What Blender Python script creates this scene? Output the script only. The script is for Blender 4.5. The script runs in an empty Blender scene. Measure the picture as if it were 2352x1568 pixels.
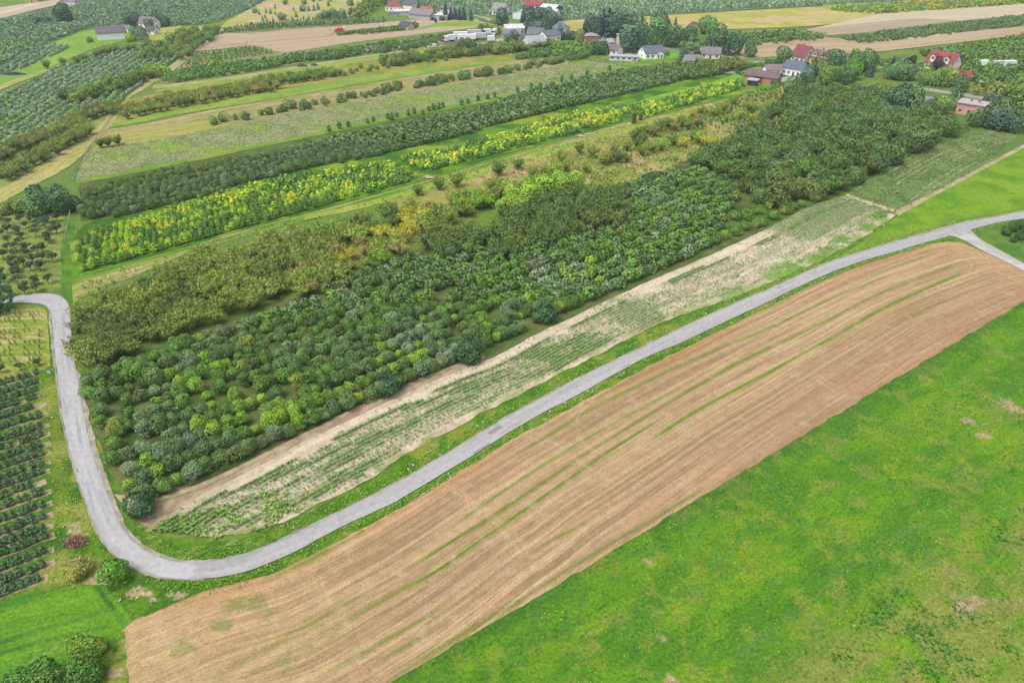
import bpy, math, random
import numpy as np
from math import radians, sin, cos, tan, pi

random.seed(7)
rng = np.random.default_rng(11)
SC = bpy.context.scene
COLL = SC.collection

# ------------------------------------------------------------------ camera, sky, sun, exposure
CAM_H = 75.0
PITCH = radians(31.4)
HFOV = radians(70.0)
FPX = 1176.0 / tan(HFOV / 2)
cam_data = bpy.data.cameras.new("camera")
cam_data.sensor_width = 36.0
cam_data.lens = 18.0 / tan(HFOV / 2)
cam_data.clip_start = 0.5
cam_data.clip_end = 9000.0
cam = bpy.data.objects.new("camera", cam_data)
cam.location = (0, 0, CAM_H)
cam.rotation_euler = (pi / 2 - PITCH, 0, 0)
COLL.objects.link(cam)
SC.camera = cam

SUN_EL, SUN_AZ = radians(63), radians(-130)       # azimuth measured clockwise from +Y
world = bpy.data.worlds.new("World")
SC.world = world
world.use_nodes = True
nt = world.node_tree
sky = nt.nodes.new("ShaderNodeTexSky")
sky.sky_type = 'NISHITA'
sky.sun_disc = False
sky.sun_elevation = SUN_EL
sky.sun_rotation = SUN_AZ
sky.air_density = 1.0
sky.dust_density = 3.5
sky.ozone_density = 1.0
hsv = nt.nodes.new("ShaderNodeHueSaturation")          # high thin overcast: the blue is washed out
hsv.inputs["Saturation"].default_value = 0.35
nt.links.new(sky.outputs[0], hsv.inputs["Color"])
nt.links.new(hsv.outputs[0], nt.nodes["Background"].inputs[0])
nt.nodes["Background"].inputs[1].default_value = 0.15

sun_data = bpy.data.lights.new("sun", 'SUN')
sun_data.energy = 1.4
sun_data.angle = radians(24)
sun_data.color = (1.0, 0.955, 0.88)
sun = bpy.data.objects.new("sun", sun_data)
sun.location = (0, 0, 300)
sun.rotation_euler = (pi / 2 - SUN_EL, 0, pi - SUN_AZ)
COLL.objects.link(sun)

SC.view_settings.view_transform = 'Standard'
SC.view_settings.look = 'None'
SC.view_settings.gamma = 1.0
SC.view_settings.exposure = 0.75
SC.view_settings.use_curve_mapping = False
SC.render.engine = 'CYCLES'
SC.cycles.use_denoising = True
SC.cycles.max_bounces = 5
SC.cycles.diffuse_bounces = 3
SC.cycles.glossy_bounces = 1
SC.cycles.transmission_bounces = 2
SC.cycles.transparent_max_bounces = 4
SC.cycles.volume_bounces = 0
try:
    SC.cycles.denoising_prefilter = 'ACCURATE'
except Exception:
    pass

KEXP = 1.9          # brightness a horizontal white sheet shows in the picture
USE_HAZE = True


# ------------------------------------------------------------------ numbers: where things stand on the ground
def ground(px, py, z=0.0):
    """A point of the plan (surveyed off the photograph, 2352 wide) as metres on the level ground, or at height z."""
    x = (px - 1176.0) / FPX
    y = (784.0 - py) / FPX
    t = (CAM_H - z) / (sin(PITCH) - y * cos(PITCH))
    return (x * t, (cos(PITCH) + y * sin(PITCH)) * t)


def plan(pts, z=0.0):
    return np.array([ground(a, b, z) for a, b in pts], float)


def lin(c):
    c = np.asarray(c, float) / 255.0
    return np.where(c <= 0.04045, c / 12.92, ((c + 0.055) / 1.055) ** 2.4)


def alb(r, g, b, k=1.0):
    """Surface colour from the colour seen, under this light."""
    return np.clip(lin((r, g, b)) / KEXP * k, 0.0, 0.85)


def leafc(r, g, b):
    return np.clip(lin((r, g, b)) / KEXP * 2.35, 0.004, 0.6)


def _hash(ix, iy, seed):
    h = (ix.astype(np.int64) * 374761393 + iy.astype(np.int64) * 668265263 + seed * 974711) & 0xFFFFFFFF
    h = ((h ^ (h >> 13)) * 1274126177) & 0xFFFFFFFF
    h = h ^ (h >> 16)
    return (h & 0xFFFF) / 65535.0


def vnoise(x, y, seed=0):
    x = np.asarray(x, float); y = np.asarray(y, float)
    ix = np.floor(x); iy = np.floor(y)
    fx = x - ix; fy = y - iy
    fx = fx * fx * (3 - 2 * fx); fy = fy * fy * (3 - 2 * fy)
    a = _hash(ix, iy, seed); b = _hash(ix + 1, iy, seed)
    c = _hash(ix, iy + 1, seed); d = _hash(ix + 1, iy + 1, seed)
    return (a * (1 - fx) + b * fx) * (1 - fy) + (c * (1 - fx) + d * fx) * fy


def fbm(x, y, size, seed=0, octv=4):
    t = 0; a = 0.5; s = 0; k = 1.0 / size
    for i in range(octv):
        t = t + a * vnoise(x * k + 17.3 * i, y * k - 9.1 * i, seed + i)
        s += a; a *= 0.55; k *= 2.07
    return t / s


def sstep(a, b, x):
    t = np.clip((x - a) / (b - a), 0, 1)
    return t * t * (3 - 2 * t)


def mix(c1, c2, m):
    m = np.asarray(m)[..., None]
    return np.asarray(c1) * (1 - m) + np.asarray(c2) * m


def seg_dist(X, Y, line):
    """distance of points to a polyline (N,2), plus distance along it"""
    best = np.full(X.shape, 1e9); along = np.zeros(X.shape); acc = 0.0
    for (x0, y0), (x1, y1) in zip(line[:-1], line[1:]):
        dx, dy = x1 - x0, y1 - y0
        L2 = dx * dx + dy * dy + 1e-9
        t = np.clip(((X - x0) * dx + (Y - y0) * dy) / L2, 0, 1)
        d = np.hypot(X - x0 - t * dx, Y - y0 - t * dy)
        m = d < best
        best = np.where(m, d, best); along = np.where(m, acc + t * math.sqrt(L2), along)
        acc += math.sqrt(L2)
    return best, along


def in_poly(X, Y, poly):
    ins = np.zeros(X.shape, bool)
    n = len(poly)
    for i in range(n):
        x0, y0 = poly[i]; x1, y1 = poly[(i + 1) % n]
        c = ((y0 > Y) != (y1 > Y))
        xi = (x1 - x0) * (Y - y0) / (y1 - y0 + 1e-12) + x0
        ins ^= c & (X < xi)
    return ins


def smooth_line(L, it=2):
    for _ in range(it):
        q = L[:-1] * 0.75 + L[1:] * 0.25
        r = L[:-1] * 0.25 + L[1:] * 0.75
        L = np.vstack([L[:1], np.stack([q, r], 1).reshape(-1, 2), L[-1:]])
    return L


def resample(L, n):
    d = np.r_[0, np.cumsum(np.hypot(*np.diff(L, axis=0).T))]
    s = np.linspace(0, d[-1], n)
    return np.stack([np.interp(s, d, L[:, 0]), np.interp(s, d, L[:, 1])], 1), d[-1]


# ------------------------------------------------------------------ meshes and tags
def raw_mesh(name, V, faces, mats=(), col=None, uv=None, midx=None, smooth=False, attr='Col'):
    """faces: list of int arrays (M,k)"""
    me = bpy.data.meshes.new(name)
    V = np.asarray(V, np.float32)
    me.vertices.add(len(V)); me.vertices.foreach_set("co", V.ravel())
    faces = [np.asarray(f, np.int32) for f in faces if len(f)]
    li = np.concatenate([f.ravel() for f in faces])
    tot = np.concatenate([np.full(len(f), f.shape[1], np.int32) for f in faces])
    me.loops.add(len(li)); me.loops.foreach_set("vertex_index", li)
    me.polygons.add(len(tot))
    me.polygons.foreach_set("loop_start", np.r_[0, np.cumsum(tot)[:-1]].astype(np.int32))
    if midx is not None:
        me.polygons.foreach_set("material_index", np.asarray(midx, np.int32))
    if smooth:
        me.polygons.foreach_set("use_smooth", np.ones(len(tot), bool))
    if uv is not None:
        ul = me.uv_layers.new(name="UVMap")
        ul.data.foreach_set("uv", np.asarray(uv, np.float32)[li].ravel())
    if col is not None:
        a = me.color_attributes.new(attr, 'FLOAT_COLOR', 'POINT')
        c = np.ones((len(V), 4), np.float32); c[:, :3] = col
        a.data.foreach_set("color", c.ravel())
    for m in mats:
        me.materials.append(m)
    me.update(calc_edges=True)
    return me


def link(name, me, parent=None, loc=None, rz=0.0, scale=None):
    o = bpy.data.objects.new(name, me)
    COLL.objects.link(o)
    if parent is not None:
        o.parent = parent
    if loc is not None:
        o.location = loc
    if rz:
        o.rotation_euler = (0, 0, rz)
    if scale is not None:
        o.scale = scale
    return o


def tag(o, label=None, cat=None, group=None, kind=None):
    if label: o["label"] = label
    if cat: o["category"] = cat
    if group: o["group"] = group
    if kind: o["kind"] = kind
    return o


def thing(name, label, cat, x, y, rz=0.0, group=None, z=0.0):
    o = bpy.data.objects.new(name, None)
    o.empty_display_size = 0.5
    COLL.objects.link(o)
    o.location = (x, y, z); o.rotation_euler = (0, 0, rz)
    return tag(o, label, cat, group)


_ORD = "zeroth first second third fourth fifth sixth seventh eighth ninth tenth eleventh twelfth thirteenth fourteenth fifteenth sixteenth seventeenth eighteenth nineteenth".split()
_TEN = "x x twenty thirty forty fifty sixty seventy eighty ninety".split()
def nth(n):
    if n < 20:
        return _ORD[n]
    if n >= 100:
        return ("hundred-and-" if n < 200 else "two-hundred-and-") + nth(n % 100) if n % 100 else ("hundredth" if n < 200 else "two-hundredth")
    return _TEN[n // 10] + "-" + _ORD[n % 10] if n % 10 else _TEN[n // 10][:-1] + "ieth"


# ------------------------------------------------------------------ materials
def new_mat(name):
    m = bpy.data.materials.new(name); m.use_nodes = True
    t = m.node_tree
    b = t.nodes["Principled BSDF"]
    b.inputs["Roughness"].default_value = 0.9
    b.inputs["Specular IOR Level"].default_value = 0.15
    return m, t, b


def nd(t, typ, **kw):
    n = t.nodes.new(typ)
    for k, v in kw.items():
        setattr(n, k, v)
    return n


def mul_color(t, a, fac_socket):
    m = nd(t, "ShaderNodeMix", data_type='RGBA', blend_type='MULTIPLY')
    m.inputs[0].default_value = 1.0
    t.links.new(a, m.inputs[6]); t.links.new(fac_socket, m.inputs[7])
    return m.outputs[2]


def ramp(t, sock, lo, hi, c0, c1):
    r = nd(t, "ShaderNodeValToRGB")
    r.color_ramp.elements[0].position = lo; r.color_ramp.elements[1].position = hi
    r.color_ramp.elements[0].color = (*c0, 1); r.color_ramp.elements[1].color = (*c1, 1)
    t.links.new(sock, r.inputs[0])
    return r.outputs[0]


def noise(t, vec, scale, detail=5, rough=0.6, dist=0.0):
    n = nd(t, "ShaderNodeTexNoise")
    n.inputs["Scale"].default_value = scale; n.inputs["Detail"].default_value = detail
    n.inputs["Roughness"].default_value = rough; n.inputs["Distortion"].default_value = dist
    t.links.new(vec, n.inputs["Vector"])
    return n.outputs[0]


def soil_mat(name, grain=4.0, lo=0.62, hi=1.4, streak=0.0, streak_freq=(0.05, 5.0), bump=0.35, warm=0.12, rough=0.95):
    """vertex colour of the field x two scales of grain x optional drill streaks along the field"""
    m, t, b = new_mat(name)
    b.inputs["Roughness"].default_value = rough
    b.inputs["Specular IOR Level"].default_value = 0.08
    at = nd(t, "ShaderNodeAttribute", attribute_name="Col")
    tc = nd(t, "ShaderNodeTexCoord")
    c = at.outputs["Color"]
    n1 = noise(t, tc.outputs["Object"], grain, 6, 0.72)
    c = mul_color(t, c, ramp(t, n1, 0.30, 0.72, (lo, lo, lo * 0.95), (hi, hi, hi * (1 - warm))))
    n2 = noise(t, tc.outputs["Object"], grain * 0.21, 4, 0.6)
    c = mul_color(t, c, ramp(t, n2, 0.3, 0.7, (0.86, 0.88, 0.84), (1.13, 1.1, 1.12)))
    hgt = n1
    if streak > 0:
        uvn = nd(t, "ShaderNodeUVMap", uv_map="UVMap")
        mp = nd(t, "ShaderNodeMapping")
        mp.inputs["Scale"].default_value = (streak_freq[0], streak_freq[1], 1)
        t.links.new(uvn.outputs[0], mp.inputs[0])
        n3 = noise(t, mp.outputs[0], 1.0, 4, 0.65)
        s = streak
        c = mul_color(t, c, ramp(t, n3, 0.32, 0.68, (1 - s, 1 - s * 1.05, 1 - s * 1.1), (1 + s, 1 + s, 1 + s * 0.95)))
        hgt = n3
    bp = nd(t, "ShaderNodeBump")
    bp.inputs["Strength"].default_value = bump; bp.inputs["Distance"].default_value = 0.15
    t.links.new(hgt, bp.inputs["Height"]); t.links.new(bp.outputs[0], b.inputs["Normal"])
    t.links.new(c, b.inputs["Base Color"])
    return m


def leaf_mat(name, source='object', trans=0.14, gloss=0.25):
    m, t, b = new_mat(name)
    b.inputs["Roughness"].default_value = 0.55
    b.inputs["Specular IOR Level"].default_value = gloss
    at = nd(t, "ShaderNodeAttribute", attribute_name="Col")
    c = at.outputs["Color"]
    if source == 'object':
        oi = nd(t, "ShaderNodeObjectInfo")
        c = mul_color(t, oi.outputs["Color"], c)
    tr = nd(t, "ShaderNodeBsdfTranslucent")
    mx = nd(t, "ShaderNodeMixShader"); mx.inputs[0].default_value = trans
    t.links.new(c, b.inputs["Base Color"]); t.links.new(c, tr.inputs["Color"])
    t.links.new(b.outputs[0], mx.inputs[1]); t.links.new(tr.outputs[0], mx.inputs[2])
    t.links.new(mx.outputs[0], t.nodes["Material Output"].inputs["Surface"])
    return m


def plain_mat(name, col, rough=0.8, spec=0.2, grain=3.0, amt=0.18, metal=0.0, stretch=(1, 1, 1)):
    m, t, b = new_mat(name)
    b.inputs["Roughness"].default_value = rough
    b.inputs["Specular IOR Level"].default_value = spec
    b.inputs["Metallic"].default_value = metal
    tc = nd(t, "ShaderNodeTexCoord")
    mp = nd(t, "ShaderNodeMapping"); mp.inputs["Scale"].default_value = stretch
    t.links.new(tc.outputs["Object"], mp.inputs[0])
    n = noise(t, mp.outputs[0], grain, 5, 0.6)
    rgb = nd(t, "ShaderNodeRGB"); rgb.outputs[0].default_value = (*col, 1)
    c = mul_color(t, rgb.outputs[0], ramp(t, n, 0.3, 0.7, (1 - amt,) * 3, (1 + amt * 0.6,) * 3))
    t.links.new(c, b.inputs["Base Color"])
    return m


def brick_mat(name, col, mortar, scale=1.0, bw=0.26, rh=0.085):
    m, t, b = new_mat(name)
    tc = nd(t, "ShaderNodeTexCoord")
    br = nd(t, "ShaderNodeTexBrick")
    br.inputs["Color1"].default_value = (*col, 1)
    br.inputs["Color2"].default_value = (*(np.array(col) * 0.75), 1)
    br.inputs["Mortar"].default_value = (*mortar, 1)
    br.inputs["Scale"].default_value = scale
    br.inputs["Brick Width"].default_value = bw; br.inputs["Row Height"].default_value = rh
    br.inputs["Mortar Size"].default_value = 0.012
    mp = nd(t, "ShaderNodeMapping"); mp.inputs["Rotation"].default_value = (pi / 2, 0, 0)
    t.links.new(tc.outputs["Object"], mp.inputs[0])
    t.links.new(mp.outputs[0], br.inputs["Vector"])
    t.links.new(br.outputs[0], b.inputs["Base Color"])
    return m


def roof_mat(name, col, ribs=3.2, rough=0.6):
    """sheet or tile roof: courses down the slope, weathered"""
    m, t, b = new_mat(name)
    b.inputs["Roughness"].default_value = rough
    b.inputs["Specular IOR Level"].default_value = 0.3
    tc = nd(t, "ShaderNodeTexCoord")
    w = nd(t, "ShaderNodeTexWave", wave_type='BANDS', bands_direction='X')
    w.inputs["Scale"].default_value = ribs; w.inputs["Distortion"].default_value = 0.3
    t.links.new(tc.outputs["Object"], w.inputs["Vector"])
    n = noise(t, tc.outputs["Object"], 0.7, 5, 0.65)
    rgb = nd(t, "ShaderNodeRGB"); rgb.outputs[0].default_value = (*col, 1)
    c = mul_color(t, rgb.outputs[0], ramp(t, n, 0.3, 0.72, (0.78,) * 3, (1.15,) * 3))
    bp = nd(t, "ShaderNodeBump"); bp.inputs["Strength"].default_value = 0.4; bp.inputs["Distance"].default_value = 0.05
    t.links.new(w.outputs[1], bp.inputs["Height"]); t.links.new(bp.outputs[0], b.inputs["Normal"])
    t.links.new(c, b.inputs["Base Color"])
    return m


M_GRASS = soil_mat("grass_ground", grain=1.3, lo=0.60, hi=1.42, bump=0.5)
M_MEADOW = soil_mat("meadow_ground", grain=2.2, lo=0.50, hi=1.5, bump=0.6, streak=0.10, streak_freq=(0.3, 2.2))
M_STUBBLE = soil_mat("stubble_ground", grain=3.2, lo=0.72, hi=1.28, bump=0.5, streak=0.17, streak_freq=(0.045, 2.6), warm=0.05)
M_SAND = soil_mat("sandy_soil", grain=2.4, lo=0.78, hi=1.22, bump=0.5, warm=0.04)
M_FAR = soil_mat("far_field_ground", grain=0.55, lo=0.72, hi=1.28, bump=0.2)
M_ROAD = soil_mat("worn_asphalt", grain=6.0, lo=0.90, hi=1.08, bump=0.12, streak=0.05, streak_freq=(0.03, 1.6), warm=0.0, rough=0.8)
M_LEAF = leaf_mat("tree_leaf", 'object')
M_LEAFV = leaf_mat("massed_leaf", 'vertex')
M_BARK = plain_mat("bark", (0.09, 0.07, 0.055), 0.95, 0.05, 4.0, 0.35)


# ------------------------------------------------------------------ fields: a sheet between two surveyed edges
def strip(name, top, bot, z, du, dv, colfn, mat, rag=0.3, relief=None, kind="structure", rag_u=0.0, smooth_it=2, zs=(0, 0)):
    T = smooth_line(plan(top), smooth_it) if smooth_it else plan(top)
    B = smooth_line(plan(bot), smooth_it) if smooth_it else plan(bot)
    _, lt = resample(T, 2); _, lb = resample(B, 2)
    nu = max(6, int(max(lt, lb) / du) + 1)
    T, _ = resample(T, nu); B, _ = resample(B, nu)
    wid = np.hypot(*(B - T).T)
    nv = max(4, int(wid.max() / dv) + 1)
    v = np.linspace(0, 1, nv)
    u = np.linspace(0, (lt + lb) / 2, nu)
    sd = sum(ord(ch) for ch in name) + len(name) * 7 + int(abs(T[0, 0]) * 3)
    # ragged edges
    w = np.maximum(wid, 0.5)
    et = (fbm(u, 0 * u, 2.5, sd) - 0.5) * 2 * rag / w
    eb = (fbm(u, 0 * u + 50, 2.5, sd + 9) - 0.5) * 2 * rag / w
    VV = v[:, None] + et[None] * (1 - v[:, None]) + eb[None] * v[:, None]
    X = T[None, :, 0] * (1 - VV) + B[None, :, 0] * VV
    Y = T[None, :, 1] * (1 - VV) + B[None, :, 1] * VV
    if rag_u:
        e = (fbm(v * wid[0] + 31, 0 * v, 2.0, sd + 3) - 0.5) * 2 * rag_u
        du_ = (T[1] - T[0]) / max(1e-6, np.hypot(*(T[1] - T[0])))
        f = np.exp(-u / 4.0)
        X = X + du_[0] * e[:, None] * f[None]; Y = Y + du_[1] * e[:, None] * f[None]
    U = np.broadcast_to(u[None], X.shape); Vm = VV * wid[None]
    C = colfn(U, Vm, X, Y, VV)
    Z = np.full(X.shape, z)
    if relief is not None:
        Z = Z + relief(U, Vm, X, Y)
    V = np.stack([X, Y, Z], -1).reshape(-1, 3)
    idx = np.arange(nv * nu).reshape(nv, nu)
    F = np.stack([idx[1:, :-1], idx[1:, 1:], idx[:-1, 1:], idx[:-1, :-1]], -1).reshape(-1, 4)
    me = raw_mesh(name, V, [F], [mat], np.clip(C, 0, 1).reshape(-1, 3), np.stack([U, Vm], -1).reshape(-1, 2), smooth=True)
    o = link(name, me)
    tag(o, kind=kind)
    return o


def two_tone(c1, c2, size, seed, lo=0.4, hi=0.6, c3=None, size3=40, lo3=0.55, hi3=0.7):
    def f(U, V, X, Y, v):
        c = mix(c1, c2, sstep(lo, hi, fbm(X, Y, size, seed)))
        if c3 is not None:
            m = sstep(lo3, hi3, fbm(X, Y, size3, seed + 40))
            c = c * (1 - m[..., None]) + np.asarray(c3) * m[..., None]
        return c
    return f


def along_tone(c1, c2, su, sv, seed, lo=0.4, hi=0.6, c3=None):
    """noise drawn out along the strip: cultivation marks"""
    def f(U, V, X, Y, v):
        n = fbm(U / su, V / sv, 1.0, seed)
        c = mix(c1, c2, sstep(lo, hi, n))
        if c3 is not None:
            n = fbm(U / su * 1.7, V / sv * 1.7, 1.0, seed + 5)
            m = sstep(0.56, 0.68, n)
            c = c * (1 - m[..., None]) + np.asarray(c3) * m[..., None]
        return c
    return f


_zlev = [0.0]
def zl():
    _zlev[0] += 0.004
    return _zlev[0]


# ------------------------------------------------------------------ the setting: ground, fields, roads
C_GR = alb(112, 158, 45)      # fresh grass
C_GR2 = alb(150, 172, 62)     # yellower grass
C_GRD = alb(74, 122, 42)      # darker grass
C_DRY = alb(176, 168, 112)    # dry grass
C_TAN = alb(196, 176, 142)
C_SAND = alb(226, 208, 186)
C_SOIL = alb(172, 148, 122)

# base sheet out to the horizon
gx = np.array([-6000, -2500, -1200, -600, -300, -150, 0, 150, 300, 600, 1200, 2500, 6000.0])
gy = np.array([-3000, -800, -200, 0, 40, 80, 120, 160, 200, 260, 340, 440, 560, 700, 900, 1400, 3000, 8000.0])
GX, GY = np.meshgrid(gx, gy)
gi = np.arange(GX.size).reshape(GX.shape)
gcol = mix(alb(122, 152, 66), alb(104, 136, 72), sstep(0.4, 0.6, fbm(GX, GY, 300, 3)))
gm = raw_mesh("ground", np.stack([GX, GY, 0 * GX], -1).reshape(-1, 3),
              [np.stack([gi[:-1, :-1], gi[:-1, 1:], gi[1:, 1:], gi[1:, :-1]], -1).reshape(-1, 4)], [M_GRASS], gcol.reshape(-1, 3))
tag(link("ground", gm), kind="structure")

# --- road edges (surveyed): outer edge then inner edge, from the far left bend round to the right
ROAD_A = [(-90, 705), (-20, 698), (22, 697), (60, 696), (95, 699), (110, 706), (118, 722), (122, 760), (123, 784), (130, 844), (136, 894), (145, 969),
          (160, 1034), (175, 1089), (190, 1134), (205, 1176), (215, 1198), (232, 1236), (252, 1266), (275, 1286), (300, 1303),
          (330, 1317), (362, 1326), (400, 1331), (450, 1332), (500, 1327), (550, 1318), (588, 1306), (638, 1286), (688, 1263),
          (738, 1236), (788, 1208), (865, 1174), (913, 1151), (963, 1121), (1013, 1091), (1063, 1061), (1113, 1031), (1176, 989),
          (1251, 946), (1326, 909), (1401, 866), (1476, 825), (1526, 804), (1573, 784), (1651, 747), (1726, 712), (1764, 695),
          (1839, 657), (1914, 624), (1989, 597), (2064, 577), (2139, 554), (2189, 541), (2231, 528), (2289, 512), (2352, 503), (2480, 482)]
ROAD_B = [(-90, 692), (-20, 686), (25, 684), (60, 677), (95, 674), (130, 676), (150, 688), (161, 705), (164, 735), (165, 784), (175, 851), (179, 866),
          (186, 914), (197, 974), (207, 1021), (222, 1071), (240, 1121), (257, 1156), (265, 1178), (273, 1198), (289, 1223),
          (312, 1248), (338, 1268), (370, 1283), (405, 1291), (450, 1293), (500, 1288), (550, 1276), (588, 1263), (638, 1243),
          (688, 1221), (738, 1197), (788, 1173), (838, 1146), (913, 1109), (988, 1066), (1063, 1021), (1138, 974), (1176, 950),
          (1251, 911), (1326, 871), (1401, 834), (1476, 798), (1508, 783), (1576, 749), (1651, 714), (1726, 682), (1764, 667),
          (1839, 632), (1914, 599), (1989, 577), (2064, 554), (2139, 533), (2214, 512), (2289, 499), (2352, 487), (2480, 466)]
BR_A = [(2170, 540), (2190, 544), (2214, 552), (2251, 574), (2289, 592), (2352, 623), (2470, 690)]
BR_B = [(2216, 527), (2231, 528), (2237, 539), (2254, 554), (2289, 572), (2352, 607), (2470, 664)]
FIELD_T = [(278, 1450), (300, 1426), (355, 1406), (400, 1388), (450, 1366), (500, 1351), (588, 1326), (638, 1312), (713, 1276),
           (775, 1243), (838, 1213), (900, 1177), (963, 1139), (1038, 1091), (1113, 1051), (1176, 1009), (1251, 971), (1326, 929),
           (1401, 889), (1476, 848), (1551, 811), (1601, 787), (1663, 754), (1764, 707), (1839, 667), (1914, 632), (1989, 606),
           (2064, 582), (2126, 562), (2176, 555), (2208, 557)]
FIELD_B = [(330, 1900), (600, 1742), (895, 1568), (1176, 1405), (1401, 1268), (1626, 1132), (1839, 1003), (2064, 864), (2209, 778), (2352, 691), (2428, 650)]


def stubble_col(U, V, X, Y, v):
    base = mix(alb(200, 168, 134), alb(178, 147, 115), sstep(0.35, 0.65, fbm(U / 34, V / 0.6, 1.0, 5, 5)))
    n = fbm(U / 45, V / 0.5, 1.0, 21, 4)
    base = mix(base, alb(222, 192, 152), 0.75 * sstep(0.54, 0.68, n) * (1 - 0.5 * sstep(0.5, 0.75, v) * sstep(0, 50, X)))
    n = fbm(U / 26, V / 0.9, 1.0, 33, 4)
    base = mix(base, alb(154, 140, 90), 0.55 * sstep(0.58, 0.72, n))
    # paler, greener and more mixed towards the left end, redder towards the lower right
    left = sstep(-8, -42, X) * 0.7
    base = mix(base, alb(206, 176, 126), left * 0.6)
    base = mix(base, alb(186, 144, 116), 0.45 * sstep(0.55, 1.0, v) * sstep(0, 60, X))
    base = mix(base, alb(204, 150, 104), 0.4 * sstep(0.16, 0.04, v) * sstep(0.4, 0.6, fbm(U / 18, V, 1.0, 8)))
    # weeds in drill lines
    jx = (fbm(X, Y, 3.0, 61) - 0.5) * 1.0
    GREEN = [([(775, 1440), (838, 1403), (913, 1361), (1013, 1306), (1063, 1268), (1176, 1191), (1201, 1174), (1383, 1046), (1526, 956)], 0.62, 1.0),
             ([(560, 1560), (700, 1482), (775, 1440)], 0.7, 0.5),
             ([(933, 1311), (1013, 1258), (1125, 1191), (1176, 1154), (1326, 1056), (1476, 959), (1548, 919), (1700, 830)], 0.55, 0.95),
             ([(1030, 1215), (1176, 1114), (1288, 1041), (1420, 965), (1560, 890)], 0.5, 0.85),
             ([(1176, 1054), (1323, 959), (1393, 920), (1600, 822), (1764, 754), (1871, 704), (1914, 684), (1989, 654), (2051, 627)], 0.6, 0.8),
             ([(1483, 1019), (1601, 941), (1764, 856), (1899, 783), (2014, 714), (2089, 679), (2164, 647), (2228, 620)], 0.85, 1.0),
             ([(1640, 860), (1764, 800), (1806, 782), (1914, 729), (1971, 697), (2039, 664), (2139, 629), (2214, 600)], 0.8, 0.75),
             ([(1690, 790), (1800, 738), (1930, 670), (2060, 612), (2160, 576)], 0.55, 0.45),
             ([(1221, 1266), (1296, 1226), (1383, 1178)], 0.5, 0.8),
             ([(830, 1541), (913, 1493), (1030, 1430)], 0.6, 0.7),
             ([(870, 1568), (988, 1498), (1176, 1391), (1376, 1263), (1513, 1186), (1650, 1100)], 0.6, 0.7),
             ([(700, 1568), (800, 1516), (930, 1445), (1060, 1372)], 0.55, 0.6),
             ([(588, 1344), (688, 1298), (775, 1256), (875, 1200)], 0.6, 0.6),
             ([(420, 1600), (560, 1520), (700, 1440), (900, 1330)], 0.8, 0.35)]
    for ln, wdt, stg in GREEN:
        L = smooth_line(plan(ln))
        d, al = seg_dist(X + jx * 0.3, Y + jx * 0.3, L)
        tot = np.hypot(*np.diff(L, axis=0).T).sum()
        fade = sstep(0, 6, al) * sstep(0, 8, tot - al)
        br = sstep(0.25, 0.52, fbm(al, 0 * al + wdt * 99, 7, 71))
        m = np.exp(-(d / (wdt * 0.5)) ** 2) * stg * (0.62 + 0.38 * br) * np.clip(fade + 0.15, 0, 1)
        base = mix(base, alb(112, 150, 38), np.clip(m * 1.0, 0, 1))
        m2 = np.exp(-((d - wdt * 1.6) / (wdt * 0.6)) ** 2) * 0.35
        base = mix(base, alb(216, 188, 146), m2)
    PALE = [[(718, 1323), (728, 1356), (738, 1391)], [(733, 1323), (746, 1356), (758, 1384)],
            [(1368, 899), (1363, 919), (1331, 946), (1323, 971), (1331, 1009), (1351, 1026), (1385, 1045)],
            [(1352, 903), (1338, 930), (1312, 955)], [(1226, 991), (1290, 1030), (1350, 1075), (1410, 1110)],
            [(1216, 1001), (1282, 1040), (1342, 1085), (1402, 1118)], [(1046, 1120), (1150, 1195), (1215, 1265)], [(1040, 1128), (1140, 1202), (1200, 1270)],
            [(1990, 850), (2140, 800)], [(1860, 860), (1925, 905)], [(1872, 856), (1938, 900)]]
    for ln in PALE:
        d, al = seg_dist(X, Y, smooth_line(plan(ln)))
        base = mix(base, alb(222, 194, 156), 0.46 * np.exp(-(d / 0.28) ** 2) * (0.4 + 0.6 * sstep(0.35, 0.6, fbm(X, Y, 1.5, 72))))
    # headlands: turning swirl at both ends
    d, al = seg_dist(X, Y, smooth_line(plan([(2140, 553), (2208, 560), (2290, 605), (2352, 635), (2428, 668)])))
    m = sstep(9, 2, d) * (0.35 + 0.65 * sstep(0.4, 0.6, fbm(d / 0.9, al / 30, 1.0, 91)))
    base = mix(base, alb(212, 178, 134), 0.7 * m)
    d, al = seg_dist(X, Y, smooth_line(plan([(300, 1426), (300, 1470), (330, 1530), (370, 1600), (420, 1700)])))
    m = sstep(7, 1.5, d) * (0.3 + 0.7 * sstep(0.4, 0.6, fbm(d / 0.8, al / 14, 1.0, 92)))
    base = mix(base, alb(214, 186, 146), 0.85 * m)
    m = sstep(0.60, 0.70, fbm(X, Y, 3.2, 93)) * sstep(-15, -30, X)
    base = mix(base, alb(134, 150, 78), 0.6 * m)
    m = sstep(0.69, 0.76, fbm(X, Y, 2.6, 94))
    base = mix(base, alb(222, 200, 176), 0.25 * m)
    return base


# verges lie lowest, then fields over them, then asphalt
def verge_col(U, V, X, Y, v):
    c = mix(alb(104, 150, 46), alb(84, 130, 42), sstep(0.4, 0.6, fbm(X, Y, 1.6, 7)))
    c = mix(c, alb(158, 164, 70), 0.75 * sstep(0.55, 0.7, fbm(X, Y, 4.5, 15)))
    c = mix(c, alb(198, 188, 140), 0.5 * sstep(0.66, 0.74, fbm(X, Y, 1.1, 19)))
    return c


def off_line(L, dx, dy):
    return [(a + dx, b + dy) for a, b in L]


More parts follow.
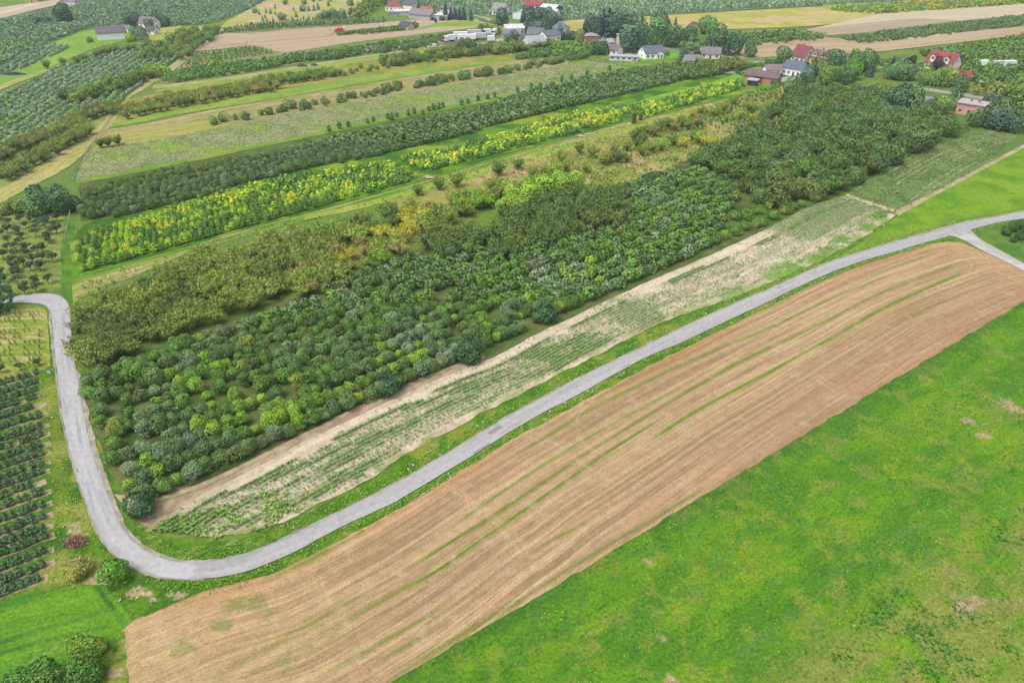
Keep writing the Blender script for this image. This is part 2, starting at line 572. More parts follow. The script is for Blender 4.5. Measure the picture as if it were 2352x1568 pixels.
# lower meadow on the right
def meadow_col(U, V, X, Y, v):
    c = mix(alb(108, 158, 40), alb(90, 144, 40), sstep(0.36, 0.64, fbm(U / 9.0, V / 3.0, 1.0, 41, 6)))
    c = mix(c, alb(126, 168, 40), 0.65 * sstep(0.50, 0.64, fbm(U / 16, V / 4.0, 1.0, 43, 5)))
    c = mix(c, alb(88, 138, 62), 0.5 * sstep(0.50, 0.66, fbm(U / 3.0, V / 1.4, 1.0, 44)))
    c = mix(c, alb(150, 166, 58), 0.55 * sstep(0.60, 0.70, fbm(X - 70, Y, 2.0, 49)))
    # drier, browner sward towards the lower right
    L = plan([(1500, 1720), (1700, 1575), (1950, 1440), (2100, 1300), (2380, 1150), (2600, 1000)])
    dd, al = seg_dist(X, Y, L)
    P0, P1 = L[0], L[-1]
    side = np.sign((P1[0] - P0[0]) * (Y - P0[1]) - (P1[1] - P0[1]) * (X - P0[0]))
    dry = sstep(-3.0, 5.0, -side * dd)
    n = fbm(U / 8.0, V / 4.0, 1.0, 45, 6)
    c = mix(c, alb(150, 156, 84), np.clip(dry * sstep(0.32, 0.56, n) * 0.85, 0, 1))
    c = mix(c, alb(164, 156, 100), np.clip(dry * sstep(0.54, 0.68, fbm(X, Y, 5.0, 48, 5)) * 0.6, 0, 1))
    c = mix(c, alb(150, 158, 84), 0.5 * sstep(0.60, 0.72, fbm(X, Y, 3.4, 46)))
    for p, r in [((2225, 965), 1.6), ((2258, 1000), 1.2), ((2310, 925), 2.2), ((2340, 940), 1.6), ((2215, 1395), 1.7), ((2245, 1378), 1.1), ((1520, 1467), 0.7), ((1545, 1560), 0.8), ((2290, 1380), 0.6), ((1490, 1290), 0.8)]:
        g = ground(*p)
        d = np.hypot((X - g[0]) / r, (Y - g[1]) / (r * 0.75)) + (fbm(X, Y, 0.7, 47) - 0.5) * 2.4
        c = mix(c, alb(196, 172, 146), 0.85 * sstep(1.0, 0.5, d))
    d, al = seg_dist(X, Y, plan([(1700, 1500), (1960, 1300), (2130, 1190), (2352, 1040)]))
    c = mix(c, alb(112, 140, 82), 0.35 * np.exp(-(d / 0.5) ** 2))
    d, al = seg_dist(X, Y, plan(FIELD_B))
    c = mix(c, alb(66, 116, 50), 0.7 * np.exp(-(d / 2.2) ** 2) * (0.35 + 0.65 * sstep(0.35, 0.6, fbm(X, Y, 1.6, 42))))
    return c


strip("meadow", off_line(FIELD_B, -6, -6), [(760, 2250), (1100, 2150), (1700, 2050), (2500, 1900), (3000, 1500), (2900, 1000), (2560, 700)], zl(), 0.5, 0.5,
      meadow_col, M_MEADOW, rag=0.2)


def lowleft_col(U, V, X, Y, v):
    c = mix(alb(100, 158, 54), alb(78, 138, 48), sstep(0.4, 0.6, fbm(U / 16, V / 0.9, 1.0, 51)))
    c = mix(c, alb(126, 174, 46), 0.6 * sstep(0.52, 0.66, fbm(U / 20, V / 2.4, 1.0, 52)))
    d, al = seg_dist(X, Y, smooth_line(plan([(222, 1345), (240, 1372), (262, 1398)])))
    c = mix(c, alb(58, 104, 46), 0.85 * np.exp(-(d / 0.32) ** 2))
    for ln in ([(-10, 1478), (90, 1445), (190, 1420), (250, 1395)], [(-20, 1505), (110, 1468), (240, 1440)], [(60, 1515), (150, 1472), (245, 1470)]):
        d, al = seg_dist(X, Y, smooth_line(plan(ln)))
        c = mix(c, alb(70, 122, 58), 0.55 * np.exp(-(d / 0.3) ** 2))
    d, al = seg_dist(X, Y, smooth_line(plan([(70, 1520), (150, 1472), (205, 1452)])))
    c = mix(c, alb(186, 190, 140), 0.4 * np.exp(-(d / 0.25) ** 2) * sstep(0.4, 0.6, fbm(X, Y, 0.5, 55)))
    return c


# rough grass between the orchard, the road bend and the fields
def rough_col(U, V, X, Y, v):
    c = mix(alb(104, 148, 44), alb(78, 126, 40), sstep(0.4, 0.6, fbm(X, Y, 2.0, 57)))
    c = mix(c, alb(168, 172, 90), 0.8 * sstep(0.50, 0.66, fbm(X, Y, 5.0, 58)))
    for p, r in [((212, 1335), 1.5), ((240, 1338), 0.9), ((228, 1318), 0.9), ((170, 1350), 0.8), ((310, 1360), 1.4), ((340, 1364), .7), ((412, 1367), 0.9), ((355, 1376), .6), ((393, 1365), .6), ((168, 1205), 1.1), ((170, 1220), 0.9), ((243, 1294), .6), ((205, 1296), .7),
                 ((270, 1543), 1.1)]:
        g = ground(*p)
        d = np.hypot((X - g[0]) / r, (Y - g[1]) / (r * 0.7)) + (fbm(X, Y, 0.6, 59) - 0.5) * 1.6
        c = mix(c, alb(200, 180, 150), 0.9 * sstep(1.0, 0.6, d))
    d, al = seg_dist(X, Y, smooth_line(plan([(115, 870), (122, 950), (135, 1040), (140, 1120), (150, 1200)])))
    c = mix(c, alb(150, 160, 70), 0.5 * np.exp(-(d / 0.8) ** 2))
    return c


strip("rough_grass", [(-200, 700), (60, 700), (110, 706), (122, 770), (138, 930), (165, 1050), (205, 1176), (252, 1266), (330, 1317), (450, 1332), (588, 1306), (788, 1208), (900, 1158)],
      [(-260, 720), (-200, 1000), (-150, 1300), (-100, 1600), (60, 1800), (200, 1900), (330, 1900), (420, 1760), (420, 1600), (500, 1400), (640, 1340), (800, 1260), (930, 1180)],
      zl(), 0.55, 0.55, rough_col, M_MEADOW, rag=0.0)
strip("hay_meadow", [(-200, 1420), (-60, 1398), (60, 1366), (150, 1346), (225, 1338), (262, 1362), (300, 1405)],
      [(-300, 1700), (-120, 1640), (0, 1590), (90, 1555), (190, 1506), (262, 1475), (296, 1440)], zl(), 0.45, 0.4, lowleft_col, M_MEADOW, rag=0.8)

# grass along the upper side of the road, between asphalt and sandy crop field
i0 = 5
strip("upper_verge", [(172, 690), (190, 800), (200, 905), (224, 1000), (252, 1080), (280, 1140), (300, 1190), (340, 1222), (400, 1238), (470, 1245), (540, 1238), (590, 1225), (700, 1180), (813, 1118), (888, 1075),
                      (963, 1018), (1038, 985), (1088, 953), (1176, 912), (1251, 875), (1326, 835), (1401, 798), (1438, 777), (1526, 735), (1626, 700), (1701, 672), (1764, 648), (1839, 616), (1914, 580), (1989, 538), (2054, 492)],
      [(155, 690), (165, 784), (184, 914), (205, 1021), (238, 1121), (262, 1178), (288, 1223), (338, 1270), (405, 1293), (450, 1295), (500, 1290), (588, 1265), (688, 1223), (788, 1175), (913, 1111),
       (988, 1068), (1063, 1023), (1138, 976), (1176, 952), (1251, 913), (1326, 873), (1401, 836), (1476, 800), (1576, 751), (1651, 716), (1764, 669), (1839, 634), (1914, 601), (1989, 579), (2064, 556), (2139, 536)],
      zl(), 0.5, 0.4, verge_col, M_MEADOW, rag=0.3)
strip("lower_verge", [(600, 1298), (688, 1261), (788, 1206), (865, 1172), (963, 1119), (1063, 1059), (1176, 987), (1326, 907), (1476, 823), (1573, 782), (1764, 693), (1914, 622), (2064, 575), (2180, 542)],
      [(600, 1332), (713, 1282), (775, 1249), (900, 1183), (1038, 1097), (1176, 1015), (1326, 935), (1476, 853), (1601, 792), (1764, 712), (1914, 637), (2064, 586), (2200, 562)],
      zl(), 0.45, 0.3, verge_col, M_MEADOW, rag=0.0)
strip("corner_verge", [(2170, 545), (2214, 556), (2251, 578), (2289, 597), (2352, 628), (2470, 695)], [(2170, 562), (2208, 566), (2250, 590), (2289, 612), (2352, 644), (2460, 715)], zl(), 0.6, 0.3, verge_col, M_MEADOW, rag=0.1)
strip("stubble_field", FIELD_T, FIELD_B, zl(), 0.40, 0.18, stubble_col, M_STUBBLE, rag=0.3, rag_u=0.8)


# upper right meadow, between the road and the sandy track
def upmeadow_col(U, V, X, Y, v):
    c = mix(alb(132, 174, 46), alb(106, 158, 44), sstep(0.4, 0.6, fbm(X, Y, 6.0, 63)))
    c = mix(c, alb(152, 180, 62), 0.5 * sstep(0.50, 0.66, fbm(X, Y, 14.0, 64)))
    d, al = seg_dist(X, Y, plan(ROAD_B))
    return mix(c, alb(140, 164, 66), 0.6 * sstep(6, 1, d))


strip("upper_meadow", [(1900, 604), (1960, 570), (2020, 530), (2062, 494), (2139, 452), (2239, 398), (2352, 340), (2500, 270), (2700, 200)],
      [(1880, 612), (1989, 576), (2064, 553), (2139, 532), (2214, 511), (2289, 498), (2352, 486), (2480, 465), (2800, 430)], zl(), 0.9, 0.8, upmeadow_col, M_GRASS, rag=0.2)
strip("side_meadow", [(2231, 530), (2289, 514), (2352, 505), (2480, 484)], [(2240, 541), (2290, 573), (2352, 608), (2470, 666)], zl(), 0.7, 0.6,
      two_tone(alb(112, 150, 62), alb(92, 134, 60), 4, 66), M_GRASS, rag=0.0)
strip("side_verge", [(2231, 530), (2240, 542), (2290, 570), (2352, 602), (2470, 660)], [(2226, 529), (2234, 543), (2288, 576), (2352, 611), (2470, 668)], zl(), 0.6, 0.3,
      two_tone(alb(128, 186, 36), alb(108, 168, 34), 3, 67), M_GRASS, rag=0.2)

# soil under the big orchard and the bare soil round its tip
SOIL_T = [(192, 900), (205, 930), (225, 990), (250, 1065), (285, 1120), (330, 1158), (475, 1094), (588, 1042), (763, 950), (950, 858), (1060, 815), (1176, 765), (1301, 710), (1451, 640), (1660, 540), (1758, 490), (1905, 430)]
SAND_UP = [(330, 1222), (375, 1192), (475, 1130), (525, 1105), (588, 1074), (688, 1020), (763, 984), (838, 948), (963, 890), (1058, 850), (1113, 832), (1176, 800), (1226, 771), (1301, 736), (1376, 699), (1451, 664), (1526, 631), (1601, 601), (1676, 566), (1758, 529), (1839, 484), (1909, 459), (1940, 452)]
SAND_LO = [(400, 1222), (470, 1236), (590, 1222), (688, 1184), (738, 1152), (813, 1122), (888, 1078), (963, 1021), (1038, 988), (1088, 956), (1176, 916), (1251, 878), (1326, 838), (1401, 801), (1438, 780), (1526, 737), (1626, 704), (1701, 677), (1764, 652), (1839, 620), (1914, 585), (1989, 542), (2058, 495)]


def orchard_floor(U, V, X, Y, v):
    c = mix(alb(104, 128, 62), alb(82, 108, 52), sstep(0.4, 0.6, fbm(X, Y, 3.0, 73)))
    return mix(c, alb(146, 132, 104), 0.5 * sstep(0.46, 0.6, fbm(X, Y, 2.2, 74)) * sstep(75, 45, X))


strip("orchard_floor", [(182, 866), (300, 815), (450, 762), (588, 705), (695, 675), (788, 632), (863, 610), (960, 570), (1060, 560), (1176, 540), (1376, 500), (1440, 470), (1500, 400), (1640, 340), (1760, 260), (1900, 210), (2120, 200)],
      [(182, 870), (200, 930), (225, 1000), (250, 1080), (300, 1150), (340, 1190), (475, 1125), (588, 1072), (763, 982), (963, 888), (1113, 832), (1301, 736), (1451, 664), (1660, 570), (1758, 528), (1909, 458), (2230, 300)],
      zl(), 1.0, 1.0, orchard_floor, M_SAND, rag=0.3)


def soil_col(U, V, X, Y, v):
    c = mix(alb(206, 184, 160), alb(180, 156, 134), sstep(0.35, 0.65, fbm(X, Y, 1.1, 75, 5)))
    return mix(c, alb(122, 142, 60), 0.7 * sstep(0.58, 0.7, fbm(U / 7, V / 0.6, 1, 76)))


strip("soil_track", [(262, 1135), (300, 1140), (345, 1150), (475, 1104), (588, 1052), (763, 962), (950, 872), (1060, 832), (1113, 815)],
      [(300, 1180), (340, 1218), (380, 1198), (475, 1134), (588, 1078), (763, 988), (963, 894), (1058, 854), (1113, 834)], zl(), 0.45, 0.35, soil_col, M_SAND, rag=0.3)


# sandy field with rows of vegetables; ridges are real relief
ROWS_N = 17
def crop_density(U, V, X, Y, v):
    w = np.ones_like(X) * 0
    big = fbm(X, Y, 12.0, 81, 3) * 0.5 + fbm(X * 0.80 + Y * 0.60, (Y * 0.80 - X * 0.60) * 9, 12.0, 80, 3) * 0.5
    d = (0.38 + 0.60 * sstep(0.38, 0.60, big)) * (1 - 0.5 * sstep(5, 40, X) * sstep(112, 90, X))
    d = np.where(v < 0.17, d * 0.06, d)                       # bare sandy track along the orchard
    d = np.where((v > 0.17) & (v < 0.25), np.maximum(d, 0.85) * sstep(0.30, 0.45, fbm(X, Y, 8, 85)), d)
    d = np.where(v > 0.90, d * 0.25, d)
    p = np.array(ground(1455, 722)); d = np.maximum(d, 0.8 * sstep(10, 3.0, np.hypot(X - p[0], Y - p[1]) + 9 * (fbm(X, Y, 3.0, 69) - 0.5)))
    p = np.array(ground(1900, 500)); d = np.maximum(d, 0.8 * sstep(26, 14, np.hypot(X - p[0], Y - p[1])) * (v < 0.62))
    return d


def crop_col(U, V, X, Y, v):
    c = mix(alb(240, 222, 202), alb(222, 203, 178), sstep(0.35, 0.65, fbm(U / 9, V / 0.7, 1, 83)))
    d = crop_density(U, V, X, Y, v)
    c = mix(c, alb(158, 166, 110), 0.45 * d)
    # weedy grass along the road side, greener to the right
    g = sstep(0.42, 0.58, fbm(X, Y, 5, 84)) * sstep(0.62, 0.82, v)
    c = mix(c, alb(110, 168, 48), 0.85 * g * sstep(25, 70, X))
    g = sstep(0.80, 1.0, v) * sstep(0.35, 0.6, fbm(X, Y, 4, 86))
    c = mix(c, alb(126, 160, 62), 0.7 * g)
    tip = sstep(-38, -52, X)
    c = mix(c, alb(138, 160, 72), 0.8 * tip * sstep(0.35, 0.55, fbm(X, Y, 2.5, 87)))
    return c


def ridge(U, V, X, Y):
    return 0.05 * np.sin(V * 2 * pi / 0.85) * 1.0


strip("sandy_field", SAND_UP, SAND_LO, zl() + 0.05, 0.5, 0.2, crop_col, M_SAND, rag=0.5, relief=ridge)


def crop2_col(U, V, X, Y, v):
    c = mix(alb(128, 152, 88), alb(104, 132, 70), sstep(0.4, 0.6, fbm(X, Y, 5, 88)))
    r = sstep(0.2, 0.9, np.sin(V * 2 * pi / 1.9)) * sstep(0.44, 0.58, fbm(U / 40, V / 2.2, 1, 89)) * (0.35 + 0.65 * sstep(0.35, 0.6, fbm(U / 5, V / 1.0, 1, 90)))
    c = mix(c, alb(204, 194, 160), 0.75 * r)
    e = np.maximum(sstep(3, 1, U), 0)
    return mix(c, alb(214, 196, 168), e)


strip("vegetable_field", [(1940, 450), (1989, 418), (2026, 391), (2139, 333), (2274, 298)], [(2060, 490), (2139, 447), (2239, 394), (2300, 358), (2336, 312)],
      zl(), 0.7, 0.45, crop2_col, M_SAND, rag=0.4, rag_u=0.6)
strip("sandy_track", [(2052, 486), (2139, 444), (2239, 392), (2352, 331), (2500, 258)], [(2064, 496), (2139, 454), (2239, 401), (2352, 340), (2500, 266)], zl(), 0.8, 0.5,
      two_tone(alb(206, 188, 156), alb(176, 168, 120), 2.2, 90), M_SAND, rag=0.4)

# --- asphalt
def road_col(U, V, X, Y, v):
    c = mix(alb(198, 197, 199), alb(189, 188, 190), sstep(0.35, 0.65, fbm(U / 24, V / 0.9, 1, 95)))
    seam = np.array(ground(444, 1312))
    newer = sstep(seam[0] - 0.25, seam[0] + 0.25, X)
    old = mix(alb(207, 206, 210), alb(198, 197, 201), sstep(0.4, 0.6, fbm(U / 16, V / 0.8, 1, 96)))
    c = mix(old, c, newer)
    wt = np.exp(-((v - 0.28) / 0.10) ** 2) + np.exp(-((v - 0.72) / 0.10) ** 2)
    c = mix(c, alb(206, 204, 208), 0.30 * wt)
    c = mix(c, alb(172, 168, 168), 0.6 * (sstep(0.07, 0.0, v) + sstep(0.93, 1.0, v)) * (0.3 + sstep(0.35, 0.6, fbm(U / 3, V, 1, 77))))
    c = mix(c, alb(164, 162, 166), 0.45 * sstep(0.60, 0.70, fbm(U / 8, V / 1.1, 1, 78)))
    crack = np.abs(fbm(U / 5 + 3, V / 2.2, 1, 79, 3) - 0.5)
    c = mix(c, alb(150, 148, 150), 0.35 * sstep(0.02, 0.0, crack) * sstep(0.5, 0.6, fbm(U / 22, V / 9, 1, 88)))
    return c


ZR = 0.15
def shoulder_col(U, V, X, Y, v):
    c = mix(alb(196, 188, 178), alb(168, 160, 146), sstep(0.35, 0.65, fbm(X, Y, 0.9, 97)))
    return mix(c, alb(146, 156, 92), 0.6 * sstep(0.54, 0.66, fbm(X, Y, 1.6, 98)))


def sub(L, lo, hi):
    return [p for i, p in enumerate(L) if lo <= i <= hi]


# gravel shoulders just proud of the verge
strip("gravel_shoulder", [(178, 850), (190, 880), (200, 930), (212, 985), (222, 1030), (238, 1080), (255, 1125), (272, 1160), (282, 1194), (297, 1218), (318, 1242), (345, 1262), (378, 1277), (410, 1284), (450, 1286), (500, 1283), (550, 1271)],
      [(174, 852), (184, 914), (195, 974), (205, 1021), (220, 1071), (238, 1121), (255, 1156), (263, 1178), (271, 1198), (287, 1223), (310, 1248), (336, 1270), (370, 1286), (405, 1294), (450, 1296), (500, 1291), (550, 1279)], ZR - 0.02, 0.5, 0.2, shoulder_col, M_SAND, rag=0.35)
strip("gravel_shoulder", [(118, 720), (123, 784), (130, 844), (136, 894), (145, 969), (160, 1034), (175, 1089), (205, 1176), (232, 1236), (275, 1286), (330, 1317), (400, 1331), (470, 1331)],
      [(112, 722), (117, 784), (125, 844), (131, 894), (140, 969), (156, 1034), (171, 1089), (201, 1177), (227, 1238), (270, 1290), (327, 1321), (400, 1335), (470, 1335)], ZR - 0.015, 0.5, 0.2, shoulder_col, M_SAND, rag=0.3)
strip("gravel_shoulder", off_line(ROAD_B[29:], 0, -3), off_line(ROAD_B[29:], 0, 2), ZR - 0.01, 0.6, 0.15, shoulder_col, M_SAND, rag=0.25)


def road_profile(U, V, X, Y):
    return 0 * X


strip("road", ROAD_B, ROAD_A, ZR, 0.4, 0.25, road_col, M_ROAD, rag=0.15)
strip("side_road", BR_B, BR_A, ZR - 0.006, 0.7, 0.4, two_tone(alb(214, 212, 214), alb(200, 196, 196), 3, 99), M_ROAD, rag=0.12)
M_PATCH = plain_mat("fresh_asphalt", tuple(alb(164, 161, 165)), 0.85, 0.15, 5, 0.2)


def road_patch(quad):
    w = plan(quad)
    V = np.c_[w, np.full(4, ZR + 0.006)]
    tag(link("road_patch", raw_mesh("road_patch", V, [np.array([[0, 1, 2, 3]])], [M_PATCH])), kind="structure")


for q in ([(1118, 996), (1128, 999), (1156, 983), (1144, 977)], [(1253, 911), (1256, 909), (1294, 889), (1290, 890)], [(1084, 1042), (1090, 1045), (1128, 1020), (1122, 1018)],
          [(1428, 845), (1431, 846), (1446, 838), (1444, 836)], [(1856, 632), (1860, 631), (1877, 623), (1873, 623)], [(1784, 663), (1788, 664), (1796, 659), (1792, 658)],
          [(2105, 547), (2112, 545), (2127, 541), (2120, 541)], [(2144, 535), (2150, 534), (2170, 528), (2164, 528)], [(1711, 697), (1716, 696), (1732, 689), (1727, 689)],
          [(2052, 561), (2056, 561), (2064, 557), (2060, 557)], [(175, 1078), (179, 1087), (183, 1086), (179, 1076)]):
    road_patch(q[::-1])


# ------------------------------------------------------------------ the fields behind, strip by strip
def far(name, top, bot, col, du=2.0, dv=1.2, mat=None, rag=0.6, sm=1):
    strip(name, top, bot, zl(), du, dv, col, mat or M_FAR, rag=rag, smooth_it=sm)


# grass below the yellow-leaved blocks and their grass tracks
far("orchard_grass", [(160, 560), (200, 505), (340, 482), (588, 418), (760, 378), (890, 352), (1050, 312), (1300, 247), (1500, 196), (1640, 172), (1760, 160)],
    [(168, 640), (190, 625), (300, 600), (450, 560), (588, 520), (720, 486), (940, 425), (1176, 350), (1400, 290), (1600, 240), (1790, 195)],
    two_tone(C_GR, C_GRD, 5, 101, c3=C_GR2, size3=9), 0.9, 0.8, M_GRASS)
far("fallow_strip", [(165, 650), (190, 632), (300, 603), (450, 562), (588, 522), (720, 488), (940, 428), (1060, 392), (1176, 358), (1300, 325), (1440, 280)],
    [(168, 700), (215, 665), (300, 640), (470, 562), (640, 520), (740, 500), (900, 462), (1000, 440), (1180, 405), (1330, 360), (1440, 330)],
    along_tone(C_DRY, C_GR2, 12, 1.5, 103, c3=alb(206, 184, 150)), 0.9, 0.7, M_SAND)
far("grass_track", [(160, 640), (190, 628), (300, 602), (450, 562), (588, 524), (720, 490), (940, 430), (1176, 360), (1400, 300)],
    [(166, 655), (196, 640), (300, 613), (450, 574), (588, 538), (720, 504), (940, 444), (1176, 372), (1400, 306)],
    along_tone(alb(120, 168, 50), alb(96, 142, 46), 20, 1.0, 104, c3=C_DRY), 0.9, 0.5, M_GRASS)
far("wild_meadow", [(900, 462), (1000, 425), (1176, 365), (1300, 328), (1440, 285), (1640, 235), (1800, 200)],
    [(940, 560), (1040, 500), (1180, 450), (1340, 420), (1420, 435), (1620, 350), (1800, 230)],
    two_tone(alb(140, 158, 72), alb(172, 170, 98), 7, 105, c3=alb(198, 178, 128), size3=10, lo3=0.52, hi3=0.62), 1.0, 0.9, M_GRASS)
far("bright_track", [(700, 497), (860, 462), (1000, 420), (1176, 366), (1400, 305), (1560, 262)], [(700, 505), (860, 474), (1000, 436), (1176, 382), (1400, 314), (1560, 268)],
    along_tone(alb(142, 186, 52), alb(178, 180, 98), 25, 1.2, 106), 1.0, 0.5, M_GRASS)
far("dark_orchard_floor", [(182, 412), (300, 390), (420, 372), (560, 348), (700, 318), (850, 288), (950, 268), (1100, 236), (1300, 178), (1500, 148), (1720, 138)],
    [(186, 508), (340, 482), (450, 452), (588, 417), (760, 377), (890, 352), (1050, 312), (1300, 246), (1500, 197), (1640, 172), (1740, 155)],
    two_tone(alb(104, 128, 62), alb(96, 112, 62), 5, 107), 1.2, 1.0, M_FAR)
far("grass_margin", [(175, 414), (325, 386), (588, 332), (713, 306), (838, 277), (963, 255), (1088, 230), (1176, 213), (1251, 194), (1351, 168), (1448, 146)],
    [(178, 422), (330, 394), (588, 341), (713, 315), (838, 287), (963, 264), (1088, 240), (1176, 226), (1251, 206), (1351, 178), (1470, 152)],
    two_tone(alb(118, 162, 58), alb(142, 174, 68), 6, 108), 1.5, 0.8, M_GRASS)
far("fallow_field", [(196, 352), (287, 332), (400, 314), (500, 296), (588, 279), (713, 252), (838, 230), (963, 210), (1088, 185), (1176, 170), (1301, 148), (1401, 134)],
    [(172, 416), (325, 388), (588, 334), (713, 308), (838, 279), (963, 257), (1088, 232), (1176, 215), (1251, 196), (1351, 170), (1452, 146)],
    two_tone(alb(140, 158, 100), alb(168, 172, 128), 4, 109, c3=alb(150, 178, 74), size3=12, lo3=0.56, hi3=0.68), 1.2, 1.2, M_GRASS)
far("weedy_strip", [(240, 300), (330, 285), (460, 258), (588, 236), (713, 215), (838, 194), (963, 173), (1088, 152), (1200, 135), (1330, 112)],
    [(200, 352), (287, 334), (400, 316), (500, 298), (588, 281), (713, 254), (838, 232), (963, 212), (1088, 187), (1176, 172), (1301, 150)],
    along_tone(alb(176, 166, 116), alb(150, 158, 84), 18, 3.0, 110, c3=alb(198, 176, 140)), 1.5, 1.0, M_FAR)
far("weedy_grass", [(235, 308), (300, 298), (400, 285), (520, 272)], [(200, 352), (287, 334), (400, 316), (520, 292)], along_tone(alb(164, 176, 84), alb(186, 178, 112), 14, 1.8, 111), 1.2, 0.7, M_GRASS)
far("mown_strip", [(250, 278), (300, 262), (400, 245), (520, 226), (640, 207), (788, 181), (938, 160), (1063, 146), (1163, 140), (1260, 122)],
    [(246, 296), (330, 280), (460, 254), (588, 235), (713, 213), (838, 191), (963, 172), (1088, 150), (1176, 140), (1270, 124)],
    two_tone(alb(156, 182, 84), alb(138, 172, 76), 8, 112), 1.5, 1.0, M_GRASS)
far("cherry_floor", [(285, 232), (400, 206), (588, 178), (775, 152), (900, 138), (1063, 118), (1176, 108)], [(262, 282), (400, 250), (588, 212), (700, 196), (800, 182), (1000, 154), (1176, 140)],
    two_tone(alb(140, 160, 70), alb(176, 166, 96), 6, 113), 1.5, 1.2, M_FAR)
far("bright_strip", [(362, 206), (470, 188), (588, 170), (713, 152), (838, 134), (963, 116), (1063, 104), (1176, 100)], [(350, 214), (470, 199), (588, 181), (713, 160), (888, 138), (1013, 120), (1063, 113), (1176, 112)],
    two_tone(alb(164, 186, 78), alb(146, 174, 74), 10, 114), 1.6, 1.0, M_GRASS)
far("farm_track", [(352, 196), (470, 186), (588, 168), (713, 148), (838, 129), (988, 108), (1063, 100)], [(350, 206), (470, 191), (588, 173), (713, 153), (838, 133), (988, 112), (1063, 104)],
    two_tone(alb(192, 180, 148), alb(172, 172, 112), 6, 115), 1.6, 0.7, M_SAND)
far("young_orchard_floor", [(420, 150), (445, 120), (588, 105), (640, 120), (720, 116), (860, 100), (1013, 78), (1143, 62)], [(358, 196), (470, 180), (588, 164), (713, 142), (838, 124), (988, 104), (1063, 96), (1143, 84)],
    two_tone(alb(168, 158, 118), alb(134, 150, 84), 6, 116), 1.8, 1.2, M_FAR)
far("pale_field", [(500, 66), (588, 76), (675, 67), (775, 61), (888, 51), (922, 49), (960, 46), (1060, 46), (1143, 44)],
    [(452, 118), (520, 112), (588, 104), (640, 122), (700, 116), (813, 97), (963, 80), (1088, 65), (1148, 58)],
    along_tone(alb(206, 184, 160), alb(196, 172, 146), 60, 2.5, 117), 2.5, 1.5, M_SAND)
far("field_path", [(452, 112), (560, 99), (680, 89), (752, 85), (764, 76), (752, 70)], [(452, 114), (560, 101), (684, 91), (758, 87), (772, 77), (758, 68)], two_tone(alb(190, 164, 130), alb(178, 152, 118), 4, 118), 2, 0.5, M_SAND)
far("yard_grass", [(962, 66), (1000, 54), (1060, 48), (1110, 52), (1140, 56)], [(955, 70), (1000, 62), (1060, 61), (1110, 62), (1143, 60)], two_tone(alb(132, 176, 66), alb(152, 184, 74), 8, 119), 2, 1.2, M_GRASS)
far("orchard_island", [(768, 74), (860, 64), (925, 58), (960, 60)], [(776, 79), (860, 75), (930, 70), (960, 66)], two_tone(alb(120, 148, 74), alb(104, 132, 68), 5, 120), 2, 1.2)
far("orchard_belt_floor", [(520, 68), (588, 58), (720, 50), (880, 44), (900, 42)], [(505, 78), (588, 76), (675, 67), (775, 60), (888, 50)], two_tone(alb(122, 140, 88), alb(150, 156, 100), 6, 121), 2, 1.2)
# grassy track with a fence, running up the middle of the left side
far("fence_track", [(-20, 440), (60, 400), (107, 370), (200, 315), (237, 276), (272, 222), (322, 198), (350, 178), (388, 154), (440, 116), (458, 102), (496, 62)],
    [(-20, 480), (90, 420), (150, 392), (212, 338), (262, 282), (292, 228), (335, 204), (362, 186), (400, 162), (452, 122), (470, 104), (506, 66)],
    along_tone(alb(196, 186, 122), alb(170, 176, 84), 14, 1.2, 122, c3=alb(206, 190, 154)), 1.5, 0.8, M_GRASS)
far("gravel_path", [(346, 184), (388, 158), (443, 119), (460, 105), (498, 64)], [(352, 188), (394, 162), (450, 121), (465, 107), (503, 65)], two_tone(alb(190, 178, 166), alb(174, 166, 150), 4, 123), 1.5, 0.6, M_SAND)
# the left upper country
far("left_orchard_floor", [(-120, 290), (0, 232), (150, 150), (300, 100), (430, 78), (470, 70)], [(-120, 470), (0, 440), (110, 365), (220, 300), (290, 222), (350, 175), (440, 112), (492, 64)],
    two_tone(alb(146, 168, 96), alb(124, 150, 86), 6, 124, c3=alb(160, 176, 96), size3=14), 2.0, 1.6)
far("left_meadow", [(-60, 200), (0, 172), (60, 150), (100, 104), (150, 88), (215, 62), (288, 60), (300, 70)], [(-60, 225), (0, 205), (60, 180), (140, 145), (220, 110), (260, 100), (300, 90), (345, 78)],
    two_tone(alb(132, 176, 72), alb(150, 186, 78), 12, 125), 2.0, 1.4, M_GRASS)
far("dry_strip", [(-40, 215), (20, 188), (75, 170), (140, 148)], [(-40, 225), (20, 200), (75, 178), (140, 154)], two_tone(alb(190, 180, 120), alb(164, 178, 84), 5, 126), 2.0, 0.9, M_GRASS)
far("farm_meadow", [(345, 68), (400, 60), (455, 62), (478, 58)], [(340, 96), (380, 92), (440, 76), (470, 70)], two_tone(alb(168, 186, 88), alb(186, 186, 104), 8, 127), 2.0, 1.4, M_GRASS)
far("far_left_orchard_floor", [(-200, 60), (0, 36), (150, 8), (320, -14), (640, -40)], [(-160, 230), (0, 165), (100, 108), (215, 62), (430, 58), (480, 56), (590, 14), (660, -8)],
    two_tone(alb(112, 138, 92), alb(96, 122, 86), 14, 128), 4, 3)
far("far_dirt_road", [(140, 46), (180, 34), (240, 16), (310, -2), (360, -16)], [(140, 51), (182, 41), (244, 23), (316, 4), (366, -10)], two_tone(alb(204, 194, 172), alb(190, 184, 156), 5, 129), 3, 0.9, M_SAND)
far("far_dirt_road", [(300, 36), (360, 18), (440, -4)], [(300, 38), (362, 20), (446, -2)], two_tone(alb(170, 170, 140), alb(160, 166, 132), 5, 130), 3, 0.8, M_SAND)
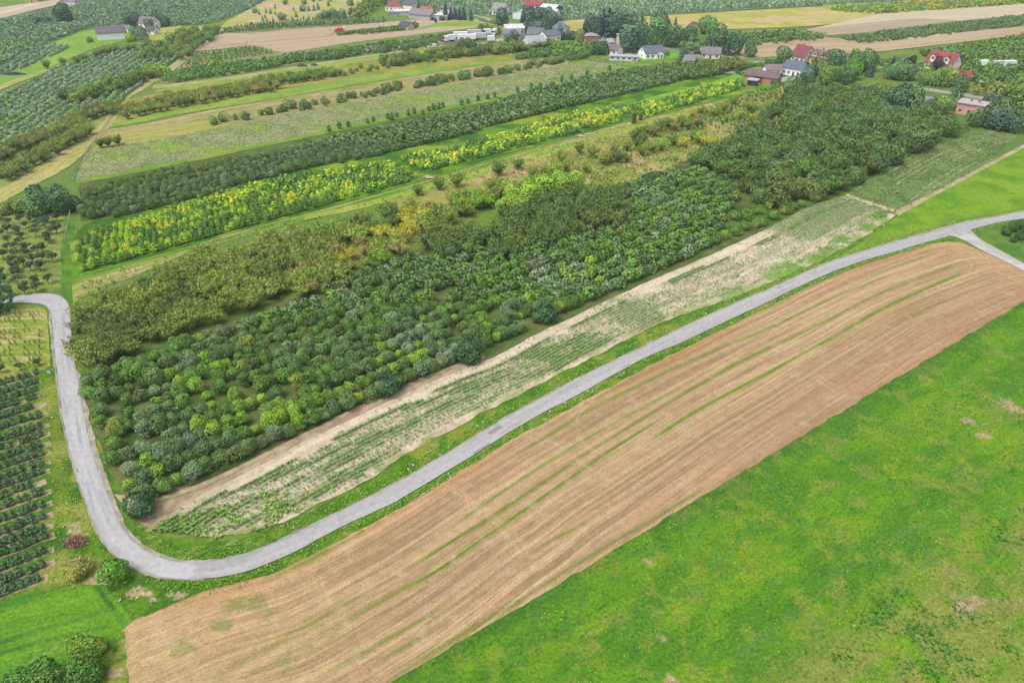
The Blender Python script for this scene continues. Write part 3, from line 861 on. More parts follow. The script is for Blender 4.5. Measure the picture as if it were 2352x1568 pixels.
far("far_pale_field", [(-120, 34), (0, 18), (68, 8), (120, 2), (150, -4), (230, -24)], [(-120, 64), (0, 44), (68, 26), (132, 12), (160, 6), (240, -14)], along_tone(alb(206, 186, 166), alb(214, 196, 178), 60, 4, 131), 4, 2, M_SAND)
far("far_pale_margin", [(-120, 46), (0, 30), (68, 12), (84, 9)], [(-120, 49), (0, 33), (70, 14.5), (84, 11)], two_tone(alb(232, 222, 204), alb(220, 212, 190), 5, 132), 4, 1, M_SAND)
# scrub with small conifers, top centre left
far("scrub_meadow", [(520, 50), (560, 30), (600, 5), (640, -10), (740, -20), (850, -26)], [(505, 66), (588, 58), (720, 48), (800, 42), (860, 20), (900, -12)],
    two_tone(alb(196, 188, 132), alb(182, 188, 98), 14, 133, c3=alb(206, 186, 154), size3=22, lo3=0.54, hi3=0.62), 3, 2, M_FAR)
# top centre: wide plantations
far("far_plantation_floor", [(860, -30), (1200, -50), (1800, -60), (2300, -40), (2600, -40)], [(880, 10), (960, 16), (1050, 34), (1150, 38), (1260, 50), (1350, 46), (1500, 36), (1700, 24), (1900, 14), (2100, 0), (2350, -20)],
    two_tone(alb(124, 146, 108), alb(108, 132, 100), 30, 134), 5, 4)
far("golden_meadow", [(1246, 56), (1300, 48), (1400, 43), (1500, 38), (1700, 26), (1900, 15), (2050, 8), (2200, -4)], [(1250, 64), (1330, 76), (1440, 74), (1600, 70), (1764, 66), (1900, 58), (2000, 48), (2200, 36), (2352, 28)],
    two_tone(alb(204, 192, 116), alb(182, 184, 92), 12, 135, c3=alb(214, 192, 146), size3=16, lo3=0.54, hi3=0.64), 3.0, 1.8, M_FAR)
far("shrub_field_floor", [(1890, 12), (2060, 4), (2200, -6), (2400, -24)], [(1894, 22), (2014, 31), (2100, 26), (2240, 18), (2352, 8), (2450, 0)], two_tone(alb(164, 176, 92), alb(188, 188, 100), 10, 136), 4, 2)
far("pale_strip", [(2010, 34), (2100, 27), (2240, 19), (2352, 9), (2500, -4)], [(1860, 68), (1960, 58), (2090, 46), (2180, 50), (2352, 38), (2520, 20)], along_tone(alb(208, 194, 164), alb(220, 206, 180), 80, 4, 137), 4, 1.5, M_SAND)
far("brown_strip", [(1850, 68), (1960, 57), (2100, 43), (2180, 47), (2230, 48)], [(1880, 84), (1960, 78), (2080, 66), (2150, 58), (2232, 50)], along_tone(alb(188, 168, 148), alb(198, 178, 156), 60, 4, 138), 4, 1.5, M_SAND)
far("shrub_belt_floor", [(1620, 86), (1700, 72), (1800, 66), (1900, 76)], [(1600, 112), (1700, 104), (1800, 98), (1900, 88)], two_tone(alb(124, 150, 84), alb(144, 158, 96), 8, 139), 3, 1.5)
far("tan_field", [(1580, 116), (1650, 106), (1764, 100), (1830, 92), (1900, 86), (1970, 96), (2150, 82), (2352, 60), (2500, 44)],
    [(1580, 138), (1640, 140), (1764, 134), (1880, 128), (2000, 122), (2120, 108), (2260, 92), (2352, 80), (2520, 60)], along_tone(alb(204, 184, 154), alb(194, 168, 134), 90, 5, 140), 3.0, 1.2, M_SAND)
far("orchard_band_floor", [(1930, 82), (2060, 66), (2200, 48), (2352, 36), (2500, 22)], [(1944, 90), (1976, 98), (2060, 91), (2180, 78), (2352, 59), (2500, 43)], two_tone(alb(128, 146, 100), alb(150, 160, 108), 8, 141), 3, 1.5)
far("pale_margin", [(1976, 97), (2060, 90), (2180, 77), (2352, 58), (2500, 42)], [(1976, 98.6), (2060, 92), (2180, 79), (2352, 60), (2500, 44)], two_tone(alb(226, 216, 192), alb(214, 206, 176), 8, 142), 3, 0.8, M_SAND)
far("right_grove_floor", [(1950, 128), (2050, 118), (2120, 110), (2260, 94), (2352, 82), (2550, 60)], [(1800, 235), (2000, 230), (2120, 235), (2260, 260), (2352, 290), (2560, 300)],
    two_tone(alb(128, 152, 74), alb(108, 136, 66), 8, 143), 2.5, 2.0)
far("garden_lawn", [(2000, 150), (2040, 146), (2080, 144)], [(2006, 158), (2050, 156), (2090, 154)], two_tone(alb(142, 176, 64), alb(160, 186, 70), 6, 144), 2, 1.2, M_GRASS)
far("village_ground", [(1150, 62), (1300, 84), (1420, 112), (1560, 116), (1700, 138), (1780, 130)], [(1150, 110), (1300, 124), (1400, 150), (1560, 160), (1700, 165), (1800, 190)], two_tone(alb(134, 164, 78), alb(120, 146, 76), 9, 145), 2.0, 1.6)
far("village_lawn", [(1448, 138), (1500, 112), (1530, 115), (1560, 122)], [(1452, 146), (1500, 140), (1530, 136), (1560, 132)], two_tone(alb(122, 190, 56), alb(150, 196, 72), 8, 146), 2, 1.0, M_GRASS)
far("green_lane", [(1445, 242), (1500, 222), (1580, 205), (1640, 190), (1700, 168)], [(1440, 255), (1510, 234), (1590, 216), (1660, 198), (1716, 176)], two_tone(alb(124, 182, 52), alb(146, 192, 60), 8, 147), 1.5, 1.0, M_GRASS)

# village roads
ROADS2 = [([(1086, 34), (1110, 40), (1150, 48), (1190, 57), (1214, 64)], [(1086, 36.5), (1110, 43), (1150, 52), (1190, 61), (1214, 68)], alb(192, 190, 186)),
          ([(2085, 194), (2104, 200), (2146, 206), (2196, 213), (2250, 221), (2300, 230), (2380, 246)], [(2085, 200), (2104, 206), (2146, 213), (2196, 220), (2250, 229), (2300, 238), (2380, 254)], alb(186, 182, 182)),
          ([(1730, 142), (1770, 144), (1800, 150), (1830, 156), (1880, 164)], [(1730, 146), (1770, 149), (1800, 155), (1830, 161), (1880, 169)], alb(196, 192, 182)),
          ([(1580, 128), (1600, 128), (1640, 134), (1700, 142)], [(1580, 131), (1600, 131), (1640, 137), (1700, 145)], alb(196, 188, 176)),
          ([(1650, 165), (1690, 166), (1715, 172), (1730, 180)], [(1648, 170), (1690, 171), (1713, 176), (1726, 184)], alb(180, 172, 160)),
          ([(1060, 104), (1115, 98), (1160, 86), (1190, 80)], [(1062, 108), (1118, 103), (1166, 92), (1196, 85)], alb(196, 190, 186)),
          ([(1116, 36), (1150, 33), (1180, 30)], [(1116, 37.5), (1150, 34.6), (1180, 32)], alb(204, 200, 194)),
          ([(1420, 127), (1450, 122), (1490, 108)], [(1420, 130), (1452, 125), (1494, 112)], alb(196, 186, 170)),
          ([(2090, 156), (2120, 152), (2130, 154)], [(2096, 164), (2124, 161), (2136, 160)], alb(206, 186, 166)),
          ([(1790, 178), (1810, 178), (1826, 178)], [(1770, 190), (1800, 190), (1828, 184)], alb(190, 188, 192))]
for a_, b_, c_ in ROADS2:
    far("village_road", a_, b_, two_tone(c_, c_ * 0.9, 4, 150), 2.0, 1.0, M_ROAD, rag=0.2)
for c_, r_, k_ in [((883, 407), 1.6, (206, 188, 160)), ((985, 409), 1.8, (206, 196, 176)), ((1335, 314), 1.8, (214, 206, 190)), ((1352, 310), 1.4, (206, 196, 170)), ((1960, 466), 1.2, (216, 200, 172)), ((1946, 459), 1.8, (216, 200, 172)), ((1995, 474), 1.4, (214, 196, 168)), ((2030, 484), 1.4, (214, 196, 168))]:
    g = ground(*c_)
    n_ = 40
    an = np.linspace(0, 2 * pi, n_, endpoint=False)
    rr = r_ * 0.8 * (0.75 + 0.25 * np.sin(2 * an + r_ * 9) + 0.2 * np.sin(5 * an + r_ * 31) + 0.1 * rng.random(n_))
    V = np.c_[g[0] + rr * 1.6 * np.cos(an), g[1] + rr * np.sin(an), np.full(n_, 0.34)]
    m_ = bpy.data.materials.get("bare_soil") or plain_mat("bare_soil", tuple(alb(212, 196, 168)), 0.95, 0.05, 2.0, 0.25)
    tag(link("bare_soil", raw_mesh("bare_soil", V, [np.array([list(range(n_))])], [m_])), kind="structure")


# ------------------------------------------------------------------ trees
def quads(C, N, size, aspect=1.0, spin=None, tint=None, along=None):
    """leaf clumps: one four-cornered leaf each at C, facing N"""
    n = len(C)
    N = N / (np.linalg.norm(N, axis=1, keepdims=True) + 1e-9)
    if along is None:
        a = rng.normal(size=(n, 3))
    else:
        a = along + rng.normal(size=(n, 3)) * 0.25
    A = a - N * (a * N).sum(1, keepdims=True)
    A /= np.linalg.norm(A, axis=1, keepdims=True) + 1e-9
    B = np.cross(N, A)
    s = np.asarray(size).reshape(-1, 1)
    L = A * s; W = B * s * aspect
    bend = N * s * (rng.random((n, 1)) * 0.35)
    V = np.stack([C - L * 0.5 - bend, C - W * 0.5 + bend * 0.3, C + L * 0.5 - bend, C + W * 0.5 + bend * 0.3], 1).reshape(-1, 3)
    F = np.arange(4 * n).reshape(n, 4)
    if tint is None:
        tint = 0.72 + 0.56 * rng.random(n)
    t = np.repeat(np.asarray(tint), 4)
    col = np.stack([t * (0.95 + 0.1 * np.repeat(rng.random(n), 4)), t, t * (0.85 + 0.3 * np.repeat(rng.random(n), 4))], 1)
    return V, F, col


def dirs(n, up=0.0):
    v = rng.normal(size=(n, 3)); v /= np.linalg.norm(v, axis=1, keepdims=True)
    if up:
        v[:, 2] += up; v /= np.linalg.norm(v, axis=1, keepdims=True)
    return v


def lobes_crown(h, r, base, nl, n, leaf, squash=0.8, asp=0.75, up=0.35):
    """round-headed crown made of several leafy lobes with gaps between them"""
    cz = base + (h - base) * 0.5; rz = (h - base) * 0.5
    LC = []; LR = []
    for i in range(nl):
        d = dirs(1, 0.15)[0]
        k = 0.62 * (0.7 + 0.4 * rng.random())
        LC.append((d[0] * r * k, d[1] * r * k, cz + d[2] * rz * 0.55)); LR.append(r * (0.36 + 0.2 * rng.random()))
    LC.append((0, 0, cz + rz * 0.25)); LR.append(r * 0.55)
    LC = np.array(LC); LR = np.array(LR)
    w = LR ** 2 / (LR ** 2).sum()
    pick = rng.choice(len(LC), n, p=w)
    d = dirs(n, up)
    rad = LR[pick] * (0.72 + 0.36 * rng.random(n))
    C = LC[pick] + d * rad[:, None] * np.array([1, 1, squash * rz / r * 1.1])
    C[:, 2] = np.clip(C[:, 2], base * 0.75, h * 1.04)
    N = d + rng.normal(size=(n, 3)) * 0.55
    lobetint = 0.86 + 0.28 * rng.random(len(LC))
    return quads(C, N, leaf * (0.7 + 0.6 * rng.random(n)), asp, tint=lobetint[pick] * (0.78 + 0.44 * rng.random(n)))


def spray_crown(h, r, nb, per, leaf):
    """upswept feathery crown: long shoots fanning out of a low fork, leaves strung along them"""
    Cs, Ns, Al, tt = [], [], [], []
    for i in range(nb):
        az = rng.random() * 2 * pi; lean = (rng.random() ** 0.6) * 1.15
        L = (0.72 + 0.35 * rng.random())
        t = np.sort(0.22 + 0.78 * rng.random(per))
        out = np.sin(lean) * r * L * (t ** 1.15) * 1.05
        z = 0.5 + (h - 0.5) * L * (t * (0.45 + 0.55 * cos(lean)) + 0.12 * t * t)
        p = np.stack([out * cos(az), out * sin(az), z], 1) + rng.normal(size=(per, 3)) * 0.12 * r * 0.6
        al = np.stack([np.full(per, sin(lean) * cos(az)), np.full(per, sin(lean) * sin(az)), np.full(per, 0.9)], 1)
        Cs.append(p); Al.append(al)
        Ns.append(np.stack([p[:, 0] / r, p[:, 1] / r, np.full(per, 0.7)], 1) + rng.normal(size=(per, 3)) * 0.6)
        tt.append((0.85 + 0.3 * rng.random()) * (0.75 + 0.5 * rng.random(per)))
    n = nb * per
    return quads(np.vstack(Cs), np.vstack(Ns), leaf * (0.7 + 0.7 * rng.random(n)), 0.42, tint=np.concatenate(tt), along=np.vstack(Al))


def spindle_crown(h, r, base, n, leaf):
    t = rng.random(n)
    z = base + (h - base) * t
    prof = r * (np.sin(pi * (0.12 + 0.8 * t)) ** 0.8) * (0.75 + 0.25 * np.sin(t * 21 + rng.random() * 6))
    az = rng.random(n) * 2 * pi
    rad = prof * (0.55 + 0.5 * rng.random(n))
    C = np.stack([rad * np.cos(az), rad * np.sin(az), z], 1)
    N = np.stack([np.cos(az), np.sin(az), 0.6 + 0 * az], 1) + rng.normal(size=(n, 3)) * 0.5
    return quads(C, N, leaf * (0.7 + 0.6 * rng.random(n)), 0.7)


def conifer_crown(h, r, base, n, leaf):
    t = rng.random(n) ** 1.35
    tier = 0.82 + 0.18 * np.cos(t * h * 4.2)
    z = base + (h - base) * t
    az = rng.random(n) * 2 * pi
    rad = r * (1 - t) ** 0.85 * tier * (0.55 + 0.5 * rng.random(n)) + 0.05
    C = np.stack([rad * np.cos(az), rad * np.sin(az), z - rad * 0.15], 1)
    N = np.stack([np.cos(az) * 0.7, np.sin(az) * 0.7, 0.8 + 0 * az], 1) + rng.normal(size=(n, 3)) * 0.35
    al = np.stack([np.cos(az), np.sin(az), -0.35 + 0 * az], 1)
    return quads(C, N, leaf * (0.7 + 0.6 * rng.random(n)), 0.5, along=al)


def weeping_crown(h, r, base, n, leaf):
    d = dirs(n, 0.5); d[:, 2] = np.abs(d[:, 2])
    drop = (rng.random(n) ** 1.5) * (h - base) * 0.75
    C = np.stack([d[:, 0] * r * (0.7 + 0.35 * rng.random(n)), d[:, 1] * r * (0.7 + 0.35 * rng.random(n)), base + (h - base) * (0.45 + 0.55 * d[:, 2]) - drop * (1 - d[:, 2])], 1)
    N = d + rng.normal(size=(n, 3)) * 0.4
    return quads(C, N, leaf * (0.7 + 0.6 * rng.random(n)), 0.4, along=np.tile([0, 0, -1.0], (n, 1)))


def trunk_geo(h, r, limbs=4, spread=0.5, sides=6):
    V = []; F = []
    def tube(p0, p1, r0, r1):
        p0 = np.array(p0, float); p1 = np.array(p1, float)
        d = p1 - p0; d /= np.linalg.norm(d)
        a = np.cross(d, [0.3, 0.9, 0.1]); a /= np.linalg.norm(a); b = np.cross(d, a)
        i0 = len(V)
        for p, rr in ((p0, r0), (p1, r1)):
            for k in range(sides):
                an = 2 * pi * k / sides
                V.append(p + (a * cos(an) + b * sin(an)) * rr)
        for k in range(sides):
            k2 = (k + 1) % sides
            F.append((i0 + k, i0 + k2, i0 + sides + k2, i0 + sides + k))
    tube((0, 0, -0.1), (0.03 * h, 0.02 * h, h * 0.42), r, r * 0.72)
    for i in range(limbs):
        az = 2 * pi * i / max(1, limbs) + rng.random()
        tube((0.03 * h, 0.02 * h, h * 0.40), (cos(az) * h * spread, sin(az) * h * spread, h * (0.72 + 0.2 * rng.random())), r * 0.6, r * 0.22)
    return np.array(V), np.array(F)


def dome_crown(h, r, base, n, leaf, bumps=9, asp=0.75):
    """one rounded, densely leaved head with a knobbly outline"""
    d = dirs(n, 0.22)
    B = dirs(bumps, 0.2); w = 0.10 + 0.16 * rng.random(bumps); tn = 0.84 + 0.34 * rng.random(bumps)
    c = np.exp((d @ B.T - 1) * 9.0)
    k = 0.80 + (c * w * 1.7).sum(1) + 0.16 * (rng.random(n) - 0.5)
    lean = rng.normal(size=2) * 0.06
    rz = (h - base) * 0.56
    C = np.stack([d[:, 0] * r * k, d[:, 1] * r * k, base + (h - base) * 0.44 + d[:, 2] * rz * k], 1)
    C[:, 2] = np.maximum(C[:, 2], base * 0.6)
    C[:, :2] += lean * C[:, 2:3]
    k2 = rng.random(n) < 0.10                              # a tenth of the leaves fill the heart of the crown
    C[k2, :2] *= 0.55; C[k2, 2] = base + (C[k2, 2] - base) * 0.7
    N = d + rng.normal(size=(n, 3)) * 0.5
    tint = (c * tn).sum(1) / (c.sum(1) + 1e-9) * (0.84 + 0.32 * rng.random(n))
    return quads(C, N, leaf * (0.7 + 0.6 * rng.random(n)), asp, tint=tint)


PROTO = {}
def make_proto(kind, nvar, fn, trunk):
    PROTO[kind] = []
    for i in range(nvar):
        V, F, col = fn()
        tv, tf = trunk_geo(*trunk)
        crown = raw_mesh(kind + "_crown", V, [F], [M_LEAF], col)
        tm = raw_mesh(kind + "_trunk", tv, [tf], [M_BARK], smooth=True)
        both = raw_mesh(kind, np.vstack([V, tv]), [F, tf + len(V)], [M_LEAF, M_BARK],
                        np.vstack([col, np.ones((len(tv), 3))]), midx=np.r_[np.zeros(len(F)), np.ones(len(tf))])
        PROTO[kind].append(dict(V=V, F=F, col=col, crown=crown, trunk=tm, both=both))


make_proto("fruit", 10, lambda: dome_crown(2.75, 1.45, 0.25, 1250, 0.25, 12) if random.random() < 0.5 else lobes_crown(2.8, 1.6, 0.2, 12, 1250, 0.26, asp=0.7), (1.9, 0.10, 4, 0.42))
make_proto("fruit_open", 5, lambda: dome_crown(2.2, 1.05, 0.5, 420, 0.30, 6), (1.8, 0.09, 4, 0.38))
make_proto("cherry", 7, lambda: spray_crown(3.9, 2.8, 52, 30, 0.42), (2.2, 0.11, 5, 0.4))
make_proto("young", 6, lambda: spindle_crown(2.3, 1.15, 0.3, 260, 0.42), (1.5, 0.06, 2, 0.2))
make_proto("broad", 6, lambda: dome_crown(9.0, 4.0, 0.9, 1300, 0.85, 16), (6.5, 0.28, 5, 0.36))
make_proto("bush", 6, lambda: dome_crown(3.6, 2.3, 0.15, 1000, 0.46, 13), (1.9, 0.10, 4, 0.4))
make_proto("conifer", 4, lambda: conifer_crown(9.0, 2.7, 0.3, 700, 1.0), (7.0, 0.18, 0, 0.1))
make_proto("weeping", 2, lambda: weeping_crown(9.5, 4.2, 0.6, 900, 1.1), (6.0, 0.3, 4, 0.3))
make_proto("apple", 6, lambda: spindle_crown(1.05, 0.55, 0.12, 150, 0.26), (0.8, 0.04, 2, 0.25))
make_proto("sapling", 3, lambda: spindle_crown(1.0, 0.26, 0.2, 26, 0.24), (0.8, 0.03, 1, 0.15))
make_proto("dark_bush", 4, lambda: lobes_crown(1.9, 1.0, 0.75, 6, 210, 0.34, up=0.1), (1.3, 0.07, 3, 0.4))
# coarser versions for massed trees further off
MASS = {}                                   # fruit_low etc. are for the country furthest off
for k_, f_ in dict(fruit=lambda: dome_crown(2.75, 1.45, 0.2, 190, 0.54, 7, 0.85), cherry=lambda: spray_crown(3.8, 2.6, 14, 7, 1.15), young=lambda: spindle_crown(2.3, 1.1, 0.3, 48, 0.8),
                   fruit_low=lambda: dome_crown(2.75, 1.45, 0.2, 64, 0.92, 7, 0.85),
                   far=lambda: lobes_crown(2.6, 1.5, 0.1, 5, 26, 1.3, asp=0.9, up=0.6), spire=lambda: spindle_crown(3.0, 0.8, 0.2, 12, 1.5)).items():
    MASS[k_] = [f_() for _ in range(6)]


def tree(kind, name, label, cat, group, x, y, s, col, parts=False, sz=1.0, z=0.0, rz=None):
    p = random.choice(PROTO[kind])
    rz = random.random() * 2 * pi if rz is None else rz
    if parts:
        e = thing(name, label, cat, x, y, rz, group, z)
        e.scale = (s, s, s * sz)
        c = link("crown", p["crown"], e); c.color = (*col, 1)
        link("trunk", p["trunk"], e)
        return e
    o = link(name, p["both"], None, (x, y, z), rz, (s, s, s * sz))
    o.color = (*col, 1)
    return tag(o, label, cat, group)


def mass(name, label, kind, pts, scales, cols, jitter=0.15, vz=0.0, szj=0.15):
    """many small trees that nobody would count, joined into one object"""
    pts = np.asarray(pts, float); n = len(pts)
    if n == 0:
        return
    var = rng.integers(0, len(MASS[kind]), n)
    Vs, Fs, Cs = [], [], []; off = 0
    for k in range(len(MASS[kind])):
        V, F, col = MASS[kind][k]
        sel = np.where(var == k)[0]
        if len(sel) == 0:
            continue
        an = rng.random(len(sel)) * 2 * pi
        ca, sa = np.cos(an), np.sin(an)
        s = np.asarray(scales)[sel]
        W = np.empty((len(sel), len(V), 3))
        W[:, :, 0] = (V[None, :, 0] * ca[:, None] - V[None, :, 1] * sa[:, None]) * s[:, None] + pts[sel, 0][:, None]
        W[:, :, 1] = (V[None, :, 0] * sa[:, None] + V[None, :, 1] * ca[:, None]) * s[:, None] + pts[sel, 1][:, None]
        W[:, :, 2] = V[None, :, 2] * (s * (1 + szj * (rng.random(len(sel)) - 0.5) * 2))[:, None] + vz
        C = col[None] * np.asarray(cols)[sel][:, None, :]
        Fs.append((F[None] + (np.arange(len(sel)) * len(V))[:, None, None] + off).reshape(-1, 4))
        Vs.append(W.reshape(-1, 3)); Cs.append(C.reshape(-1, 3)); off += len(sel) * len(V)
    me = raw_mesh(name, np.vstack(Vs), [np.vstack(Fs)], [M_LEAFV], np.clip(np.vstack(Cs), 0, 0.8))
    o = link(name, me)
    tag(o, label, kind="stuff")
    return o


def fill(poly, dirpx, row, step, z=0.0, jit=0.25, drop=0.05, org=None):
    """planting grid: rows along dirpx (two plan points) within poly; returns x, y, row number, place in row"""
    P = plan(poly, z)
    d = plan(dirpx); d = d[1] - d[0]; d /= np.hypot(*d)
    nrm = np.array([-d[1], d[0]])
    o = P.mean(0) if org is None else np.array(ground(*org))
    q = P - o
    a0, a1 = (q @ d).min(), (q @ d).max(); b0, b1 = (q @ nrm).min(), (q @ nrm).max()
    A = np.arange(math.floor(a0 / step), math.ceil(a1 / step) + 1)
    B = np.arange(math.floor(b0 / row), math.ceil(b1 / row) + 1)
    AA, BB = np.meshgrid(A, B)
    a = AA * step + (BB % 2) * step * 0.37 + rng.normal(size=AA.shape) * jit * step * 0.5
    b = BB * row + rng.normal(size=AA.shape) * jit * row * 0.35
    X = o[0] + a * d[0] + b * nrm[0]; Y = o[1] + a * d[1] + b * nrm[1]
    m = in_poly(X, Y, P) & (rng.random(X.shape) > drop)
    X, Y, R, K = X[m], Y[m], BB[m], AA[m]
    R = R - R.min() if len(R) else R
    return X, Y, R, K


def rank_rows(X, Y, R, K):
    """row counted from the near side, place counted along each row"""
    out = np.zeros((len(X), 2), int)
    rows = {r: i + 1 for i, r in enumerate(sorted(set(R.tolist())))}
    for r in rows:
        sel = np.where(R == r)[0]
        sel = sel[np.argsort(K[sel])]
        for j, s in enumerate(sel):
            out[s] = (rows[r], j + 1)
    return out


def jitc(c, amt=0.12):
    k = 1 + (random.random() - 0.5) * 2 * amt
    return (float(np.clip(c[0] * k * (1 + (random.random() - .5) * .14), 0, .6)), float(np.clip(c[1] * k, 0, .6)), float(np.clip(c[2] * k * (1 + (random.random() - .5) * .2), 0, .6)))


DARKG = leafc(90, 116, 62); BLUEG = leafc(98, 122, 74); MIDG = leafc(94, 128, 54); LIME = leafc(122, 154, 52); YELL = leafc(194, 194, 58)
OLIVE = leafc(118, 134, 58); OLIVED = leafc(96, 116, 54); RUST = leafc(134, 130, 72); GOLD = leafc(164, 162, 56); GREYG = leafc(112, 132, 94); FRESH = leafc(100, 138, 52)


YLIME = leafc(148, 178, 56)


def word(c):
    return {id(DARKG): "dark green", id(BLUEG): "blue-green", id(MIDG): "mid-green", id(LIME): "lime-green", id(YELL): "yellow", id(OLIVE): "olive", id(OLIVED): "dark olive",
            id(RUST): "rust-brown", id(GOLD): "golden", id(GREYG): "grey-green", id(FRESH): "fresh green", id(YLIME): "lime-yellow"}[id(c)]


# ---- the big orchard inside the road bend
A_POLY = [(198, 870), (237, 846), (300, 822), (387, 790), (450, 765), (588, 718), (695, 686), (788, 645), (863, 622), (950, 592), (1050, 585), (1176, 565), (1376, 520), (1426, 490), (1470, 462), (1400, 440), (1500, 400), (1600, 385),
          (1680, 415), (1706, 440), (1662, 492), (1652, 548), (1451, 646), (1301, 718), (1176, 772), (1060, 825), (950, 866), (763, 952), (588, 1044), (475, 1094), (330, 1150), (287, 1108), (252, 1058), (226, 985), (206, 925), (193, 900)]
X, Y, R, K = fill(A_POLY, [(330, 1165), (1451, 655)], 3.65, 2.2, 1.2, 0.11, 0.03)
gap = np.array(ground(1010, 700)); gap2 = np.array(ground(330, 930)); gap3 = np.array(ground(620, 900))
keep = rng.random(len(X)) > 0.22 * np.exp(-(np.hypot((X - gap[0]) / 16, (Y - gap[1]) / 9)) ** 2) + 0.15 * np.exp(-(np.hypot((X - gap2[0]) / 7, (Y - gap2[1]) / 6)) ** 2) + 0.2 * np.exp(-(np.hypot((X - gap3[0]) / 14, (Y - gap3[1]) / 6)) ** 2)
X, Y, R, K = X[keep], Y[keep], R[keep], K[keep]
RK = rank_rows(X, Y, R, K)
nA = fbm(X, Y, 7.0, 201, 3); nB = fbm(X, Y, 11.0, 202, 3); rr = rng.random(len(X))
LIMEC = [(ground(430, 905), 9), (ground(560, 985), 9), (ground(900, 830), 10), (ground(1150, 735), 11), (ground(330, 1090), 5), (ground(470, 880), 7), (ground(1330, 640), 10), (ground(700, 960), 8)]
lime = sum(np.exp(-(np.hypot(X - c[0], Y - c[1]) / r) ** 2) for c, r in LIMEC)
order = np.argsort(np.hypot(X, Y))
near_set = set(order[:300].tolist())
mx, my, ms, mc = [], [], [], []
for i in range(len(X)):
    v = nA[i] + (rr[i] - 0.5) * 0.30
    if lime[i] * 0.55 + (rr[i] - 0.5) * 0.55 > 0.50: c = LIME if rr[i] > 0.45 else MIDG
    elif v > 0.60: c = MIDG
    elif v < 0.40: c = GREYG if nB[i] > 0.5 else BLUEG
    elif rr[i] < 0.03: c = OLIVE
    elif rr[i] > 0.90: c = FRESH
    else: c = DARKG if nB[i] < 0.55 else BLUEG
    col = jitc(c, 0.16)
    small = (rr[i] > 0.86) or (np.exp(-(np.hypot((X[i] - gap2[0]) / 7, (Y[i] - gap2[1]) / 6)) ** 2) > 0.5)
    s = (0.82 + 0.24 * random.random())
    if i in near_set:
        tree("fruit_open" if small else "fruit", "fruit_tree", f"{word(c)} {'small' if small else 'rounded'} fruit tree, {nth(RK[i][1])} from the bend in the {nth(RK[i][0])} row above the sand",
             "tree", "fruit trees of the orchard inside the road bend", X[i], Y[i], s, col, True, 0.9 + 0.25 * random.random())
    else:
        mx.append((X[i], Y[i])); ms.append(s); mc.append(col)
mass("orchard_trees", "massed round fruit trees at the far end of the orchard above the sandy field", "fruit", mx, ms, np.array(mc))

# single darker shrubs along the orchard edge
for (px, py, s, lb) in [(329, 1182, 1.05, "lone round dark shrub on bare soil at the orchard's tip"), (1080, 832, 1.25, "big dark shrub at the orchard edge beside the sandy field"), (890, 905, 0.95, "low dark clipped-looking bush on the orchard edge by the soil track"),
                        (905, 893, 0.9, "second low dark bush touching the one on the soil track edge"), (1255, 738, 1.15, "dark spreading shrub at the orchard edge, middle of the sandy field"), (1490, 425, 1.2, "very dark round tree rising above the grey-green orchard"),
                        (1905, 432, 1.5, "tall dark tree beside the pale junction of the two sandy plots"), (1885, 440, 1.2, "shorter dark tree beside the pale junction of the sandy plots")]:
    g = ground(px, py)
    tree("bush", "shrub", lb, "shrub", "dark shrubs along the orchard edge", g[0], g[1], s * 0.82, jitc(leafc(62, 92, 56), 0.05), True)

# ---- olive, feathery cherry trees between orchard and grass track
B_POLY = [(168, 730), (215, 690), (300, 668), (390, 625), (470, 585), (560, 560), (640, 535), (740, 520), (830, 500), (900, 485), (1000, 460), (1100, 445), (1180, 425), (1290, 405), (1310, 420),
          (1180, 452), (1120, 475), (1040, 500), (1000, 530), (950, 552), (925, 580), (863, 604), (788, 632), (695, 672), (588, 704), (450, 752), (400, 776), (300, 808), (200, 842), (172, 800)]
X, Y, R, K = fill(B_POLY, [(200, 830), (900, 560)], 4.1, 3.3, 1.6, 0.55, 0.01)
RK = rank_rows(X, Y, R, K)
nA = fbm(X, Y, 9, 211, 3); rr = rng.random(len(X))
rust = [(ground(820, 600), 11), (ground(930, 560), 8), (ground(690, 655), 7), (ground(960, 500), 6)]
gold = [(ground(900, 545), 8), (ground(960, 520), 9), (ground(1010, 480), 8), (ground(800, 610), 6), (ground(540, 690), 3), (ground(480, 710), 2)]
limeb = [(ground(1100, 460), 10), (ground(1200, 430), 14)]
fr = sum(np.exp(-(np.hypot(X - c[0], Y - c[1]) / r) ** 2) for c, r in rust); fg = sum(np.exp(-(np.hypot(X - c[0], Y - c[1]) / r) ** 2) for c, r in gold)
fl = sum(np.exp(-(np.hypot(X - c[0], Y - c[1]) / r) ** 2) for c, r in limeb)
for i in range(len(X)):
    if fl[i] > 0.35 and rr[i] > 0.3: c = LIME
    elif fg[i] * rr[i] > 0.5: c = GOLD
    elif fr[i] * (1.2 - rr[i]) > 0.55: c = RUST
    elif nA[i] > 0.62: c = LIME if rr[i] > 0.75 else OLIVE
    elif nA[i] < 0.42: c = OLIVED
    else: c = OLIVE
    s = 0.82 + 0.42 * random.random()
    if c is GOLD or c is RUST: s *= 0.78
    tree("cherry", "cherry_tree", f"{word(c)} cherry tree, {nth(RK[i][1])} from the road in the olive thicket's {nth(RK[i][0])} row",
         "tree", "feathery cherry trees of the olive thicket", X[i], Y[i], s * 1.04, jitc(c, 0.14), True, 0.8 + 0.25 * random.random())
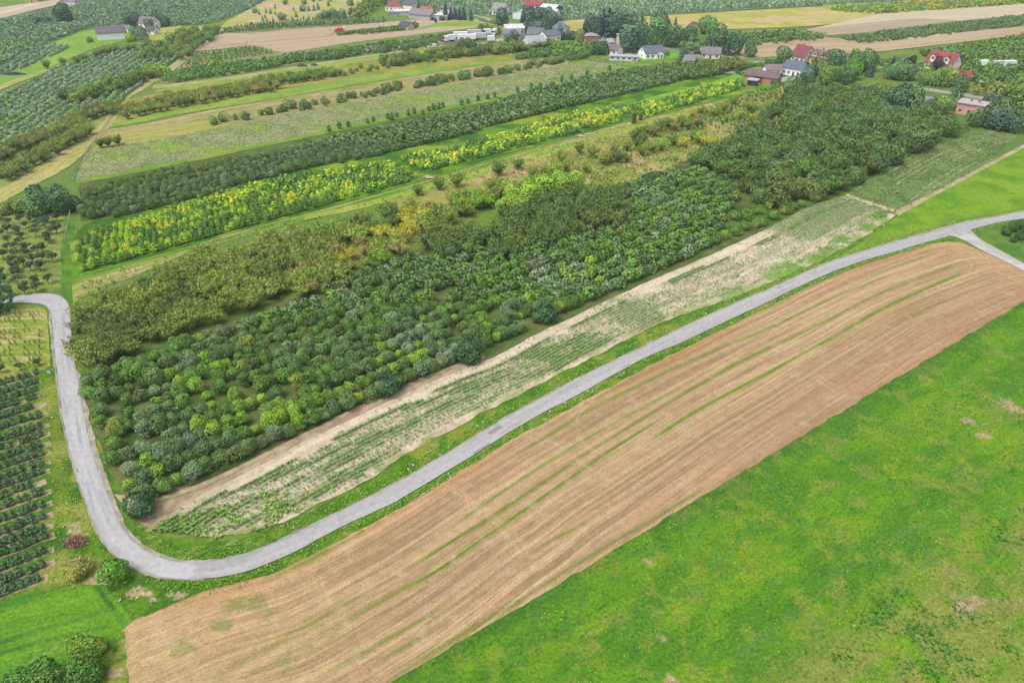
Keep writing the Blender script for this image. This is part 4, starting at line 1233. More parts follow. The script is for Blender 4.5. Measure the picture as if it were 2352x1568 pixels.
# ---- larger dark cherries behind the middle of the orchard
B2 = [(965, 560), (1050, 535), (1130, 500), (1230, 452), (1330, 430), (1410, 445), (1440, 482), (1400, 522), (1250, 556), (1130, 590), (1040, 600), (985, 588)]
X, Y, R, K = fill(B2, [(1000, 580), (1420, 460)], 5.0, 4.4, 1.8, 0.6, 0.05)
RK = rank_rows(X, Y, R, K)
for i in range(len(X)):
    c = OLIVED if random.random() < 0.6 else DARKG
    tree("cherry", "cherry_tree", f"{word(c)} tall cherry tree, {nth(RK[i][1])} in the {nth(RK[i][0])} row of the clump behind the orchard", "tree", "dark cherry trees behind the orchard",
         X[i], Y[i], 1.05 + 0.35 * random.random(), jitc(np.array(c) * 0.92, 0.12), True)
# bright tall trees at the head of the olive thicket
for j, (px, py, s) in enumerate([(1190, 498, 0.62), (1215, 470, 0.66), (1250, 448, 0.62), (1290, 440, 0.6), (1322, 436, 0.56), (1175, 470, 0.55), (1155, 492, 0.5)]):
    g = ground(px, py)
    tree("broad", "broadleaf_tree", f"tall lime-green broadleaf tree, {nth(j + 1)} of the bright clump behind the olive thicket", "tree", "bright lime trees behind the olive thicket", g[0], g[1], s, jitc(leafc(136, 168, 58), 0.08), True)
# ---- scattered bushes along the wild meadow (upper right of the thicket)
wild = [(1320, 402, RUST), (1345, 395, OLIVE), (1385, 378, OLIVE), (1400, 372, RUST), (1420, 372, OLIVED), (1440, 372, OLIVE), (1410, 352, RUST), (1440, 345, OLIVE), (1465, 340, OLIVED), (1475, 358, OLIVE), (1495, 350, OLIVE), (1520, 345, LIME), (1545, 335, OLIVE),
        (1300, 392, OLIVE), (1275, 398, LIME), (1250, 402, OLIVE), (1225, 408, OLIVE), (1360, 360, OLIVE), (1470, 318, OLIVED), (1485, 308, OLIVE), (1500, 312, RUST), (1515, 300, OLIVED), (1535, 295, OLIVED), (1550, 300, RUST), (1565, 290, OLIVED), (1580, 296, OLIVE), (1600, 290, RUST), (1478, 325, OLIVED),
        (1455, 322, OLIVED), (1618, 335, GOLD), (1632, 338, GOLD), (1605, 330, LIME), (1590, 322, OLIVE), (1568, 338, GOLD), (1640, 268, OLIVE), (1700, 275, LIME), (1720, 258, OLIVE), (1660, 258, OLIVE), (1685, 240, OLIVE), (1725, 280, GOLD), (1610, 262, OLIVE), (1590, 270, GOLD), (1560, 280, GOLD),
        (1330, 352, OLIVE), (1290, 372, OLIVE), (1190, 388, DARKG), (1145, 402, DARKG), (1050, 428, OLIVE), (1010, 435, OLIVED), (960, 448, OLIVED)]
for j, (px, py, c) in enumerate(wild):
    g = ground(px, py + 2)
    tree("cherry", "bush", f"{word(c)} bush in the wild meadow, {nth(j + 1)} of its scatter counted from the dry hollow", "bush", "bushes scattered over the wild meadow", g[0], g[1], 0.8 + 0.4 * random.random(), jitc(c, 0.12))

# ---- wood at the right end of the orchard
E_POLY = [(1405, 445), (1500, 395), (1640, 355), (1700, 310), (1780, 255), (1800, 232), (1850, 212), (1960, 215), (2085, 215), (2100, 258), (2200, 280), (2222, 300), (2130, 332), (2050, 372), (2000, 402), (1955, 428), (1880, 448), (1850, 455), (1765, 478), (1715, 440), (1680, 410), (1600, 380), (1500, 402)]
X, Y, R, K = fill(E_POLY, [(1660, 545), (2230, 290)], 5.4, 5.0, 1.5, 0.75, 0.10)
RK = rank_rows(X, Y, R, K); rr = rng.random(len(X))
for i in range(len(X)):
    c = DARKG if rr[i] < 0.45 else (OLIVED if rr[i] < 0.75 else (BLUEG if rr[i] < 0.9 else (OLIVE if rr[i] > 0.97 else MIDG)))
    s = 0.95 + 0.6 * random.random()
    tree("bush" if rr[i] < 0.6 else "cherry", "woodland_tree", f"{word(c)} bushy tree, {nth(RK[i][1])} in the {nth(RK[i][0])} line of the wood past the orchard",
         "tree", "bushy trees of the wood past the orchard", X[i], Y[i], s, jitc(np.array(c) * 0.9, 0.14), False, 0.9 + 0.35 * random.random())
# low bushes on the grass between wood and sandy field
for j, (px, py) in enumerate([(1665, 548), (1690, 540), (1712, 528), (1735, 523), (1748, 518), (1775, 503), (1800, 492), (1822, 480), (1840, 474), (1870, 462), (1712, 505), (1740, 492), (1765, 478), (1790, 468), (1690, 505), (1830, 455)]):
    g = ground(px, py)
    tree("bush", "bush", f"low green bush by the sandy field, {nth(j + 1)} of the line below the wood", "bush", "low bushes below the wood", g[0], g[1], 0.45 + 0.22 * random.random(), jitc(MIDG if j % 3 else OLIVE, 0.12))

# ---- yellow-leaved blocks
C1 = [(176, 548), (215, 530), (300, 506), (370, 486), (460, 456), (560, 430), (700, 400), (850, 374), (895, 372), (940, 392), (950, 408), (850, 436), (720, 476), (588, 510), (450, 550), (300, 590), (190, 615), (172, 590)]
C2 = [(922, 362), (1050, 335), (1176, 298), (1290, 270), (1400, 246), (1436, 256), (1425, 274), (1300, 306), (1176, 340), (1050, 374), (985, 386), (950, 380)]
C3 = [(1424, 250), (1500, 232), (1600, 205), (1700, 184), (1716, 196), (1650, 218), (1580, 240), (1490, 264), (1445, 262)]
ymx, yms, ymc = [], [], []
for bi, (poly, dirp, nm) in enumerate([(C1, [(190, 615), (950, 408)], "lower yellowing block"), (C2, [(985, 386), (1425, 274)], "middle yellowing block"), (C3, [(1490, 262), (1710, 196)], "upper yellowing block")]):
    X, Y, R, K = fill(poly, dirp, 2.35, 1.65, 0.9, 0.2, 0.05)
    RK = rank_rows(X, Y, R, K)
    d, _ = seg_dist(X, Y, np.vstack([plan(poly, 0.9), plan(poly[:1], 0.9)]))
    n1 = fbm(X, Y, 5, 221 + bi, 3); rr = rng.random(len(X))
    nr = R.max() + 1
    order = np.argsort(np.hypot(X, Y)); nearest = set(order[:(300 if bi == 0 else 0)].tolist())
    for i in range(len(X)):
        vrow = R[i] / nr
        y = n1[i] + (rr[i] - .5) * .45
        if bi == 0: y += 0.16 * (vrow - 0.35) * 2 - 0.12
        if bi == 1: y += 0.11 if (0.2 < vrow < 0.45 or 0.72 < vrow < 0.95) else -0.2
        if bi == 2: y -= 0.10
        if d[i] < 1.4: y -= 0.16
        c = YELL if y > 0.63 else (YLIME if y > 0.38 else (FRESH if y > 0.28 else MIDG))
        s = 0.72 + 0.28 * random.random()
        if i in nearest:
            tree("young", "young_tree", f"{word(c)} young tree, {nth(RK[i][1])} from the path in the {nth(RK[i][0])} row of the yellowing block", "tree", "young trees of the lower yellowing block", X[i], Y[i], s, jitc(c, 0.12))
        else:
            ymx.append((X[i], Y[i])); yms.append(s); ymc.append(jitc(c, 0.12))
mass("yellowing_trees", "massed green and yellow young trees in the blocks beyond", "young", ymx, yms, np.array(ymc))

# ---- long dark orchard behind
D_POLY = [(186, 440), (300, 408), (420, 388), (560, 362), (700, 330), (850, 300), (950, 280), (1100, 250), (1200, 212), (1300, 188), (1420, 165), (1500, 155), (1690, 138), (1716, 152), (1640, 170), (1500, 195), (1400, 222), (1300, 244), (1170, 272), (1050, 308), (890, 346), (760, 372), (588, 412), (450, 447), (340, 478), (192, 502)]
X, Y, R, K = fill(D_POLY, [(340, 480), (890, 350)], 3.2, 2.2, 1.2, 0.16, 0.03)
RK = rank_rows(X, Y, R, K); nr = R.max() + 1; rr = rng.random(len(X)); n1 = fbm(X, Y, 12, 231, 3)
order = np.argsort(np.hypot(X, Y)); nearest = set(order[:300].tolist())
far_end = sstep(60, 110, X)
mx, ms, mc, mx2, ms2, mc2 = [], [], [], [], [], []
dpx = plan([(185, 420), (560, 350)])[1]
for i in range(len(X)):
    ol = far_end[i] > rr[i]
    if ol: c = OLIVED if rr[i] < 0.8 else RUST
    else: c = BLUEG if n1[i] > 0.52 else (DARKG if rr[i] < 0.8 else GREYG)
    if X[i] < dpx[0] and RK[i][0] > nr * 0.6: c = OLIVED if rr[i] < 0.5 else DARKG
    s = 0.74 + 0.26 * random.random()
    if i in nearest:
        tree("fruit", "orchard_tree", f"{word(c)} fruit tree, {nth(RK[i][1])} from the fence in the {nth(RK[i][0])} row of the long orchard", "tree", "fruit trees of the long dark orchard", X[i], Y[i], s * (0.92 if c is not OLIVED else 1.2), jitc(np.array(c) * 0.95, 0.12))
    elif ol: mx2.append((X[i], Y[i])); ms2.append(s * 1.05); mc2.append(jitc(c, 0.14))
    else: mx.append((X[i], Y[i])); ms.append(s); mc.append(jitc(np.array(c) * 0.95, 0.14))
mass("dark_orchard_trees", "massed dark fruit trees along the long orchard", "fruit_low", mx, ms, np.array(mc))
mass("olive_orchard_trees", "massed dull olive trees at the far end of the long orchard", "cherry", mx2, ms2, np.array(mc2))
# young trees standing on the grass margin behind it
for j, (px, py) in enumerate([(845, 282), (858, 278), (892, 272), (900, 274), (912, 268), (938, 264), (952, 261), (972, 262), (985, 254), (996, 252), (1008, 249), (1018, 245), (1060, 240), (1075, 236), (1098, 230), (1120, 226), (1136, 222), (1188, 208), (1220, 203), (1240, 201), (1290, 186), (1312, 182), (1348, 172), (1400, 160), (800, 290), (780, 294), (756, 300)]):
    g = ground(px, py + 2)
    tree("young", "young_tree", f"slim dark young tree on the grass margin, {nth(j + 1)} beside the fallow field", "tree", "slim young trees on the grass margin", g[0], g[1], 0.85 + 0.35 * random.random(), jitc(leafc(72, 118, 52), 0.1))


# ---- trellised apple rows on the left: pale bare strips with a hedge-like row on each
ROWEND = [(80, 851), (80, 871), (80, 889), (78, 906), (82, 926), (85, 949), (87, 974), (89, 994), (90, 1016), (90, 1036), (91, 1059), (90, 1079), (80, 1104), (92, 1126), (94, 1154), (96, 1181), (97, 1206), (99, 1228), (98, 1261), (100, 1291), (85, 1323)]
row_n = 0
M_STRIP = soil_mat("bare_strip", grain=2.2, lo=0.8, hi=1.2, bump=0.4)
for ri, (ex, ey) in enumerate(ROWEND):
    k = (ey - 851) / 472.0
    slope = 0.30 + 0.12 * k
    a = np.array(ground(ex + 4, ey + 9)); b = np.array(ground(-130, ey + 9 + slope * (ex + 130)))
    d = (b - a); L = np.hypot(*d); d /= L; nrm = np.array([-d[1], d[0]])
    # bare strip
    ext = 24 if ri > 3 else 14
    p0 = a - d * (np.hypot(*(np.array(ground(ex + ext, ey + 9)) - a)))
    ns = 40
    t = np.linspace(0, 1, ns)
    line = p0 + (b - p0) * t[:, None]
    w = 0.62 * (0.75 + 0.5 * fbm(t * 14, 0 * t + ri * 7, 1.0, 300 + ri))
    off = (fbm(t * 9, 0 * t + ri * 5, 1.0, 330 + ri) - 0.5) * 0.3
    Vv = np.vstack([np.c_[line + nrm * (off + w)[:, None], np.full(ns, 0.03)], np.c_[line + nrm * (off - w)[:, None], np.full(ns, 0.03)]])
    ii = np.arange(ns - 1)
    Fq = np.stack([ii, ii + 1, ns + ii + 1, ns + ii], 1)[:, ::-1]
    cc = mix(alb(206, 188, 160), alb(180, 164, 136), rng.random(2 * ns))
    st = link("bare_strip", raw_mesh("bare_strip", Vv, [Fq], [M_STRIP], cc))
    if st.data.polygons[0].normal.z < 0:
        st.data.flip_normals()
    tag(st, kind="structure")
    n = int(L / 0.9)
    for j in range(n):
        if random.random() < 0.04: continue
        q = a + d * (j * 0.9 + random.gauss(0, .1)) + nrm * random.gauss(0, 0.1)
        c = leafc(84, 112, 74) if random.random() < 0.75 else leafc(74, 108, 58)
        tree("apple", "fruit_bush", f"low fruit bush, {nth(j + 1)} from the road end in the {nth(len(ROWEND) - ri)} hedge-like row from the bottom", "bush", "low fruit bushes in hedge-like rows",
             q[0], q[1], 1.05 + 0.3 * random.random(), jitc(c, 0.12))
# seedling plot above them
k_ = 0
for ri, y0 in enumerate([722, 736, 749, 762, 775, 788, 801, 814, 828, 841]):
    for j, px in enumerate(range(-8, 100, 11)):
        if random.random() < 0.28: continue
        g = ground(px + random.uniform(-2, 2), y0 + (100 - px) * 0.05 + random.uniform(-1, 1))
        tree("sapling", "sapling", f"thin staked sapling, {nth(j + 1)} from the picture edge in the {nth(ri + 1)} row of the plot", "sapling", "saplings in the plot inside the upper bend", g[0], g[1], 0.85 + 0.4 * random.random(), jitc(leafc(92, 122, 66), 0.1))
strip("seedling_plot", [(-120, 716), (40, 708), (98, 706), (108, 716)], [(-120, 862), (40, 852), (96, 846), (116, 838)], 0.035, 0.6, 0.35,
      along_tone(alb(168, 176, 88), alb(140, 164, 66), 9, 1.0, 160, c3=alb(206, 190, 140)), M_MEADOW, rag=0.3)
for j, (px, py, s) in enumerate([(48, 850, 1.0), (91, 840, 0.95), (3, 856, 1.0)]):
    g = ground(px, py)
    tree("dark_bush", "bush", f"small dark round bush on the grass, {nth(j + 1)} of three above the trellised rows", "bush", "small dark bushes above the trellised rows", g[0], g[1], s * 0.9, jitc(leafc(66, 90, 56), 0.06), True)
# sparse dark little trees left of the grass path
sp = [(20, 515), (48, 510), (72, 508), (90, 515), (110, 508), (132, 505), (138, 492), (18, 532), (45, 535), (50, 545), (82, 525), (84, 540), (104, 520), (128, 520), (132, 532), (20, 555), (50, 560), (112, 550), (18, 572), (38, 572), (62, 575), (112, 556), (88, 578), (100, 576), (38, 588), (60, 586),
      (29, 605), (55, 606), (77, 600), (97, 600), (122, 598), (32, 618), (42, 622), (72, 618), (94, 618), (6, 630), (40, 635), (12, 645), (42, 650), (60, 660), (84, 650), (112, 648), (22, 678), (58, 672), (85, 668), (4, 510), (5, 540), (8, 590), (2, 660), (70, 490), (30, 488), (95, 490), (60, 520), (118, 535)]
for j, (px, py) in enumerate(sp):
    g = ground(px, py + 4)
    tree("dark_bush", "small_fruit_tree", f"small dark fruit tree on grass, {nth(j + 1)} of the sparse plot beside the white posts", "tree", "small dark fruit trees of the sparse plot", g[0], g[1], 1.0 + 0.5 * random.random(), jitc(leafc(72, 92, 58), 0.12), True)
strip("sparse_plot", [(-120, 478), (0, 475), (60, 478), (150, 490)], [(-120, 690), (0, 686), (60, 676), (140, 664)], 0.02, 0.9, 0.8,
      along_tone(alb(116, 154, 60), alb(152, 170, 80), 9, 1.6, 161, c3=alb(166, 150, 122)), M_GRASS, rag=0.5)
strip("grass_path", [(150, 500), (146, 540), (140, 580), (140, 620), (138, 668), (150, 690)], [(172, 510), (168, 550), (166, 590), (166, 630), (166, 668), (168, 700)], 0.025, 0.8, 0.5,
      two_tone(alb(110, 152, 56), alb(88, 134, 48), 3, 162), M_GRASS, rag=1.2)
# bushes in the corner by the sparse plot
for j, (px, py, kind, s, c, nm) in enumerate([(92, 470, "broad", 0.62, leafc(64, 96, 66), "tall dark conifer-like tree at the back of the corner clump"), (118, 478, "broad", 0.60, leafc(84, 112, 70), "wide grey-green tree in the middle of the corner clump"),
                                              (150, 482, "broad", 0.64, leafc(84, 112, 72), "large grey-green tree at the grass-path end of the corner clump"), (85, 488, "bush", 1.2, leafc(92, 124, 66), "light green bush in front of the corner clump"),
                                              (50, 482, "bush", 1.0, leafc(104, 126, 62), "olive bush on the track side of the corner clump"), (30, 480, "cherry", 0.8, leafc(112, 126, 62), "low olive bush ending the corner clump"),
                                              (138, 452, "weeping", 0.5, leafc(82, 112, 92), "bluish pine-like tree behind the corner clump"), (12, 488, "bush", 0.6, leafc(92, 112, 60), "small bush by the dry track below the corner clump"), (172, 476, "bush", 1.0, leafc(72, 98, 60), "dark bush where the corner clump meets the fence")]):
    g = ground(px, py + 6)
    tree(kind, "tree", nm, "tree", "trees of the corner clump", g[0], g[1], s, jitc(c, 0.04), True)
for (px, py, s, c, lb) in [(4, 714, 1.15, leafc(66, 96, 60), "dark bush where the road leaves the picture, upper bend"), (268, 1328, 0.74, leafc(88, 138, 44), "bright green shrub on the outside of the road bend"),
                           (178, 1328, 0.55, leafc(150, 150, 70), "yellowing weed clump between apple rows and road bend"), (188, 1312, 0.55, leafc(150, 144, 96), "dry brownish weed clump beside the yellow one"),
                           (108, 1584, 0.85, leafc(84, 122, 56), "large grey-green shrub at the lower corner of the hay meadow"), (205, 1506, 0.72, leafc(112, 134, 48), "olive shrub with yellow tips above the lower shrubs"),
                           (210, 1560, 0.74, leafc(76, 118, 48), "smaller dark green shrub next to the lower corner shrub"), (66, 1592, 0.8, leafc(88, 126, 60), "low shrub cut by the lower picture edge"), (230, 1492, .35, leafc(186, 180, 56), "small yellowish shrub at the stubble corner")]:
    g = ground(px, py)
    tree("bush", "shrub", lb, "shrub", "shrubs by the road bends", g[0], g[1], s, jitc(c, 0.04), True)
for (px, py, s, c, lb) in [(250, 338, 0.9, leafc(84, 100, 56), "dark spreading tree on the fence line with a bare trunk"), (272, 334, 0.95, leafc(100, 118, 60), "olive bush beside the tree on the fence line"), (232, 340, 0.75, leafc(82, 104, 62), "small dark bush leaning over the fence line")]:
    g = ground(px, py)
    tree("cherry", "bush", lb, "bush", "bushes on the fence line", g[0], g[1], s, jitc(c, 0.05), True)

# ---- tree rows between the far strips
def treeline(line, step, kinds, cols, s0, s1, name, label, group, width=0.0, rows=1, gap=0.05, start=1):
    L = smooth_line(plan(line)); n = int(np.hypot(*np.diff(L, axis=0).T).sum() / step) + 1
    Pn, _ = resample(L, n)
    j = start
    for r in range(rows):
        for i in range(n):
            if random.random() < gap: continue
            k = max(0, min(n - 2, i)); d = Pn[k + 1] - Pn[k]; d /= np.hypot(*d) + 1e-9
            o = (r - (rows - 1) / 2) * width
            q = Pn[i] + np.array([-d[1], d[0]]) * (o + random.gauss(0, 0.25 * step)) + d * random.gauss(0, 0.2 * step)
            c = random.choice(cols)
            s = random.uniform(s0, s1)
            tree(random.choice(kinds), name, label.format(n=nth(j), c=word(c)), "tree", group, q[0], q[1], s, jitc(c, 0.13))
            j += 1
    return j


treeline([(505, 288), (560, 276), (640, 262), (740, 240), (838, 222), (938, 203), (1063, 180), (1176, 165), (1280, 142), (1380, 126)], 3.6, ["bush", "fruit"], [BLUEG, DARKG, MIDG, DARKG], 0.55, 0.95, "line_bush",
         "{c} bush, {n} in the loose line above the fallow field", "bushes in the loose line above the fallow field", 3.6, 2, 0.2)
treeline([(272, 268), (330, 254), (400, 240), (500, 222), (588, 205), (632, 204)], 2.9, ["cherry"], [RUST, OLIVE, RUST, OLIVE, OLIVED], 0.72, 0.98, "row_cherry_tree", "{c} cherry tree, {n} in the rusty block above the mown grass", "cherry trees of the rusty block", 4.6, 4, 0.06)
treeline([(600, 196), (680, 186), (740, 178), (772, 172)], 2.9, ["cherry"], [OLIVED, OLIVE, MIDG], 0.75, 0.95, "row_cherry_tree", "{c} cherry tree, {n} in the greener block above the mown grass", "cherry trees of the greener block", 4.0, 3, 0.05)
treeline([(780, 172), (850, 160), (900, 152), (960, 144), (1020, 138)], 5.5, ["fruit"], [BLUEG, DARKG], 0.6, 0.9, "row_tree", "{c} little tree, {n} of the thin row along the mown grass", "thin row of little trees", 5.0, 2, 0.2)
treeline([(890, 150), (960, 138), (1040, 128), (1120, 122), (1190, 116), (1260, 108)], 4.0, ["cherry", "bush"], [OLIVED, MIDG, OLIVE, DARKG], 0.85, 1.25, "row_cherry_tree", "{c} cherry tree, {n} in the belt beneath the village", "cherry trees of the belt beneath the village", 5.0, 3, 0.05)
treeline([(655, 147), (700, 140), (760, 134), (830, 127), (880, 120), (930, 115), (975, 110), (1000, 106)], 6.5, ["bush"], [DARKG, MIDG, DARKG], 0.75, 1.1, "row_tree", "{c} round tree, {n} in the row standing on the farm track", "round trees along the farm track", 4, 1, 0.08)
treeline([(345, 108), (300, 118), (240, 128), (200, 140), (150, 150), (110, 160)], 5.0, ["cherry"], [OLIVED, OLIVED, OLIVE], 0.9, 1.3, "bush", "{c} bush, {n} of the belt between left meadow and orchard", "bushes of the belt beside the left meadow", 4, 1, 0.25)
treeline([(10, 415), (80, 375), (150, 335), (215, 298)], 3.4, ["cherry"], [OLIVE, OLIVED, OLIVE], 0.85, 1.1, "row_cherry_tree", "{c} cherry tree, {n} in the lower hedge row by the dry track", "cherry trees in the lower hedge row", 4, 2, 0.03)
treeline([(-30, 385), (60, 340), (150, 300), (250, 250)], 3.4, ["cherry"], [OLIVED, OLIVED, RUST, OLIVE], 0.85, 1.1, "row_cherry_tree", "{c} cherry tree, {n} in the upper hedge row left of the dry track", "cherry trees in the upper hedge row", 4, 2, 0.05)
treeline([(355, 172), (300, 190), (240, 215), (190, 228), (160, 236)], 5.0, ["cherry", "bush"], [OLIVED, OLIVE, DARKG, LIME], 1.0, 1.4, "bush", "{c} overgrown bush, {n} of the rough patch in the left orchard", "overgrown bushes in the left orchard", 7, 2, 0.1)
treeline([(465, 75), (440, 95), (400, 120), (370, 140)], 4.5, ["cherry", "bush"], [OLIVE, MIDG, OLIVED], 0.9, 1.2, "bush", "{c} bush, {n} of the rough patch beside the gravel path", "bushes beside the gravel path", 7, 4, 0.15)

# stuff: orchards beyond counting
def massfill(name, label, kind, poly, dirp, row, step, cols, s0, s1, drop=0.04, jit=0.3, z=1.2, nsz=15, seed=400):
    X, Y, R, K = fill(poly, dirp, row, step, z, jit, drop)
    n = fbm(X, Y, nsz, seed, 3) + (rng.random(len(X)) - 0.5) * 0.3
    q = np.clip(((n - 0.30) / 0.4 * len(cols)).astype(int), 0, len(cols) - 1)
    C = np.array([jitc(cols[k], 0.13) for k in q]) if len(q) else np.zeros((0, 3))
    mass(name, label, kind, np.c_[X, Y], s0 + (s1 - s0) * rng.random(len(X)), C)
    return len(X)


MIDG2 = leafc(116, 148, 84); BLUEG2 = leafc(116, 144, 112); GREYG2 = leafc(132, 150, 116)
LFT = [(-60, 240), (0, 212), (67, 184), (133, 152), (217, 118), (300, 106), (360, 96), (420, 88), (420, 120), (395, 142), (360, 165), (330, 190), (290, 218), (268, 236), (200, 272), (100, 318), (0, 362), (-60, 392)]
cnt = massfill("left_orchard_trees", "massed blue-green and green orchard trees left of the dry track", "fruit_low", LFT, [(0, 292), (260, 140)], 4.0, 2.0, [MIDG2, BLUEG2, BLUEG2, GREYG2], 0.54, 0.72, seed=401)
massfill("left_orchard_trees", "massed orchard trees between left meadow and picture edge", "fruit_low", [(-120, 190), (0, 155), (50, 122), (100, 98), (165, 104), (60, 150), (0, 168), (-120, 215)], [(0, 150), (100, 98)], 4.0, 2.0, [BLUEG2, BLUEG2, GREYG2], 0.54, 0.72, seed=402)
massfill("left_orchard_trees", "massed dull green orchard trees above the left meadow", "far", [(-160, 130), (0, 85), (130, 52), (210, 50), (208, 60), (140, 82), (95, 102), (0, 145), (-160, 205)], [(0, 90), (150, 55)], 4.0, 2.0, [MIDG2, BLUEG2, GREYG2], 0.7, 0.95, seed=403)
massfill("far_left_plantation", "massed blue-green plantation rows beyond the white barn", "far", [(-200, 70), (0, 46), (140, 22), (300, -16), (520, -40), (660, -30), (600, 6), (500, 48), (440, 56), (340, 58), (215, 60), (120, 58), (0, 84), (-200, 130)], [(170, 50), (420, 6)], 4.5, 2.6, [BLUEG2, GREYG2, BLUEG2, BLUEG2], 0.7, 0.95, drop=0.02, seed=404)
massfill("young_orchard_trees", "massed staked young trees below the pale field", "spire", [(424, 150), (445, 122), (588, 106), (632, 118), (560, 128), (450, 150), (415, 155)], [(424, 150), (600, 124)], 3.6, 2.2, [DARKG, MIDG], 0.55, 0.75, drop=0.06, seed=405)
massfill("young_orchard_trees", "massed green orchard trees along the farm track", "fruit_low", [(372, 182), (410, 160), (520, 145), (640, 132), (700, 128), (690, 138), (588, 158), (470, 174), (400, 186)], [(400, 186), (690, 138)], 3.2, 2.4, [MIDG, DARKG, FRESH], 0.7, 0.95, seed=406)
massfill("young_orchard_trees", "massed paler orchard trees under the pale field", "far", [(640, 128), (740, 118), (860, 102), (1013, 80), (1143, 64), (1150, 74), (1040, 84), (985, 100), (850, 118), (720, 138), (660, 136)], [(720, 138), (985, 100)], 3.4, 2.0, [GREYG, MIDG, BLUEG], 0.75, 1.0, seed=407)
massfill("orchard_belt_trees", "massed trees of the belt between pale field and scrub", "spire", [(510, 74), (588, 66), (720, 57), (880, 48), (890, 44), (720, 46), (588, 55), (520, 66)], [(588, 60), (860, 46)], 3.2, 2.0, [BLUEG, DARKG, GREYG], 0.7, 1.0, seed=408)
massfill("orchard_island_trees", "massed trees of the island in the pale field", "fruit_low", [(770, 75), (860, 66), (925, 59), (960, 52), (965, 60), (930, 66), (860, 73), (778, 79)], [(778, 78), (930, 64)], 3.4, 2.6, [DARKG, MIDG, OLIVED], 0.7, 0.95, seed=409)
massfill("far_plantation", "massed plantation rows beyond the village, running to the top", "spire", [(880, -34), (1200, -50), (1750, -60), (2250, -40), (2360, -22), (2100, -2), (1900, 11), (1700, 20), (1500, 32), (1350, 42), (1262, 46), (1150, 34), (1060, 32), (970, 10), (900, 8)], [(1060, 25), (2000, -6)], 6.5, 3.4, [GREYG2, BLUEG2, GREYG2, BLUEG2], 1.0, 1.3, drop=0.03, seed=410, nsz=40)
massfill("scrub_thicket", "massed olive thicket beside the first farm", "cherry", [(830, 44), (862, 22), (890, 4), (905, -10), (880, -14), (840, 10), (800, 36)], [(830, 40), (890, 2)], 6, 5, [OLIVED, OLIVE, OLIVED], 1.0, 1.5, seed=411)
massfill("shrub_belt", "massed shrubs in the belt behind the village trees", "fruit_low", [(1600, 104), (1640, 84), (1700, 78), (1800, 72), (1850, 78), (1896, 86), (1800, 96), (1700, 103)], [(1640, 92), (1890, 82)], 4.4, 3.6, [DARKG, BLUEG, MIDG], 0.85, 1.3, drop=0.12, seed=412)
massfill("orchard_band_trees", "massed orchard rows of the band between the two tan fields", "fruit_low", [(1930, 86), (2000, 76), (2130, 60), (2240, 48), (2352, 36), (2480, 24), (2480, 42), (2352, 57), (2180, 76), (2060, 89), (1980, 96)], [(1980, 96), (2352, 58)], 3.6, 2.8, [BLUEG, BLUEG, DARKG], 0.7, 0.95, seed=413)
massfill("shrub_field", "massed yellow-green shrubs at the top edge beside the golden meadow", "fruit_low", [(1896, 18), (2060, 6), (2200, -4), (2400, -20), (2440, -2), (2240, 15), (2100, 24), (2014, 29), (1930, 24)], [(1930, 22), (2300, 6)], 4.6, 4.0, [LIME, GREYG, GOLD, OLIVE], 0.8, 1.15, drop=0.12, seed=414)
massfill("right_grove", "massed orchard trees behind the red-roofed house", "fruit_low", [(2110, 118), (2200, 105), (2280, 96), (2352, 85), (2520, 64), (2560, 200), (2450, 240), (2352, 235), (2290, 215), (2220, 180), (2204, 140), (2120, 125)], [(2120, 120), (2352, 86)], 4.6, 3.8, [MIDG, DARKG, OLIVED, DARKG, MIDG], 0.95, 1.35, drop=0.06, seed=415, nsz=20)
massfill("garden_orchard", "massed garden trees between the village houses", "fruit_low", [(1232, 118), (1300, 100), (1380, 98), (1400, 112), (1340, 122), (1260, 128), (1200, 130)], [(1240, 122), (1390, 106)], 3.8, 3.2, [MIDG, DARKG, FRESH], 0.85, 1.15, seed=416)
massfill("garden_orchard", "massed low garden bushes below the pale house", "fruit_low", [(1185, 126), (1230, 112), (1250, 118), (1240, 130), (1200, 134)], [(1190, 130), (1245, 120)], 3.4, 3.0, [MIDG, FRESH], 0.6, 0.85, seed=417)
massfill("right_garden", "massed shrubs and vegetables below the village road", "fruit_low", [(2106, 220), (2140, 222), (2190, 228), (2200, 250), (2160, 250), (2120, 240)], [(2110, 222), (2190, 232)], 3.2, 3.0, [BLUEG, MIDG, DARKG, FRESH], 0.6, 1.0, seed=418)
massfill("right_garden", "massed orchard trees along the upper garden", "fruit_low", [(2000, 138), (2060, 132), (2080, 140), (2020, 148)], [(2000, 142), (2075, 136)], 3.2, 2.8, [DARKG, BLUEG], 0.6, 0.85, seed=419)
massfill("right_thicket", "massed bushes at the picture edge beyond the pink house", "cherry", [(2262, 272), (2270, 246), (2300, 240), (2420, 246), (2460, 300), (2340, 300), (2290, 296)], [(2270, 285), (2400, 270)], 5.0, 4.4, [OLIVED, DARKG, OLIVED], 0.95, 1.4, seed=420)
massfill("right_thicket", "massed autumn cherry trees along the village road", "cherry", [(2230, 212), (2300, 200), (2352, 195), (2450, 215), (2450, 240), (2340, 226), (2250, 222)], [(2240, 215), (2400, 225)], 5.2, 4.6, [OLIVE, RUST, OLIVE, OLIVED], 0.95, 1.25, seed=421)
massfill("slope_weeds", "massed tall weeds and scrub on the slope beside the brick barn", "far", [(1560, 262), (1640, 236), (1730, 205), (1800, 190), (1800, 222), (1760, 244), (1680, 275), (1600, 300)], [(1600, 290), (1780, 220)], 2.6, 2.2, [FRESH, OLIVE, FRESH, MIDG], 0.35, 0.6, drop=0.25, seed=422)

